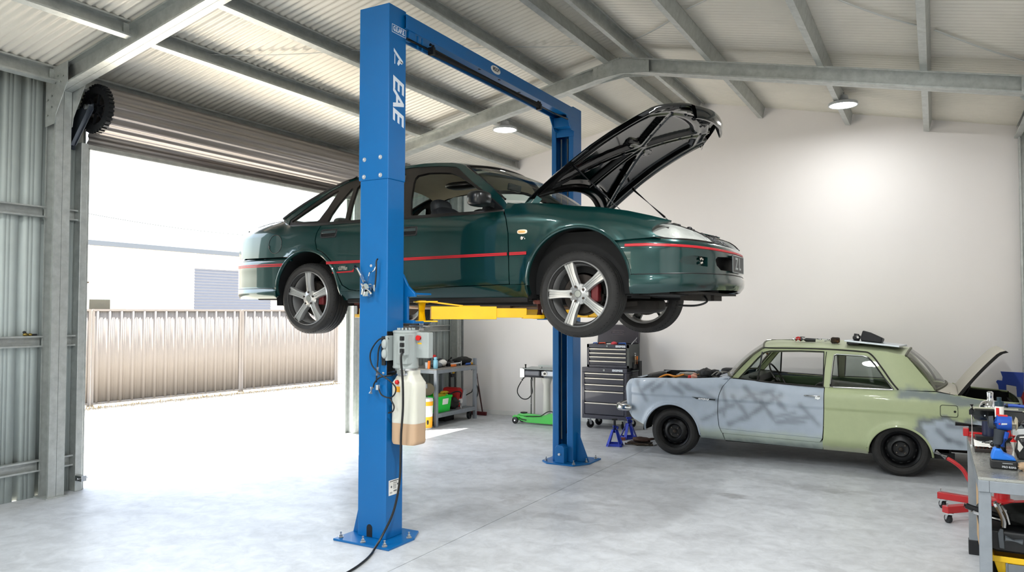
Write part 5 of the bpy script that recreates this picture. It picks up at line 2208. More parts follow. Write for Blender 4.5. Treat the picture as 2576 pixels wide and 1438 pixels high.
for sd in (-1, 1):
    kw = dict(side=sd, yc=YO)
    panel('front_wing', o_wing2, WO, OLDP, old, paint=paint_primer, step=.022, flange=.02, **kw)
    dr2 = panel('door', o_door2, WO, OLDP, old, paint=paint_primer, step=.022, **kw)
    panel('sill', o_sill2, WO, OLDP, old, paint=paint_primer, flange=.05, step=.03, **kw)
    panel('rear_quarter', o_quart2, WO, OLDP, old, paint=paint_green, step=.022, **kw)
    hole = [(-1.955, .898), (-1.84, 1.03), (-1.74, 1.15), (-1.675, 1.212), (-1.62, 1.228), (-1.3, 1.238), (-1.055, 1.236), (-1.052, .872), (-1.5, .890)]
    qh = [(-.985, .872), (-.955, 1.20), (-.93, 1.214), (-.67, 1.205), (-.62, 1.188), (-.56, 1.12), (-.47, .99), (-.385, .878), (-.39, .872)]
    outer = [(-2.02, .918), (-1.93, 1.03), (-1.84, 1.13), (-1.75, 1.225), (-1.685, 1.268), (-1.60, 1.275), (-1.3, 1.282), (-1.0, 1.280), (-.7, 1.268), (-.45, 1.25), (-.27, 1.215), (-.20, 1.13), (-.10, 1.0), (-.005, .876), (-.3, .870), (-.7, .868), (-1.04, .866), (-1.55, .886)]
    panel('pillar_frame', outer, GO, OLDP, old, holes=[hole, qh], paint=paint_green, step=.04, flange=.035, **kw)
    # rain gutter, window chrome
    b = MB()
    gp = [(-2.02, .93), (-1.93, 1.035), (-1.84, 1.135), (-1.75, 1.228), (-1.68, 1.262), (-1.6, 1.262), (-1.3, 1.266), (-1.0, 1.263), (-.7, 1.248), (-.6, 1.225), (-.5, 1.10), (-.40, .95), (-.34, .875)]
    b.tube([(p[0], YO + sd * (GO(p[0], p[1]) + .004), p[1]) for p in smoothpts([(a, c, 0) for a, c in gp], 5)], .008, 6)
    b.build('rain_gutter', M['rubber'], old)
    b = MB()
    b.tube([(x, YO + sd * (GO(x, z) + .002), z) for x, z in ((-1.05, .87), (-1.045, 1.05), (-1.03, 1.235))], .004, 5)
    b.build('door_gap', M['rubber'], old)
    # opening trims
    def loop(pts, r_, m_, nm, par, off=.002):
        b = MB()
        b.tube([(p[0], YO + sd * (GO(p[0], p[1]) + off), p[1]) for p in resample(pts, .03)], r_, 6, closed=True)
        return b.build(nm, m_, par)
    loop(hole, .006, M['rubber'], 'window_seal', old)
    loop(qh, .007, CHR, 'window_trim', old)
    inset = [(cx * .985 + -.66 * .015, cz * .985 + 1.04 * .015) for cx, cz in qh]
    loop(inset, .006, M['rubber'], 'window_seal', old, -.002)
    panel('quarter_glass', qh, GO, glass('old glass', (.72, .78, .76), .3), old, flange=0, lift=-.008, step=.1, bstep=.05, **kw)
    # quarter light and its post, the door glass is wound down
    vg = [(-1.93, .905), (-1.735, .902), (-1.70, 1.18), (-1.75, 1.14), (-1.84, 1.03)]
    vt = panel('quarter_light', vg, GO, glass('old glass'), old, flange=0, lift=-.006, step=.1, bstep=.05, **kw)
    b = MB()
    b.bar((-1.732, YO + sd * (GO(-1.73, .9) + .0), .89), (-1.695, YO + sd * (GO(-1.7, 1.2) + .0), 1.215), .018, .016, (1, 0, 0))
    b.build('post', CHR, vt)
    b = MB()
    b.grid([[(x, YO + sd * (GO(x, ztop2(x)) + o), ztop2(x) + z) for o, z in ((-.03, .0), (-.012, .008), (.006, .004), (.012, -.006))] for x in [-2.0 + .96 * i / 20 for i in range(21)]])
    b.build('belt_moulding', OLDP, old)
    # inner door trim
    b = MB()
    b.grid([[(x, YO + sd * y_, z) for y_, z in ((.70, .86), (.68, .83), (.665, .76), (.675, .74), (.66, .70), (.66, .45))] for x in [-1.98 + .94 * i / 8 for i in range(9)]])
    b.grid([[(x, YO + sd * y_, z) for y_, z in ((.70, .86), (.66, .82), (.62, .45))] for x in (-1.04, -.35)])
    b.build('door_trim', mat('dark green vinyl', '3C5230', .5, coat=.1), old, smooth=60)
    # wheel arch liners
    for cx, cz, R in (FA2, RA2):
        b = MB()
        rows = []
        for a in range(41):
            t = radians(-14 + 208 * a / 40)
            rows.append([(cx + (R + .012) * cos(t), YO + sd * yq, max(.27, cz + (R + .012) * sin(t))) for yq in (.775, .60, .45)])
        b.grid(rows)
        b.build('wheel_arch_liner', DARK, old)
        b = MB()
        rows = []
        for a in range(41):
            t = radians(-1 + a * 180 / 40)
            row = []
            for dr, o in ((.014, .001), (.004, .006), (-.006, .002), (-.008, -.02)):
                x, z = cx + (R + dr) * cos(t), cz + (R + dr) * sin(t)
                row.append((x, YO + sd * (WO(cx + (R + .01) * cos(t), cz + (R + .01) * sin(t)) + o), z))
            rows.append(row)
        b.grid(rows)
        o_ = b.build('arch_lip', OLDP, old)
        ca = o_.data.color_attributes.new('Col', 'FLOAT_COLOR', 'POINT')
        for i in range(len(o_.data.vertices)):
            ca.data[i].color = (*(PRI if cx < -1 else GRN), 1)
    # handle, badge, filler flap
    if sd < 0:
        b = MB()
        hy = lambda x, z: YO - WO(x, z)
        b.tube(smoothpts([(-1.235, hy(-1.235, .772) + .004, .772), (-1.215, hy(-1.21, .776) - .018, .776), (-1.15, hy(-1.15, .775) - .022, .775), (-1.09, hy(-1.09, .772) - .018, .772), (-1.08, hy(-1.08, .77) + .004, .77)], 5), .0075, 8)
        b.cyl((-1.098, hy(-1.1, .755) + .004, .752), (-1.098, hy(-1.1, .755) - .012, .752), .014)
        b.cbox((-1.10, hy(-1.1, .765) - .004, .762), (.05, .012, .035))
        b.build('door_handle', CHR, dr2)
        b = MB()
        b.prism([(-2.45, .690), (-2.18, .678), (-2.185, .663), (-2.40, .668), (-2.415, .678)], lambda x, z: (x, hy(x, z) + .002, z), lambda x, z: (x, hy(x, z) - .005, z))
        bg_ = b.build('badge', mat('dark badge', '3E4446', .3, .6), old, smooth=0)
        text('amlyny', 'lettering', CHR, bg_, .03, basis((-2.315, hy(-2.31, .676) - .006, .6765), (1, 0, 0), (0, 0, 1)), .001, sx=1.5, shear=.3, bold=.0008)
        b = MB()
        fl_ = rc(.105, .693, .15, .112, .02)
        b.tube([(p[0], hy(*p) - .0006, p[1]) for p in fl_], .0035, 5, closed=True)
        ff = b.build('filler_flap', mat('flap gap', '3C4234', .7), old)
        b = MB()
        b.lathe([(0, .004), (.010, .004), (.012, 0)], (.155, hy(.155, .69) + .001, .69), (0, -1, 0), 14)
        b.build('lock', M['blackm'], ff)
        b = MB()
        b.tube([(x, hy(x, sb(x) + .05) - .0005, sb(x) + .047) for x in [-2.14 + 1.08 * i / 12 for i in range(13)]], .002, 5)
        b.build('crease', mat('primer line', '7D8992', .6), dr2)

# roof, screens, deck
ST2 = [(-1.685, 1.268), (-1.60, 1.275), (-1.45, 1.280), (-1.3, 1.282), (-1.0, 1.280), (-.7, 1.268), (-.45, 1.25), (-.27, 1.215)]
rows = []
for i, (x, z) in enumerate(ST2):
    bow = -.06 * max(0, 1 - i / 2.5) + .03 * max(0, 1 - (len(ST2) - 1 - i) / 2)
    hw = GO(x, z)
    c = .062 if 0 < i < len(ST2) - 1 else .05
    rows.append([(x + bow * (1 - t * t), YO + t * hw, z + c * (1 - abs(t) ** 2.6)) for t in T])
surf('roof', rows, OLDP, old, paint=paint_roof, smooth=60)
surf('headliner', [[(p[0], YO + (p[1] - YO) * .96, p[2] - .03) for p in r] for r in rows], mat('old headliner', '8F9176', .9), old, smooth=60)
OG = glass('old screen glass', (.86, .89, .87), .25)
top = rows[0]
base = [(-2.01 - .16 * (1 - t * t), YO + t * .725, .935 + .012 * (1 - t * t)) for t in T]
wr = [[Vector(a).lerp(Vector(c), k / 8) + Vector((-.02, 0, .02)) * (4 * k / 8 * (1 - k / 8)) for a, c in zip(top, base)] for k in range(9)]
ws = surf('windscreen', wr, OG, old, smooth=60)
b = MB()
b.tube([r_[0] for r_ in wr][::-1] + [Vector(p) for p in wr[0]] + [r_[-1] for r_ in wr] + [Vector(p) for p in wr[-1]][::-1], .012, 6, closed=True)
b.build('seal', mat('old seal', '5F5F52', .6), ws)
rtop = rows[-1]
rbase = [(-.005 + .10 * (1 - t * t), YO + t * GO(0, .88), .882 + .02 * (1 - t * t)) for t in T]
rr_ = [[Vector(a).lerp(Vector(c), k / 8) + Vector((.02, 0, .02)) * (4 * k / 8 * (1 - k / 8)) for a, c in zip(rtop, rbase)] for k in range(9)]
rs_ = surf('rear_window', rr_, OG, old, smooth=60)
b = MB()
b.tube([r_[0] + Vector((0, 0, .004)) for r_ in rr_] + [Vector(p) + Vector((0, 0, .004)) for p in rr_[-1]] + [r_[-1] + Vector((0, 0, .004)) for r_ in rr_][::-1] + [Vector(p) for p in rr_[0]][::-1], .014, 6, closed=True)
b.build('seal', mat('old seal', '5F5F52'), rs_)
dk = [[(.0 + .185 * k / 4 + .10 * (1 - t * t) * (1 - k / 4), YO + t * (.70 - .0 * k), .878 - .038 * k / 4 + (.025 - .0 * k) * (1 - t * t)) for t in T] for k in range(5)]
surf('rear_deck', dk, OLDP, old, paint=paint_cream, smooth=60)
# scuttle
b = surf('scuttle', [[(-2.02 - .16 * (1 - t * t) - d, YO + t * (.73 + .02 * d), z) for d, z in ((-.01, .925), (.06, .912), (.10, .90), (.11, .80))] for t in T], OLDP, old, paint=paint_primer)
# boot lid, propped up on its hinges
LA = radians(55)


def lid(s_, t, dn=0.0):
    L = .60
    x = s_ * L
    z = -.05 * s_ ** 2.2 - .03 * max(0, (s_ - .88) / .12) ** 2
    z -= dn
    return Vector((.185 + x * cos(LA) - z * sin(LA), YO + t * (.65 - .03 * s_), .845 + x * sin(LA) + z * cos(LA)))


bl = surf('boot_lid', [[lid(i / 16, -1 + 2 * j / 16) for j in range(17)] for i in range(17)], OLDP, old, paint=paint_cream)
b = MB()
ed = [lid(i / 16, -1) for i in range(17)] + [lid(1, -1 + 2 * j / 16) for j in range(1, 17)] + [lid(i / 16, 1) for i in range(15, -1, -1)]
e2 = [lid(i / 16, -.985, .03) for i in range(17)] + [lid(.99, (-1 + 2 * j / 16) * .985, .03) for j in range(1, 17)] + [lid(i / 16, .985, .03) for i in range(15, -1, -1)]
e3 = [lid(.02 + i / 16 * .9, -.93, .026) for i in range(17)] + [lid(.93, (-1 + 2 * j / 16) * .93, .026) for j in range(1, 17)] + [lid(.02 + i / 16 * .9, .93, .026) for i in range(15, -1, -1)]
b.grid([ed, e2, e3])
b.grid([[lid(i / 16, (-1 + 2 * j / 16) * .95, .018) for j in range(17)] for i in range(1, 16)])
b.build('lid_frame', mat('grimy black', '1B1B1A', .6, var=.3), bl)
for sd in (-1, 1):
    b = MB()
    b.tube(smoothpts([lid(.25, sd * .82, .03), lid(.05, sd * .82, .06), (.16, YO + sd * .54, .74), (.25, YO + sd * .54, .68)], 5), .012, 8)
    b.build('hinge_arm', M['blackm'], bl)
# rear end and boot well
b = MB()
b.box(.16, .70, YO - .66, YO + .66, .42, .44)
b.box(.15, .17, YO - .66, YO + .66, .42, .83)
b.box(.68, .70, YO - .66, YO + .66, .42, .72)
for sd in (-1, 1):
    b.box(.16, .70, *sorted((YO + sd * .66, YO + sd * .675)), .42, .79)
b.build('boot_well', DARK, old, smooth=0)
rl = [(.69, .70), (.74, .62), (.755, .45), (.77, .2), (.775, 0)]
RP2 = curve([(.60, .745), (.70, .715), (.735, .66), (.755, .45), (.765, .2), (.768, 0)])
rows = []
for i in range(41):
    u = -RP2.h + 2 * RP2.h * i / 40
    x, y, _ = RP2(u)
    rows.append([(x - .045, YO + y * .97, .785), (x - .02, YO + y * .99, .775), (x, YO + y, .72), (x + .005, YO + y, .6), (x, YO + y, .42), (x - .05, YO + y * .97, .34)])
surf('rear_panel', rows, OLDP, old, paint=paint_green)
b = MB()
b.tube([Vector((RP2(-RP2.h + 2 * RP2.h * i / 40)[0] + .07, YO + RP2(-RP2.h + 2 * RP2.h * i / 40)[1] * 1.03, .42)) for i in range(41)], .045, 10)
b.build('rear_bumper', CHR, old)
# side wall tops around the boot opening
b = MB()
for sd in (-1, 1):
    b.tube([(x, YO + sd * (plan2(x) - .072), ztop2(x) - .004) for x in [.16 + .53 * i / 10 for i in range(11)]], .012, 6)
o_ = b.build('boot_gutter', OLDP, old)
ca = o_.data.color_attributes.new('Col', 'FLOAT_COLOR', 'POINT')
for i in range(len(o_.data.vertices)):
    ca.data[i].color = (*GRN, 1)
# front end
Dz = spl([(.405, .0), (.44, .045), (.50, .085), (.60, .112), (.72, .118), (.80, .105), (.84, .078), (.858, .045), (.864, .0)])
zl = [.405, .42, .44, .47, .50, .55, .60, .66, .72, .76, .80, .825, .845, .856, .8635]
rows = []
for z in zl:
    w = WO(-3.2, z)
    row = []
    for i in range(61):
        a = -pi / 2 + pi * i / 60
        row.append((-3.2 - Dz(z) * max(0, cos(a)) ** .42, YO + w * math.copysign(abs(sin(a)) ** .55, sin(a)), z))
    rows.append(row)
rows.append([(-3.14, p[1] if abs(p[1] - YO) < .6 else YO + (p[1] - YO) * .97, .866) for p in rows[-1]])
surf('front_panel', rows, OLDP, old, paint=paint_primer)
b = MB()
n_ = 60
rows = []
for i in range(n_ + 1):
    t = -1 + 2 * i / n_
    ed_ = max(0, (abs(t) - .84) / .16)
    x = -3.40 + .05 * abs(t) ** 3 + .10 * ed_ ** 2
    hh = .045 * sqrt(max(0, 1 - max(0, (abs(t) - .9) / .1) ** 2)) + .001
    c = Vector((x, YO + t * .80, .518))
    rows.append([c + Vector((-.045 * cos(a) * hh / .045, 0, hh * sin(a) * (1 + .2 * cos(a)))) for a in [2 * pi * k / 14 for k in range(14)]])
b.grid(rows, cu=True)
fbm = b.build('front_bumper', CHR, old, smooth=60)
for sd in (-1, 1):
    b = MB()
    b.ball((-3.27, YO + sd * .765, .518), (.095, .045, .044), sq=.8)
    b.build('bumper_end', CHR, fbm)
    b = MB()
    b.lathe([(0, -.02), (.05, -.018), (.078, -.004), (.085, .004), (.085, .02)], (-3.322, YO + sd * .5, .72), (1, 0, 0), 28)
    b.build('headlamp', M['lgrey'], old)
b = MB()
for k in range(6):
    b.box(-3.35, -3.335, YO - .42, YO + .42, .62 + k * .035, .632 + k * .035)
b.build('grille', M['blackm'], old, smooth=0)
# engine bay
b = MB()
b.box(-3.22, -2.14, YO - .62, YO + .62, .58, .60)
b.box(-2.15, -2.13, YO - .70, YO + .70, .4, .89)
for sd in (-1, 1):
    b.box(-3.24, -2.13, *sorted((YO + sd * .64, YO + sd * .66)), .50, .875)
b.box(-3.24, -3.22, YO - .66, YO + .66, .5, .86)
b.build('engine_bay', DARK, old, smooth=0)
rng = random.Random(4)


def lump(nm, m_, c, r, amp=.15, sq=.6, par=None):
    b = MB()
    b.ball(c, r, amp=amp, seed=rng.random() * 30, sq=sq)
    return b.build(nm, m_, par or old)


EB = [mat('engine black', '1C1D1F', .5), mat('oily alloy', '8B8A84', .45, .6), mat('rust brown', '7A5A3A', .8), mat('orange hose', 'D98A2B', .5), mat('tan rag', 'B9A88A', .9)]
lump('engine_block', EB[0], (-2.62, YO, .74), (.34, .20, .13))
lump('rocker_cover', EB[1], (-2.6, YO, .875), (.25, .10, .035))
lump('air_cleaner', EB[0], (-2.50, YO - .12, .905), (.11, .11, .045), sq=.8)
lump('battery', EB[0], (-2.28, YO + .42, .85), (.12, .09, .10), amp=0, sq=.3)
lump('radiator', EB[0], (-3.12, YO, .78), (.04, .32, .11), amp=0, sq=.3)
lump('wiper_motor', EB[0], (-2.31, YO - .32, .925), (.06, .05, .05), amp=.3)
lump('brake_booster', EB[0], (-2.385, YO - .42, .935), (.07, .07, .06), amp=.25, sq=.8)
lump('coil', EB[1], (-2.44, YO - .38, .915), (.03, .03, .05), amp=.1)
for k in range(5):
    b = MB()
    p0_ = Vector((-2.95 + .16 * k, YO - .48 + .1 * (k % 2), .86))
    b.tube(smoothpts([p0_, p0_ + Vector((.1, .04, .04)), p0_ + Vector((.22, -.02, .03)), p0_ + Vector((.30, .05, .05))], 6), .012, 8)
    b.build('engine_hose', (EB[3], EB[2], EB[0], EB[1], EB[0])[k], old)
b = MB()
b.tube(smoothpts([(-2.26, YO - .45, .92), (-2.22, YO - .40, .955), (-2.16, YO - .34, .95), (-2.12, YO - .30, .93)], 6), .010, 8)
b.tube(smoothpts([(-2.30, YO - .50, .92), (-2.24, YO - .46, .965), (-2.17, YO - .47, .95)], 6), .007, 8)
b.build('wiring', EB[1], old)
# floor, seats, dash, steering wheel
b = MB()
b.box(-2.05, .1, YO - .66, YO + .66, .22, .24)
b.box(-2.6, .7, YO - .12, YO + .12, .19, .25)
b.box(-3.1, -2.3, YO - .3, YO + .3, .26, .5)
b.box(-2.1, .15, YO - .67, YO - .62, .2, .26)
b.box(-2.1, .15, YO + .62, YO + .67, .2, .26)
b.build('floor_pan', DARK, old, smooth=0)
b = MB()
b.box(.10, .12, YO - .66, YO + .66, .24, .86)
b.box(-.45, .1, YO - .66, YO + .66, .80, .82)
b.build('rear_bulkhead', DARK, old, smooth=0)
for sd in (-1, 1):
    b = MB()
    b.ball((-1.35, YO + sd * .34, .50), (.24, .25, .09), sq=.6)
    b.ball((-1.16, YO + sd * .34, .68), (.07, .25, .20), sq=.6, R=Matrix.Rotation(radians(14), 3, 'Y'))
    b.build('front_seat', mat('old black vinyl', '1A1C1A', .5), old)
b = MB()
b.ball((-.55, YO, .52), (.24, .6, .09), sq=.5)
b.ball((-.34, YO, .70), (.08, .6, .20), sq=.5, R=Matrix.Rotation(radians(16), 3, 'Y'))
b.build('rear_seat', mat('old black vinyl', '1A1C1A'), old)
b = MB()
b.grid([[(x, YO + t * .68, z) for x, z in ((-2.0, .91), (-1.92, .92), (-1.84, .905), (-1.82, .84), (-1.86, .72))] for t in T])
b.ball((-1.84, YO - .36, .905), (.05, .14, .035), sq=.6)
b.build('dashboard', mat('dark dash', '22261F', .5), old)
b = MB()
sw_c, sw_a = Vector((-1.565, YO - .36, .90)), Vector((.87, 0, .50)).normalized()
u_, v_, _ = frame(sw_a)
b.tube([sw_c + u_ * .195 * cos(t) + v_ * .195 * sin(t) for t in [2 * pi * k / 40 for k in range(40)]], .010, 8, closed=True)
stw = b.build('steering_wheel', mat('worn bakelite', '1C1A16', .35), old)
b = MB()
for t in (0, pi):
    b.tube([sw_c - sw_a * .03, sw_c + u_ * .19 * cos(t) + v_ * .19 * sin(t)], .008, 6)
b.lathe([(0, .0), (.03, .0), (.035, -.03), (.02, -.05), (.018, -.30), (0, -.3)], sw_c, sw_a, 16)
b.build('spokes', mat('dark dash', '22261F'), stw)
b = MB()
b.cbox((-1.78, YO, 1.20), (.03, .18, .05))
b.tube([(-1.78, YO, 1.22), (-1.72, YO, 1.30)], .008, 6)
b.build('rear_view_mirror', M['black'], old)
b = MB()
b.ball((-1.70, YO - .32, 1.185), (.014, .012, .014))
b.tube([(-1.70, YO - .32, 1.19), (-1.69, YO - .32, 1.27)], .004, 5)
b.build('visor_clip', EB[2], old)


def steel_wheel(c, sd):
    c = Vector(c)
    ax = Vector((0, -sd, 0))
    b = MB()
    R, r, w = .272, .176, .165
    p = [(r, .012), (r + .015, .0), (r + .04, -.010), (R - .03, -.004), (R - .010, .014), (R, .03), (R + .001, .05), (R - .006, .052), (R - .006, .058), (R + .001, .06), (R + .001, .105), (R - .006, .107), (R - .006, .113), (R, .115), (R, w - .03), (R - .010, w - .014), (R - .03, w + .004), (r + .04, w + .008), (r, w - .012), (r - .012, w - .03), (r - .012, .03)]
    b.lathe(p, c, ax, 72, closed=True)
    ty = b.build('tyre', M['rubber'], old, smooth=25)
    b = MB()
    b.lathe([(.175, .006), (.182, .0), (.186, .006), (.178, .012), (.165, .022), (.155, .035), (.152, .07)], c, ax, 60)
    rm = b.build('rim', BLK, old, smooth=40)
    b = MB()
    b.lathe([(.156, .06), (.148, .050), (.13, .038), (.115, .028), (.10, .020), (.088, .018), (.080, .024), (.070, .040), (.050, .044), (.03, .042), (.028, .025), (.0, .022)], c, ax, 60)
    b.build('disc', BLK, rm, smooth=40)
    u_, v_ = Vector((1, 0, 0)), Vector((0, 0, 1))
    for k in range(4):
        t = pi / 4 + k * pi / 2
        b = MB()
        q = c + (u_ * cos(t) + v_ * sin(t)) * .053
        b.lathe([(0, .026), (.008, .027), (.0105, .032), (.0105, .046)], q, ax, 6)
        b.build('wheel_nut', mat('dull nut', '55504A', .45, .7), rm, smooth=0)
    for k in range(12):
        t = 2 * pi * k / 12
        b = MB()
        d = u_ * cos(t) + v_ * sin(t)
        e = u_ * -sin(t) + v_ * cos(t)
        q = c + d * .137 + ax * .0405
        b.bar(q - e * .013, q + e * .013, .009, .002, ax)
        b.build('slot', mat('vent slot', '3A3A3A' if k > 6 else '030303', .8), rm, smooth=0)
    b = MB()
    b.lathe([(0, .008), (.012, .009), (.02, .014), (.024, .024)], c, ax, 16)
    b.build('hub_cap', mat('rusty hub', '2F2822', .6, .5), rm)


for sd in (-1, 1):
    steel_wheel((-2.675, YO + sd * .745, .272), sd)
    steel_wheel((-.325, YO + sd * .745, .272), sd)
b = MB()
b.tube([(-2.675, YO - .6, .272), (-2.675, YO + .6, .272)], .03, 10)
b.tube([(-.325, YO - .6, .272), (-.325, YO + .6, .272)], .035, 10)
b.ball((-.325, YO, .27), (.11, .11, .10))
b.tube([(-2.3, YO + .2, .22), (-.4, YO + .25, .22), (.6, YO + .35, .25)], .022, 8)
b.lathe([(0, -.22), (.07, -.22), (.07, .22), (0, .22)], (.25, YO - .35, .30), (1, 0, 0), 20)
b.build('axles', mat('greasy steel', '2A2622'), old)

# ================================================================ loose things
def one(mb, name, m, label, cat, group=None, **k):
    return tag(mb.build(name, m, **k), label, cat, group)


def caster(par, x, y, z_top, r=.045, ang=0.0, wm=None):
    """swivel caster hanging under (x, y, z_top)"""
    d = Vector((cos(ang), sin(ang), 0))
    s_ = Vector((-sin(ang), cos(ang), 0))
    c = Vector((x, y, r)) + d * r * .35
    b = MB()
    b.lathe([(r * .55, -.015), (r, -.012), (r, .012), (r * .55, .015), (0, .015), (0, -.015)], c, s_, 24)
    w = b.build('caster', wm or M['black'], par)
    b = MB()
    for q in (-1, 1):
        b.bar(c + s_ * .02 * q, Vector((x, y, z_top - .01)) + s_ * .02 * q, r * .7, .004, s_)
    b.box(x - .03, x + .03, y - .03, y + .03, z_top - .012, z_top)
    b.cyl(c - s_ * .024, c + s_ * .024, .008, n=10)
    b.build('fork', M['chrome'], w, smooth=30)
    return w


# ---- left workbench
BG = mat('worn grey bench steel', '8C9298', .45, .5, var=.1, vs=10)
wb = thing('workbench', (-6.6, 9.52, 0), 'grey steel workbench with a lower shelf, under the left wall by the corner', 'workbench')
b = MB()
b.box(-6.93, -6.255, 8.97, 10.07, .815, .832)
b.build('tabletop', mat('bench top plate', '8E8A84', .5, .3, var=.15, vs=14), wb, smooth=0, bevel=.002)
b = MB()
for (a, c, d, e) in ((-6.93, -6.88, 8.97, 10.07), (-6.305, -6.255, 8.97, 10.07), (-6.88, -6.305, 8.97, 9.02), (-6.88, -6.305, 10.02, 10.07)):
    b.box(a, c, d, e, .765, .815)
b.build('rail', BG, wb, smooth=0, bevel=.003)
for (x, y, h_) in ((-6.905, 8.995, .765), (-6.28, 8.995, .765), (-6.905, 10.045, .765), (-6.28, 10.045, .765)):
    b = MB()
    b.box(x - .025, x + .025, y - .025, y + .025, 0, h_)
    b.build('leg', BG, wb, smooth=0, bevel=.003)
b = MB()
b.box(-6.90, -6.285, 9.02, 10.02, .178, .19)
b.box(-6.305, -6.26, 9.02, 10.02, .13, .19)
b.box(-6.905, -6.885, 9.02, 10.02, .13, .19)
b.build('shelf', BG, wb, smooth=0, bevel=.003)
b = MB()
b.box(-6.31, -6.26, 10.03, 10.07, .832, .935)
b.build('end_bracket', BG, wb, smooth=0, bevel=.003)

ZT = .832
b = MB()
b.lathe([(0, 0), (.034, 0), (.036, .01), (.036, .115), (.03, .125), (.022, .128), (.022, .14), (.026, .142), (.026, .165), (0, .168)], (-6.36, 9.09, ZT), (0, 0, 1), 24)
one(b, 'spray_bottle', mat('pale blue plastic', '8FCBE0', .35), 'pale blue plastic bottle standing at the near edge of the left workbench', 'bottle')
sp = thing('spray_gun', (-6.40, 8.99, ZT), 'orange handled spray gun with a dark nozzle at the near end of the left workbench', 'spray gun')
b = MB()
b.bar((-6.40, 8.985, ZT), (-6.40, 8.995, ZT + .12), .03, .035)
b.build('handle', mat('orange plastic', 'E2701E', .4), sp, smooth=0, bevel=.008)
b = MB()
b.bar((-6.40, 8.97, ZT + .14), (-6.40, 9.02, ZT + .155), .035, .05)
b.cyl((-6.40, 8.98, ZT + .16), (-6.40, 8.98, ZT + .20), .018)
b.build('body', M['black'], sp, smooth=30, bevel=.005)
b = MB()
b.lathe([(.03, 0), (.036, .09), (.034, .09), (.028, .004), (0, .004)], (-6.46, 9.03, ZT), (0, 0, 1), 20)
one(b, 'plastic_cup', mat('milky plastic', 'C9CFD4', .3, alpha=.6), 'milky plastic cup behind the orange spray gun on the left workbench', 'cup')
b = MB()
b.lathe([(0, 0), (.022, 0), (.022, .13), (.018, .14), (0, .14)], (-6.47, 9.22, ZT), (0, 0, 1), 18)
rc_ = one(b, 'paint_tube', M['black'], 'black tube with a red cap standing behind the pale blue bottle', 'tube')
b = MB()
b.ball((-6.47, 9.22, ZT + .165), (.028, .028, .028))
b.build('cap', M['redp'], rc_)
sa = thing('sander', (-6.45, 9.28, ZT), 'grey and white power sander lying in the middle of the left workbench', 'sander')
b = MB()
b.ball((-6.44, 9.24, ZT + .04), (.06, .13, .038), sq=.8)
b.build('body', mat('grey tool plastic', '6C7276', .5), sa)
b = MB()
b.ball((-6.42, 9.36, ZT + .065), (.05, .09, .05), amp=.25, seed=3)
b.build('dust_bag', M['whitep'], sa)
b = MB()
b.ball((-6.50, 9.42, ZT + .06), (.09, .10, .06), amp=.35, seed=8, fs=2.5)
one(b, 'dark_rag', mat('charcoal cloth', '2A2C30', .9), 'charcoal rag heaped behind the grey sander on the left workbench', 'rag')
b = MB()
b.ball((-6.46, 9.60, ZT + .045), (.07, .10, .045), amp=.3, seed=11)
b.tube([(-6.44, 9.55, ZT + .09), (-6.42, 9.60, ZT + .13)], .015, 8)
one(b, 'drill_body', M['black'], 'small black power tool between the charcoal rag and the black bag', 'power tool')
cl = thing('bar_clamp', (-6.34, 9.58, ZT), 'orange handled bar clamp at the front edge of the left workbench', 'clamp')
b = MB()
b.bar((-6.33, 9.46, ZT + .02), (-6.33, 9.58, ZT + .02), .03, .035)
b.build('handle', mat('orange plastic', 'E2701E'), cl, smooth=0, bevel=.006)
b = MB()
b.bar((-6.34, 9.45, ZT + .045), (-6.34, 9.74, ZT + .05), .008, .02)
b.bar((-6.34, 9.73, ZT + .0), (-6.34, 9.735, ZT + .075), .02, .02)
b.build('bar', M['steel'], cl, smooth=0)
b = MB()
b.ball((-6.45, 9.95, ZT + .065), (.10, .21, .06), amp=.3, seed=21, fs=2.2)
b.ball((-6.42, 9.82, ZT + .075), (.06, .08, .05), amp=.2, seed=2)
one(b, 'tool_bag', mat('black canvas', '1D1E1C', .8, bump=.2, bs=90), 'slumped black canvas tool bag at the far end of the left workbench', 'bag')
sd_ = thing('screwdriver', (-6.32, 9.95, ZT), 'blue and yellow handled screwdriver in front of the black tool bag', 'screwdriver')
b = MB()
b.lathe([(0, 0), (.015, .005), (.018, .05), (.015, .09), (0, .095)], (-6.33, 9.99, ZT + .019), (.1, 1, 0), 14)
b.build('handle', mat('amber plastic', 'E0A020', .35), sd_)
b = MB()
b.lathe([(.0, -.11), (.016, -.105), (.018, -.02), (.015, .0), (0, 0)], (-6.33, 9.99, ZT + .019), (.1, 1, 0), 14)
b.build('grip', mat('blue plastic', '2C57A8', .4), sd_)
b = MB()
b.cyl((-6.40, 10.13, .80), (-6.37, 10.16, .80), .055, n=24)
b.lathe([(.03, -.02), (.065, -.02), (.065, -.01), (.03, -.01)], (-6.385, 10.145, .80), (.7, .7, 0), 24, closed=True)
b.bar((-6.33, 10.08, .765), (-6.39, 10.15, .765), .05, .012)
b.bar((-6.29, 10.06, .775), (-6.36, 10.13, .775), .03, .012)
hr_ = one(b, 'hose_reel', mat('tan hose reel', '4A4032', .6), 'small tan hose reel mounted on the far end of the left workbench', 'reel')

# lower shelf
ZS = .19


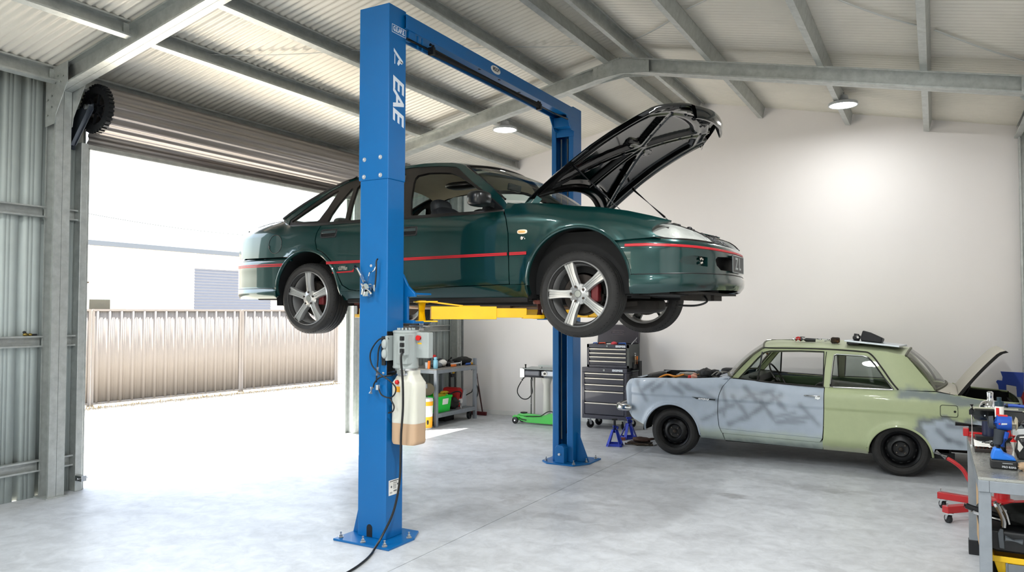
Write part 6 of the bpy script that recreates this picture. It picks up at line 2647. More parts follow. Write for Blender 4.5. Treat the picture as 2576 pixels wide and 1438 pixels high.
def crate(x0, x1, y0, y1, z, h_, m_, label, name='crate'):
    b = MB()
    t = .008

    def ring(o, zz, i=0):
        return [(x0 - o + i, y0 - o + i, zz), (x1 + o - i, y0 - o + i, zz), (x1 + o - i, y1 + o - i, zz), (x0 - o + i, y1 + o - i, zz)]
    V = b.grid([ring(0, z), ring(.02, z + h_ - .03), ring(.03, z + h_ - .03), ring(.032, z + h_), ring(.022, z + h_), ring(0, z + .006, t)], cu=True)
    b.face(V[0][::-1])
    b.face(V[-1])
    return one(b, name, m_, label, 'crate', smooth=0, bevel=.003)


GRNP = mat('bright green plastic', '17C23A', .4)
c1 = crate(-6.60, -6.315, 9.10, 9.40, ZS, .235, GRNP, 'bright green plastic crate with a white label on the shelf of the left workbench')
b = MB()
b.prism([(9.19, .30), (9.33, .30), (9.34, .385), (9.19, .385)], lambda y, z: (-6.315 + .02 * (z - ZS) / .205 + .0005, y, z), lambda y, z: (-6.315 + .02 * (z - ZS) / .205 + .003, y, z))
b.build('paper_label', M['whitep'], c1, smooth=0)
crate(-6.72, -6.49, 8.62, 8.86, .0, .40, GRNP, 'tall bright green bin on the floor behind the orange and white bucket', 'bin')
lp_ = random.Random(12)
names = [('cable_coil', 'black cable coiled on top of the tools behind the green crate', 'cable'), ('extension_lead', 'black extension lead trailing over the bench shelf beside the red washer', 'cable'), ('air_hose', 'dark air hose looped behind the white label crate', 'hose')]
for i, (nm, lb, ct) in enumerate(names):
    b = MB()
    x0_, y0_ = ((-6.53, 9.525), (-6.53, 9.675), (-6.72, 9.60))[i]
    pts = []
    for k in range(34):
        a = k * .62 + i
        pts.append((x0_ + .058 * cos(a), y0_ + .058 * sin(a), ZS + .014 + .006 * k))
    b.tube(smoothpts(pts, 3), .011, 6)
    one(b, nm, M['hose'], lb, ct)
b = MB()
b.ball((-6.385, 9.60, ZS + .085), (.07, .12, .085), amp=.4, seed=31, fs=3)
one(b, 'tool_heap', mat('oily dark tools', '1B1A17', .6, .3, var=.3), 'oily dark bundle of tools on the bench shelf beside the green crate', 'tools')
b = MB()
b.ball((-6.45, 9.45, ZS + .26), (.05, .08, .022), amp=.3, seed=5)
b.box(-6.62, -6.40, 9.40, 9.48, ZS, ZS + .24)
one(b, 'yellow_pouch', mat('yellow cloth', 'D9B428', .7), 'small yellow pouch on top of a stack behind the green crate', 'pouch')
b = MB()
b.cyl((-6.34, 9.72, ZS + .11), (-6.315, 9.72, ZS + .115), .035)
b.cyl((-6.33, 9.72, ZS), (-6.33, 9.72, ZS + .08), .015)
one(b, 'pressure_gauge', M['steel'], 'small silver gauge in front of the dark cables on the bench shelf', 'gauge')
# red pressure washer at the far end of the shelf
pw = thing('pressure_washer', (-6.55, 9.90, ZS), 'red and grey pressure washer at the far end of the left bench shelf', 'pressure washer')
b = MB()
b.prism([(9.80, ZS), (10.0, ZS), (10.0, .30), (9.95, .44), (9.88, .49), (9.78, .48), (9.75, .36)], lambda y, z: (-6.70, y, z), lambda y, z: (-6.43, y, z))
b.build('body', M['redp'], pw, smooth=0, bevel=.02)
b = MB()
b.prism([(9.86, ZS), (10.0, ZS), (10.0, .45), (9.93, .46)], lambda y, z: (-6.432, y, z), lambda y, z: (-6.40, y, z))
b.build('cover', mat('pale grey plastic', 'AEB2B4', .45), pw, smooth=0, bevel=.01)
b = MB()
b.tube([(-6.62, 9.86, .40), (-6.62, 9.86, .71), (-6.62, 9.89, .735), (-6.62, 9.97, .735), (-6.62, 10.0, .71), (-6.62, 10.0, .40)], .014, 8)
b.bar((-6.62, 9.88, .66), (-6.62, 9.99, .66), .03, .05)
b.build('handle', M['black'], pw)
b = MB()
b.cbox((-6.60, 9.93, .705), (.02, .035, .025))
b.build('switch', M['yellow'], pw, smooth=0)
b = MB()
b.cyl((-6.60, 9.78, .33), (-6.54, 9.72, .33), .05)
b.tube(smoothpts([(-6.42, 9.85, .34), (-6.38, 9.8, .42), (-6.40, 9.68, .44), (-6.46, 9.60, .40)], 6), .010, 8)
b.build('hose', M['hose'], pw)
# spare wheel and dark things under the bench
b = MB()
b.lathe([(.03, -.02), (.06, -.02), (.065, 0), (.06, .02), (.03, .02)], (-6.33, 9.96, .066), (1, .2, 0), 24, closed=True)
b.lathe([(0, -.012), (.03, -.012), (.03, .012), (0, .012)], (-6.33, 9.96, .066), (1, .2, 0), 16)
b.build('wheel', M['black'], wb)
b = MB()
b.box(-6.70, -6.50, 9.55, 9.80, 0, .09)
one(b, 'dark_box', M['black'], 'flat black box on the floor under the bench shelf', 'box', bevel=.008)
b = MB()
b.ball((-6.40, 9.12, .03), (.05, .06, .03), amp=.3, seed=3)
one(b, 'brown_rag', mat('brown cloth', '4F3326', .9), 'small brown rag on the floor under the green crate', 'rag')
# bucket and grinder in front of the bench
bk = thing('paint_bucket', (-6.33, 8.82, 0), 'white and orange plastic bucket on the floor in front of the left workbench', 'bucket')
b = MB()
b.lathe([(0, 0), (.085, 0), (.092, .02), (.105, .40), (.098, .43), (0, .44)], (-6.34, 8.83, 0), (0, 0, 1), 32)
b.build('pail', M['whitep'], bk)
b = MB()
b.lathe([(.0925, .02), (.0985, .17), (.0985, .175), (.0935, .02)], (-6.34, 8.83, .0), (0, 0, 1), 32)
b.lathe([(.1038, .33), (.1055, .385), (.1055, .39), (.1038, .33)], (-6.34, 8.83, .0), (0, 0, 1), 32)
b.build('label_band', mat('orange label', 'E9A11B'), bk)
b = MB()
b.ball((-6.265, 8.775, .10), (.012, .02, .035))
b.build('label_print', M['black'], bk)
gr_ = thing('angle_grinder', (-6.36, 8.86, .44), 'olive guard angle grinder standing on the lid of the orange and white bucket', 'grinder')
b = MB()
b.lathe([(0, -.012), (.085, -.012), (.09, 0), (.085, .012), (0, .014)], (-6.32, 8.86, .555), (.75, -.66, .0), 28, a0=0)
b.build('guard', mat('olive guard', '5A5342', .6, .3), gr_)
b = MB()
b.tube([(-6.35, 8.87, .56), (-6.40, 8.86, .64), (-6.45, 8.85, .72)], [.028, .026, .032], 10)
b.tube([(-6.33, 8.86, .47), (-6.345, 8.86, .442)], .012, 6)
b.cbox((-6.345, 8.85, .60), (.05, .05, .06))
b.build('body', mat('grey tool plastic', '6C7276'), gr_, smooth=30)
# broom leaning in the corner, hose loop
br = thing('broom', (-6.38, 10.42, 0), 'dark red broom leaning against the back wall by the left corner', 'broom')
b = MB()
b.tube([(-6.49, 10.44, .66), (-6.44, 10.43, .40), (-6.36, 10.41, .045)], .012, 8)
b.build('handle', mat('dark red handle', '3A1618', .5), br)
b = MB()
b.box(-6.56, -6.29, 10.385, 10.435, .025, .055)
b.box(-6.56, -6.29, 10.39, 10.43, 0, .028)
b.build('head', mat('maroon bristles', '5B1F22', .8), br, smooth=0, bevel=.006)
b = MB()
b.tube([(-6.37 + .0 * a, 10.20 + .085 * cos(a), .40 + .11 * sin(a)) for a in [-1.6 + .16 * k for k in range(22)]] + [(-6.37, 10.10, .40), (-6.40, 9.98, .36)], .009, 8)
one(b, 'drain_hose', M['hose'], 'black hose looping out past the far leg of the left workbench', 'hose')

# thing on the near girt
b = MB()
b.ball((-7.005, 3.735, 1.457), (.016, .022, .014), amp=.3)
b.ball((-7.005, 3.775, 1.455), (.016, .018, .012), amp=.3)
cg = one(b, 'brass_fitting', mat('tarnished brass', '8E7A3E', .45, .7), 'tarnished brass hose fitting lying on the middle girt by the near column', 'fitting')
b = MB()
b.ball((-7.005, 3.725, 1.476), (.014, .014, .012))
b.bar((-7.005, 3.765, 1.452), (-7.005, 3.83, 1.452), .02, .018)
b.build('nut', M['black'], cg)

# ---- trolley jack and the machine by the back wall
JG = mat('lime green paint', '35B83C', .35, coat=.4, var=.05)
jk = thing('trolley_jack', (-5.15, 9.98, 0), 'lime green trolley jack on the floor along the back wall', 'jack')
for y in (9.92, 10.06):
    b = MB()
    b.plate([(-5.52, .07), (-5.54, .10), (-5.50, .125), (-5.30, .105), (-5.05, .12), (-4.92, .18), (-4.74, .18), (-4.68, .12), (-4.68, .05), (-4.9, .025), (-5.28, .025), (-5.42, .05)], 'y', y - .005, y + .005)
    b.build('side_plate', JG, jk, smooth=0, bevel=.003)
b = MB()
b.plate([(-5.45, .10), (-5.43, .150), (-5.36, .150), (-5.0, .135), (-4.8, .10), (-4.8, .06), (-5.0, .06)], 'y', 9.955, 10.025)
b.build('lift_arm', JG, jk, smooth=0, bevel=.006)
b = MB()
b.lathe([(0, .150), (.05, .150), (.055, .165), (.045, .165), (0, .158)], (-5.38, 9.99, 0), (0, 0, 1), 20)
b.build('saddle', M['blackm'], jk)
for (x, y) in ((-5.47, 9.885), (-5.47, 10.095), (-4.72, 9.895), (-4.72, 10.085)):
    b = MB()
    b.lathe([(0, -.018), (.03, -.018), (.048, -.012), (.05, .0), (.048, .012), (.03, .018), (0, .018)], (x, y, .05), (0, 1, 0), 24)
    w_ = b.build('wheel', M['black'], jk)
    b = MB()
    b.cyl((x, y - .022, .05), (x, y + .022, .05), .012)
    b.build('axle', M['steel'], w_)
b = MB()
b.tube([(-5.255, 9.99, .13), (-5.262, 10.0, .655)], .012, 10)
b.build('handle', M['steel'], jk)
b = MB()
b.tube(smoothpts([(-5.33, 9.90, .115), (-5.15, 9.90, .125), (-5.05, 9.90, .14), (-4.96, 9.90, .195), (-4.9, 9.90, .215), (-4.85, 9.92, .20)], 5), .007, 6)
b.build('release_cable', M['hose'], jk)
b = MB()
b.tube([(-5.42, 9.912, .09), (-5.38, 9.908, .07), (-5.30, 9.908, .06)], .008, 6)
b.build('spring', M['blackm'], jk)
mc = thing('bench_machine', (-5.2, 10.3, 0), 'grey and black tabletop machine on a white pedestal against the back wall', 'machine')
b = MB()
prof = [(10.14, .78), (10.13, .70), (10.17, .665), (10.40, .665), (10.42, .70), (10.42, .78)]
b.prism(prof, lambda y, z: (-5.46, y, z), lambda y, z: (-5.19, y, z))
b.build('tray', mat('graphite sheet', '55565C', .4, .4), mc, smooth=0, bevel=.02)
b = MB()
b.prism(prof, lambda y, z: (-5.14, y, z), lambda y, z: (-4.9, y, z))
b.box(-5.19, -5.14, 10.17, 10.4, .69, .77)
b.build('housing', mat('silver grey case', '8E9298', .35, .4), mc, smooth=0, bevel=.012)
b = MB()
b.cyl((-5.10, 10.14, .735), (-5.10, 10.125, .735), .035, n=20)
b.build('dial', M['whitep'], mc)
b = MB()
b.cyl((-5.10, 10.126, .735), (-5.10, 10.11, .735), .018, n=16)
b.build('knob', M['blackm'], mc)
b = MB()
b.prism([(10.12, .79), (10.13, .80), (10.42, .815), (10.42, .785)], lambda y, z: (-5.48, y, z), lambda y, z: (-4.9, y, z))
b.bar((-5.24, 10.2, .845), (-4.92, 10.2, .85), .05, .02)
b.bar((-5.20, 10.2, .81), (-5.20, 10.2, .845), .03, .03)
b.build('lid', M['lgrey'], mc, smooth=0, bevel=.004)
b = MB()
b.box(-5.555, -5.475, 10.18, 10.26, .655, .80)
b.cyl((-5.515, 10.22, .645), (-5.515, 10.22, .81), .018)
b.build('valve_block', M['steel'], mc, smooth=30, bevel=.005)
b = MB()
b.cyl((-5.465, 10.2, .80), (-5.465, 10.2, .86), .016)
b.cyl((-5.48, 10.17, .655), (-5.50, 10.15, .62), .016)
b.cyl((-5.345, 10.17, .665), (-5.335, 10.16, .62), .014)
b.build('fitting', M['black'], mc)
b = MB()
b.tube(smoothpts([(-5.50, 10.15, .62), (-5.57, 10.15, .50), (-5.575, 10.15, .42), (-5.52, 10.15, .355), (-5.45, 10.15, .335), (-5.38, 10.15, .36), (-5.325, 10.15, .44), (-5.33, 10.15, .54), (-5.335, 10.16, .62)], 6), .008, 8)
b.build('hose', M['hose'], mc)
b = MB()
b.lathe([(0, 0), (.12, 0), (.11, .02), (.06, .05), (.055, .55), (.09, .66), (0, .665)], (-5.17, 10.33, 0), (0, 0, 1), 28)
b.build('pedestal', M['whitep'], mc)
b = MB()
b.cyl((-5.39, 10.35, 0), (-5.39, 10.35, .67), .016, n=12)
b.build('leg', M['whitep'], mc)

# ---- tool chest on its cabinet
DN = mat('dark navy enamel', '232434', .3, coat=.4, var=.05)
DG = mat('dark grey enamel', '3A3F3D', .4)
STRIP = mat('pale drawer pull', 'D9D4C6', .3, .4)


def drawers(par, x0, x1, yf, zs_):
    for (za, zb) in zs_:
        b = MB()
        b.box(x0, x1, yf - .012, yf + .02, za, zb - .006)
        d = b.build('drawer', DN, par, smooth=0, bevel=.003)
        b = MB()
        b.prism([(yf - .012, zb - .008), (yf - .028, zb - .010), (yf - .028, zb - .022), (yf - .012, zb - .026)], lambda y, z: (x0 + .002, y, z), lambda y, z: (x1 - .002, y, z))
        b.build('handle', STRIP, d, smooth=0, bevel=.002)


tc = thing('tool_cabinet', (-4.1, 10.22, 0), 'dark navy tool cabinet on black casters against the back wall', 'tool cabinet')
b = MB()
b.box(-4.40, -3.80, 10.44, 10.46, .20, .80)
b.box(-4.44, -4.40, 10.0, 10.46, .20, .80)
b.box(-3.80, -3.76, 10.0, 10.46, .20, .80)
b.box(-4.44, -3.76, 10.0, 10.46, .80, .87)
b.box(-4.44, -3.76, 10.0, 10.46, .145, .20)
b.box(-4.40, -3.80, 10.03, 10.05, .2, .8)
b.build('body', DN, tc, smooth=0, bevel=.004)
drawers(tc, -4.395, -3.805, 10.012, [(.21, .38), (.385, .545), (.55, .64), (.645, .73), (.735, .80)])
b = MB()
b.cyl((-4.10, 10.0, .835), (-4.10, 9.988, .835), .014, n=18)
b.build('lock', M['chrome'], tc)
text('SIDCHROME', 'badge', M['signw'], tc, .032, basis((-3.90, 9.9985, .835), (1, 0, 0), (0, 0, 1)), .001, sx=.85, bold=.004)
b = MB()
b.tube([(-3.76, 10.06, .83), (-3.70, 10.06, .83), (-3.70, 10.40, .83), (-3.76, 10.40, .83)], .014, 10)
b.build('push_handle', mat('dark rubber grip', '3C4240', .5), tc)
for x, y in ((-4.36, 10.07), (-4.36, 10.38), (-3.84, 10.07), (-3.84, 10.38)):
    caster(tc, x, y, .145, .055, ang=.9)
tb = thing('tool_chest', (-4.05, 10.22, .872), 'dark navy top chest with its lid up, standing on the tool cabinet', 'tool chest')
b = MB()
for q in ((-4.37, -3.73, 10.03, 10.44, .872, .90), (-4.37, -4.335, 10.02, 10.44, .872, 1.20), (-4.37, -3.73, 10.42, 10.44, .872, 1.20), (-4.37, -3.73, 10.02, 10.035, 1.15, 1.20), (-4.335, -3.77, 10.04, 10.42, 1.10, 1.11), (-4.335, -3.77, 10.04, 10.05, .9, 1.15), (-4.37, -3.73, 10.02, 10.05, .872, .91)):
    b.box(*q)
b.build('body', DN, tb, smooth=0, bevel=.003)
b = MB()
b.box(-3.77, -3.728, 10.02, 10.44, .872, 1.20)
b.build('side_panel', DG, tb, smooth=0, bevel=.003)
drawers(tb, -4.33, -3.775, 10.03, [(.915, .975), (.98, 1.035), (1.04, 1.09), (1.095, 1.148)])
b = MB()
b.cyl((-4.06, 10.02, 1.175), (-4.06, 10.008, 1.175), .012, n=18)
b.build('lock', M['chrome'], tb)
text('SIDCHROME', 'badge', M['signw'], tb, .032, basis((-3.86, 10.0185, 1.173), (1, 0, 0), (0, 0, 1)), .001, sx=.8, bold=.004)
b = MB()
b.prism([(10.40, 1.20), (10.455, 1.20), (10.51, 1.465), (10.46, 1.475), (10.45, 1.46)], lambda y, z: (-4.37, y, z), lambda y, z: (-3.73, y, z))
ld = b.build('lid', mat('lid enamel', '2E2930', .3, coat=.4), tb, smooth=0, bevel=.01)
b = MB()
q = rc(-4.06, 0, .20, .06, .025)
lf = lambda x, v, o: (x, 10.40 + .05 * ((1.36 + v) - 1.20) / .26 - o, 1.36 + v)
b.tube([lf(p[0], p[1], .002) for p in q], .004, 6, closed=True)
b.build('embossed_oval', mat('lid enamel light', '5C555A', .35), ld)
text('SIDCHROME', 'embossing', mat('lid enamel light', '5C555A'), ld, .035, basis(lf(-4.06, .002, .001), (1, 0, 0), (0, .19, .98)), .002, sx=.8)
b = MB()
b.cyl((-3.755, 10.38, 1.22), (-3.755, 10.36, 1.24), .008)
b.bar((-3.75, 10.15, 1.20), (-3.75, 10.42, 1.30), .006, .012)
b.build('lid_stay', M['steel'], tb, smooth=0)
b = MB()
b.cyl((-3.728, 10.23, 1.07), (-3.712, 10.23, 1.07), .012)
b.tube([(-3.716, 10.23 + .018 * cos(a), 1.03 + .022 * sin(a)) for a in [2 * pi * k / 20 for k in range(20)]], .003, 5, closed=True)
b.build('key_ring', M['chrome'], tb)
ZC = 1.11
b = MB()
b.ball((-3.98, 10.08, ZC + .10), (.045, .03, .03), amp=.2, seed=4)
b.box(-4.02, -3.94, 10.06, 10.10, ZC, ZC + .09)
one(b, 'red_tape', mat('soft red plastic', 'C23440', .5), 'soft red roll poking out of the open top chest', 'tape')
for i, (x0, x1, mm, lb) in enumerate(((-4.30, -4.24, mat('blue plastic', '2C57A8'), 'blue handled pliers at the left end of the open top chest'), (-4.22, -4.12, mat('orange red plastic', 'D6502E', .4), 'orange red handled pliers in the middle of the open top chest'),
                                      (-3.93, -3.82, mat('bright blue plastic', '1D5FC0', .4), 'bright blue bracket at the right end of the open top chest'))):
    b = MB()
    b.box(x0, x1, 10.06 + .02 * i, 10.09 + .02 * i, ZC, ZC + .07)
    b.tube([(x0, 10.075 + .02 * i, ZC + .07), (x0 + .01, 10.075 + .02 * i, ZC + .105), (x1, 10.075 + .02 * i, ZC + .11), (x1, 10.075 + .02 * i, ZC + .07)], .009, 6)
    one(b, 'pliers' if i < 2 else 'bracket', mm, lb, 'pliers' if i < 2 else 'bracket', smooth=30)
b = MB()
b.bar((-4.10, 10.10, ZC + .095), (-3.99, 10.11, ZC + .10), .014, .014)
b.box(-4.09, -4.0, 10.09, 10.12, ZC, ZC + .085)
one(b, 'white_marker', M['whitep'], 'white marker pen lying across the open top chest', 'marker')
# screwdrivers in the holder on the cabinet side
ho = thing('screwdriver_holder', (-3.725, 10.25, .86), 'black screwdriver holder hooked on the right side of the tool cabinet', 'holder')
b = MB()
b.box(-3.757, -3.715, 10.15, 10.38, .855, .95)
b.box(-3.70, -3.68, 10.30, 10.40, .60, .96)
b.build('tray', M['black'], ho, smooth=0, bevel=.003)
for y, mm, lb in ((10.20, mat('pale wood', 'C9A77C', .6), 'pale handled screwdriver in the holder beside the tool cabinet'), (10.27, mat('orange plastic', 'E2701E'), 'orange handled screwdriver in the holder beside the tool cabinet')):
    b = MB()
    b.lathe([(0, 0), (.004, 0), (.004, .06), (.012, .065), (.013, .11), (0, .115)], (-3.708, y, .92), (.02, 0, 1), 12)
    one(b, 'screwdriver', mm, lb, 'screwdriver')

# ---- axle stands
AB = mat('axle stand blue', '2A3FB0', .35, coat=.3, var=.08)


def axle_stand(cx, cy, label, post_h, rot):
    t = thing('axle_stand', (cx, cy, 0), label, 'axle stand', 'blue axle stands by the old car')
    R_ = Matrix.Rotation(rot, 3, 'Z')
    q = lambda x, y, z: Vector((cx, cy, 0)) + R_ @ Vector((x, y, z))
    for sx_ in (-1, 1):
        for sy_ in (-1, 1):
            b = MB()
            a0, a1 = q(sx_ * .088, sy_ * .088, 0), q(sx_ * .025, sy_ * .025, .20)
            tang = (R_ @ Vector((sx_, -sy_, 0))).normalized()
            b.hexa([a0 - tang * .022, a0 + tang * .022, a0 + tang * .022 + Vector((0, 0, .004)) - (R_ @ Vector((sx_, sy_, 0))) * .006, a0 - tang * .022 - (R_ @ Vector((sx_, sy_, 0))) * .006 + Vector((0, 0, .004)),
                    a1 - tang * .018, a1 + tang * .018, a1 + tang * .018 - (R_ @ Vector((sx_, sy_, 0))) * .006, a1 - tang * .018 - (R_ @ Vector((sx_, sy_, 0))) * .006])
            b.build('leg', AB, t, smooth=0, bevel=.002)
    b = MB()
    for (x0, y0, x1, y1) in ((-.085, -.085, .085, -.085), (-.085, .085, .085, .085), (-.085, -.085, -.085, .085), (.085, -.085, .085, .085)):
        b.bar(q(x0, y0, .018), q(x1, y1, .018), .006, .03)
    b.build('foot_rail', AB, t, smooth=0)
    b = MB()
    b.tube([q(0, 0, .17), q(0, 0, .25)], .03, 14)
    b.ball(q(.035, 0, .225), (.016, .016, .02))
    b.build('collar', AB, t)
    b = MB()
    b.bar(q(0, 0, .16), q(0, 0, post_h), .025, .025, (1, 0, 0))
    b.bar(q(-.035, 0, post_h), q(.035, 0, post_h), .03, .02)
    b.build('ratchet_post', M['blackm'] if post_h > .29 else AB, t, smooth=0, bevel=.004)


axle_stand(-3.50, 8.88, 'nearer blue axle stand with its black post raised, in front of the tool cabinet', .325, .25)
axle_stand(-3.535, 9.47, 'farther blue axle stand beside the brown gloves under the old car nose', .27, .7)
LG = mat('brown leather', '4A342A', .7, var=.2, vs=20)
b = MB()
b.ball((-3.24, 9.12, .065), (.12, .07, .03), amp=.35, seed=14, fs=2.5)
for k in range(3):
    b.ball((-3.14 + .012 * k, 9.10 + .03 * k, .075), (.05, .014, .014), R=Matrix.Rotation(.3 + .2 * k, 3, 'Z'))
one(b, 'work_glove', LG, 'brown leather work glove by the front tyre of the old car', 'glove')
b = MB()
b.box(-3.40, -3.12, 9.05, 9.20, .012, .030)
b.tube([(-3.42, 9.03, .012), (-3.25, 9.02, .012), (-3.08, 9.10, .012)], .012, 6)
b.box(-3.36, -3.16, 9.07, 9.18, 0, .014)
one(b, 'flat_tool', mat('rusty flat steel', '4B4036', .6, .4, var=.2), 'rusty flat steel tool on the floor under the brown glove', 'tool')
b = MB()
b.cbox((-3.56, 9.30, .018), (.07, .05, .036), Matrix.Rotation(.5, 3, 'Z'))
one(b, 'brick_chock', mat('red brown wood', '8A5248', .8), 'small red brown wooden chock by the farther axle stand', 'chock', bevel=.004)

# ---- things on the old car's roof
ZR = lambda x, y: 1.2
pb = MB()
pb.tube([(-1.675, 9.02, 1.346), (-1.40, 9.03, 1.350)], .0065, 8)
pb.bar((-1.69, 9.02, 1.345), (-1.64, 9.02, 1.348), .02, .008)
one(pb, 'pry_bar', M['steel'], 'thin steel pry bar lying at the front of the old car roof', 'pry bar')
dg = thing('air_ratchet', (-1.3, 9.03, 1.335), 'red and black air ratchet on the old car roof behind the pry bar', 'ratchet')
b = MB()
b.cyl((-1.405, 9.03, 1.356), (-1.375, 9.03, 1.356), .022)
b.build('head', M['chrome'], dg)
b = MB()
b.cyl((-1.375, 9.03, 1.358), (-1.325, 9.03, 1.357), .025)
b.ball((-1.35, 9.03, 1.378), (.02, .016, .01))
b.build('collar', M['redp'], dg)
b = MB()
b.tube([(-1.325, 9.03, 1.357), (-1.27, 9.03, 1.352), (-1.17, 9.03, 1.350)], [.025, .022, .019], 12)
b.bar((-1.33, 9.03, 1.384), (-1.28, 9.03, 1.38), .02, .008)
b.build('handle', M['black'], dg, smooth=40)
for k, (x, lb) in enumerate(((-1.215, 'chrome spanner nearest the red ratchet on the old car roof'), (-1.13, 'chrome spanner nearest the dark brush on the old car roof'))):
    b = MB()
    b.bar((x, 9.08, 1.366), (x + .075, 9.06, 1.362), .016, .006)
    b.lathe([(.012, -.004), (.019, -.004), (.019, .004), (.012, .004)], (x + .09, 9.055, 1.358), (.1, .2, 1), 16, closed=True)
    b.lathe([(.010, -.004), (.017, -.004), (.017, .004), (.010, .004)], (x - .012, 9.085, 1.362), (.1, .2, 1), 16, closed=True)
    one(b, 'spanner', M['chrome'], lb, 'spanner', 'chrome spanners on the old car roof')
bh = thing('wire_brush', (-.98, 9.0, 1.33), 'dark block brush with a steel shank on the middle of the old car roof', 'brush')
b = MB()
b.ball((-.962, 9.0, 1.355), (.046, .035, .032), amp=.2, seed=7, sq=.5)
b.build('bristles', mat('dark brown bristles', '2C241C', .9, bump=.5, bs=150, dirt='8A5A2A', ds=30), bh)
b = MB()
b.tube([(-1.075, 9.0, 1.345), (-1.0, 9.0, 1.348)], .008, 8)
b.build('shank', M['steel'], bh)
b = MB()
pp = [(-.86, 8.86), (-.33, 8.84), (-.27, 9.28), (-.80, 9.30)]
zp = lambda x, y: 1.347 - .095 * (x + .86) + .01 * (y - 8.86)
b.prism(pp, lambda x, y: (x, y, zp(x, y)), lambda x, y: (x, y, zp(x, y) + .018))
pn_ = one(b, 'panel_sheet', mat('pale aluminium panel', 'C9D1D6', .35, .4), 'pale aluminium panel lying on the rear of the old car roof', 'panel', smooth=0, bevel=.005)
b = MB()
b.box(-.84, -.72, 8.92, 9.2, 1.318, 1.345)
b.build('backing', M['black'], pn_, smooth=0)
b = MB()
b.prism([(0, 0), (.20, -.0), (.215, .06), (.10, .105), (.02, .12), (.0, .05)], lambda x, z: (-.705 + x, 8.96, zp(-.7 + x, 9) + .018 + z), lambda x, z: (-.685 + x * .95, 9.16, zp(-.7 + x, 9.1) + .018 + z * .75))
wc_ = one(b, 'leather_apron', mat('black leather', '15161A', .5, bump=.2, bs=60), 'folded black leather apron lying on the aluminium panel on the old car roof', 'apron', smooth=0, bevel=.012)
b = MB()
b.ball((-.745, 8.97, zp(-.745, 9) + .05), (.04, .04, .034), amp=.3, seed=9)
b.bar((-.77, 8.97, zp(-.745, 9) + .085), (-.72, 8.97, zp(-.745, 9) + .08), .02, .02)
rs2 = one(b, 'respirator', M['black'], 'small black dust mask in front of the folded apron on the old car roof', 'mask')
b = MB()
b.ball((-.73, 8.935, zp(-.745, 9) + .055), (.012, .008, .012))
b.build('filter', M['whitep'], rs2)

# rag and bottle in the old engine bay
b = MB()
b.lathe([(0, 0), (.035, 0), (.04, .05), (.02, .07), (.02, .085), (0, .085)], (-2.50, 8.84, .862), (.3, 0, 1), 18)
bt = one(b, 'fluid_bottle', mat('peach plastic', 'D9A08A', .4, alpha=.8), 'small peach plastic bottle on the near wing edge of the old car', 'bottle')
b = MB()
b.ball((-2.535, 8.82, .892), (.022, .022, .03))
b.build('funnel', M['redp'], bt)

# ---- front workbench on the right
rw_ = thing('steel_bench', (.57, 5.4, 0), 'grey steel bench in the near right corner carrying the blue impact driver', 'workbench')
BT = mat('scratched bench steel', 'A3A49E', .28, .65, var=.12, vs=7, rvar=.12, dirt='6C6A64', ds=3, dlo=.55, dhi=.8)
b = MB()
b.box(.18, .96, 4.60, 6.20, .805, .82)
b.build('tabletop', BT, rw_, smooth=0, bevel=.002)
b = MB()
for q in ((.18, .23, 4.60, 6.20), (.91, .96, 4.60, 6.20), (.23, .91, 4.60, 4.65), (.23, .91, 6.15, 6.20)):
    b.box(*q, .745, .805)
b.build('rail', BG, rw_, smooth=0, bevel=.003)
for x, y in ((.21, 4.64), (.93, 4.64), (.21, 6.17), (.93, 6.17)):
    b = MB()
    b.box(x - .028, x + .028, y - .028, y + .028, .02, .745)
    lg_ = b.build('leg', BG, rw_, smooth=0, bevel=.003)
    b = MB()
    b.box(x - .032, x + .032, y - .032, y + .032, 0, .10 if y > 5 else .05)
    b.build('rubber_foot', M['black'], lg_, smooth=0, bevel=.004)
b = MB()
b.box(.235, .93, 4.70, 6.12, .285, .30)
b.build('shelf', BG, rw_, smooth=0, bevel=.002)
b = MB()
b.box(.226, .234, 4.72, 6.08, .16, .60)
b.build('side_board', mat('raw plywood', 'C9A77C', .7, var=.1, vs=5, stretch=(1, 1, 6)), rw_, smooth=0)

# impact driver
BD = mat('tool blue', '1546A0', .4)
idr = thing('impact_driver', (.32, 4.92, .82), 'blue cordless impact driver standing upright on the near right bench', 'drill')
b = MB()
b.box(.250, .375, 4.88, 4.965, .82, .868)
bt_ = b.build('battery', M['black'], idr, smooth=0, bevel=.008)
text('PRO 8.0Ah', 'lettering', mat('battery print', 'B9BCC0', .5), bt_, .014, basis((.335, 4.8795, .834), (1, 0, 0), (0, 0, 1)), .0004, sx=1.0, bold=.0006)
b = MB()
b.box(.305, .352, 4.8795, 4.88, .852, .855)
b.build('line', mat('battery print', 'B9BCC0'), bt_, smooth=0)
b = MB()
b.prism([(.252, .868), (.372, .868), (.36, .885), (.315, .905), (.30, .93), (.268, .93), (.258, .90)], lambda x, z: (x, 4.882, z), lambda x, z: (x, 4.962, z))
b.build('foot', mat('tool bright blue', '1C6FD0', .4), idr, smooth=0, bevel=.010)
b = MB()
b.tube([(.287, 4.922, .90), (.29, 4.922, .95), (.296, 4.922, 1.0), (.302, 4.922, 1.03)], [.028, .025, .026, .032], 16)
hdl = b.build('handle', mat('grip rubber', '30353B', .75), idr)
b = MB()
b.tube([(.308, 4.898, .94), (.322, 4.896, .985), (.33, 4.898, 1.02)], .011, 8)
b.build('grip_insert', BD, hdl)
b = MB()
b.ball((.336, 4.922, 1.005), (.010, .012, .022))
b.build('trigger', M['redp'], idr)
b = MB()
b.tube([(.262, 4.922, 1.065), (.285, 4.922, 1.065), (.335, 4.922, 1.065), (.355, 4.922, 1.065)], [.034, .040, .040, .036], 20)
bo = b.build('motor_housing', BD, idr)
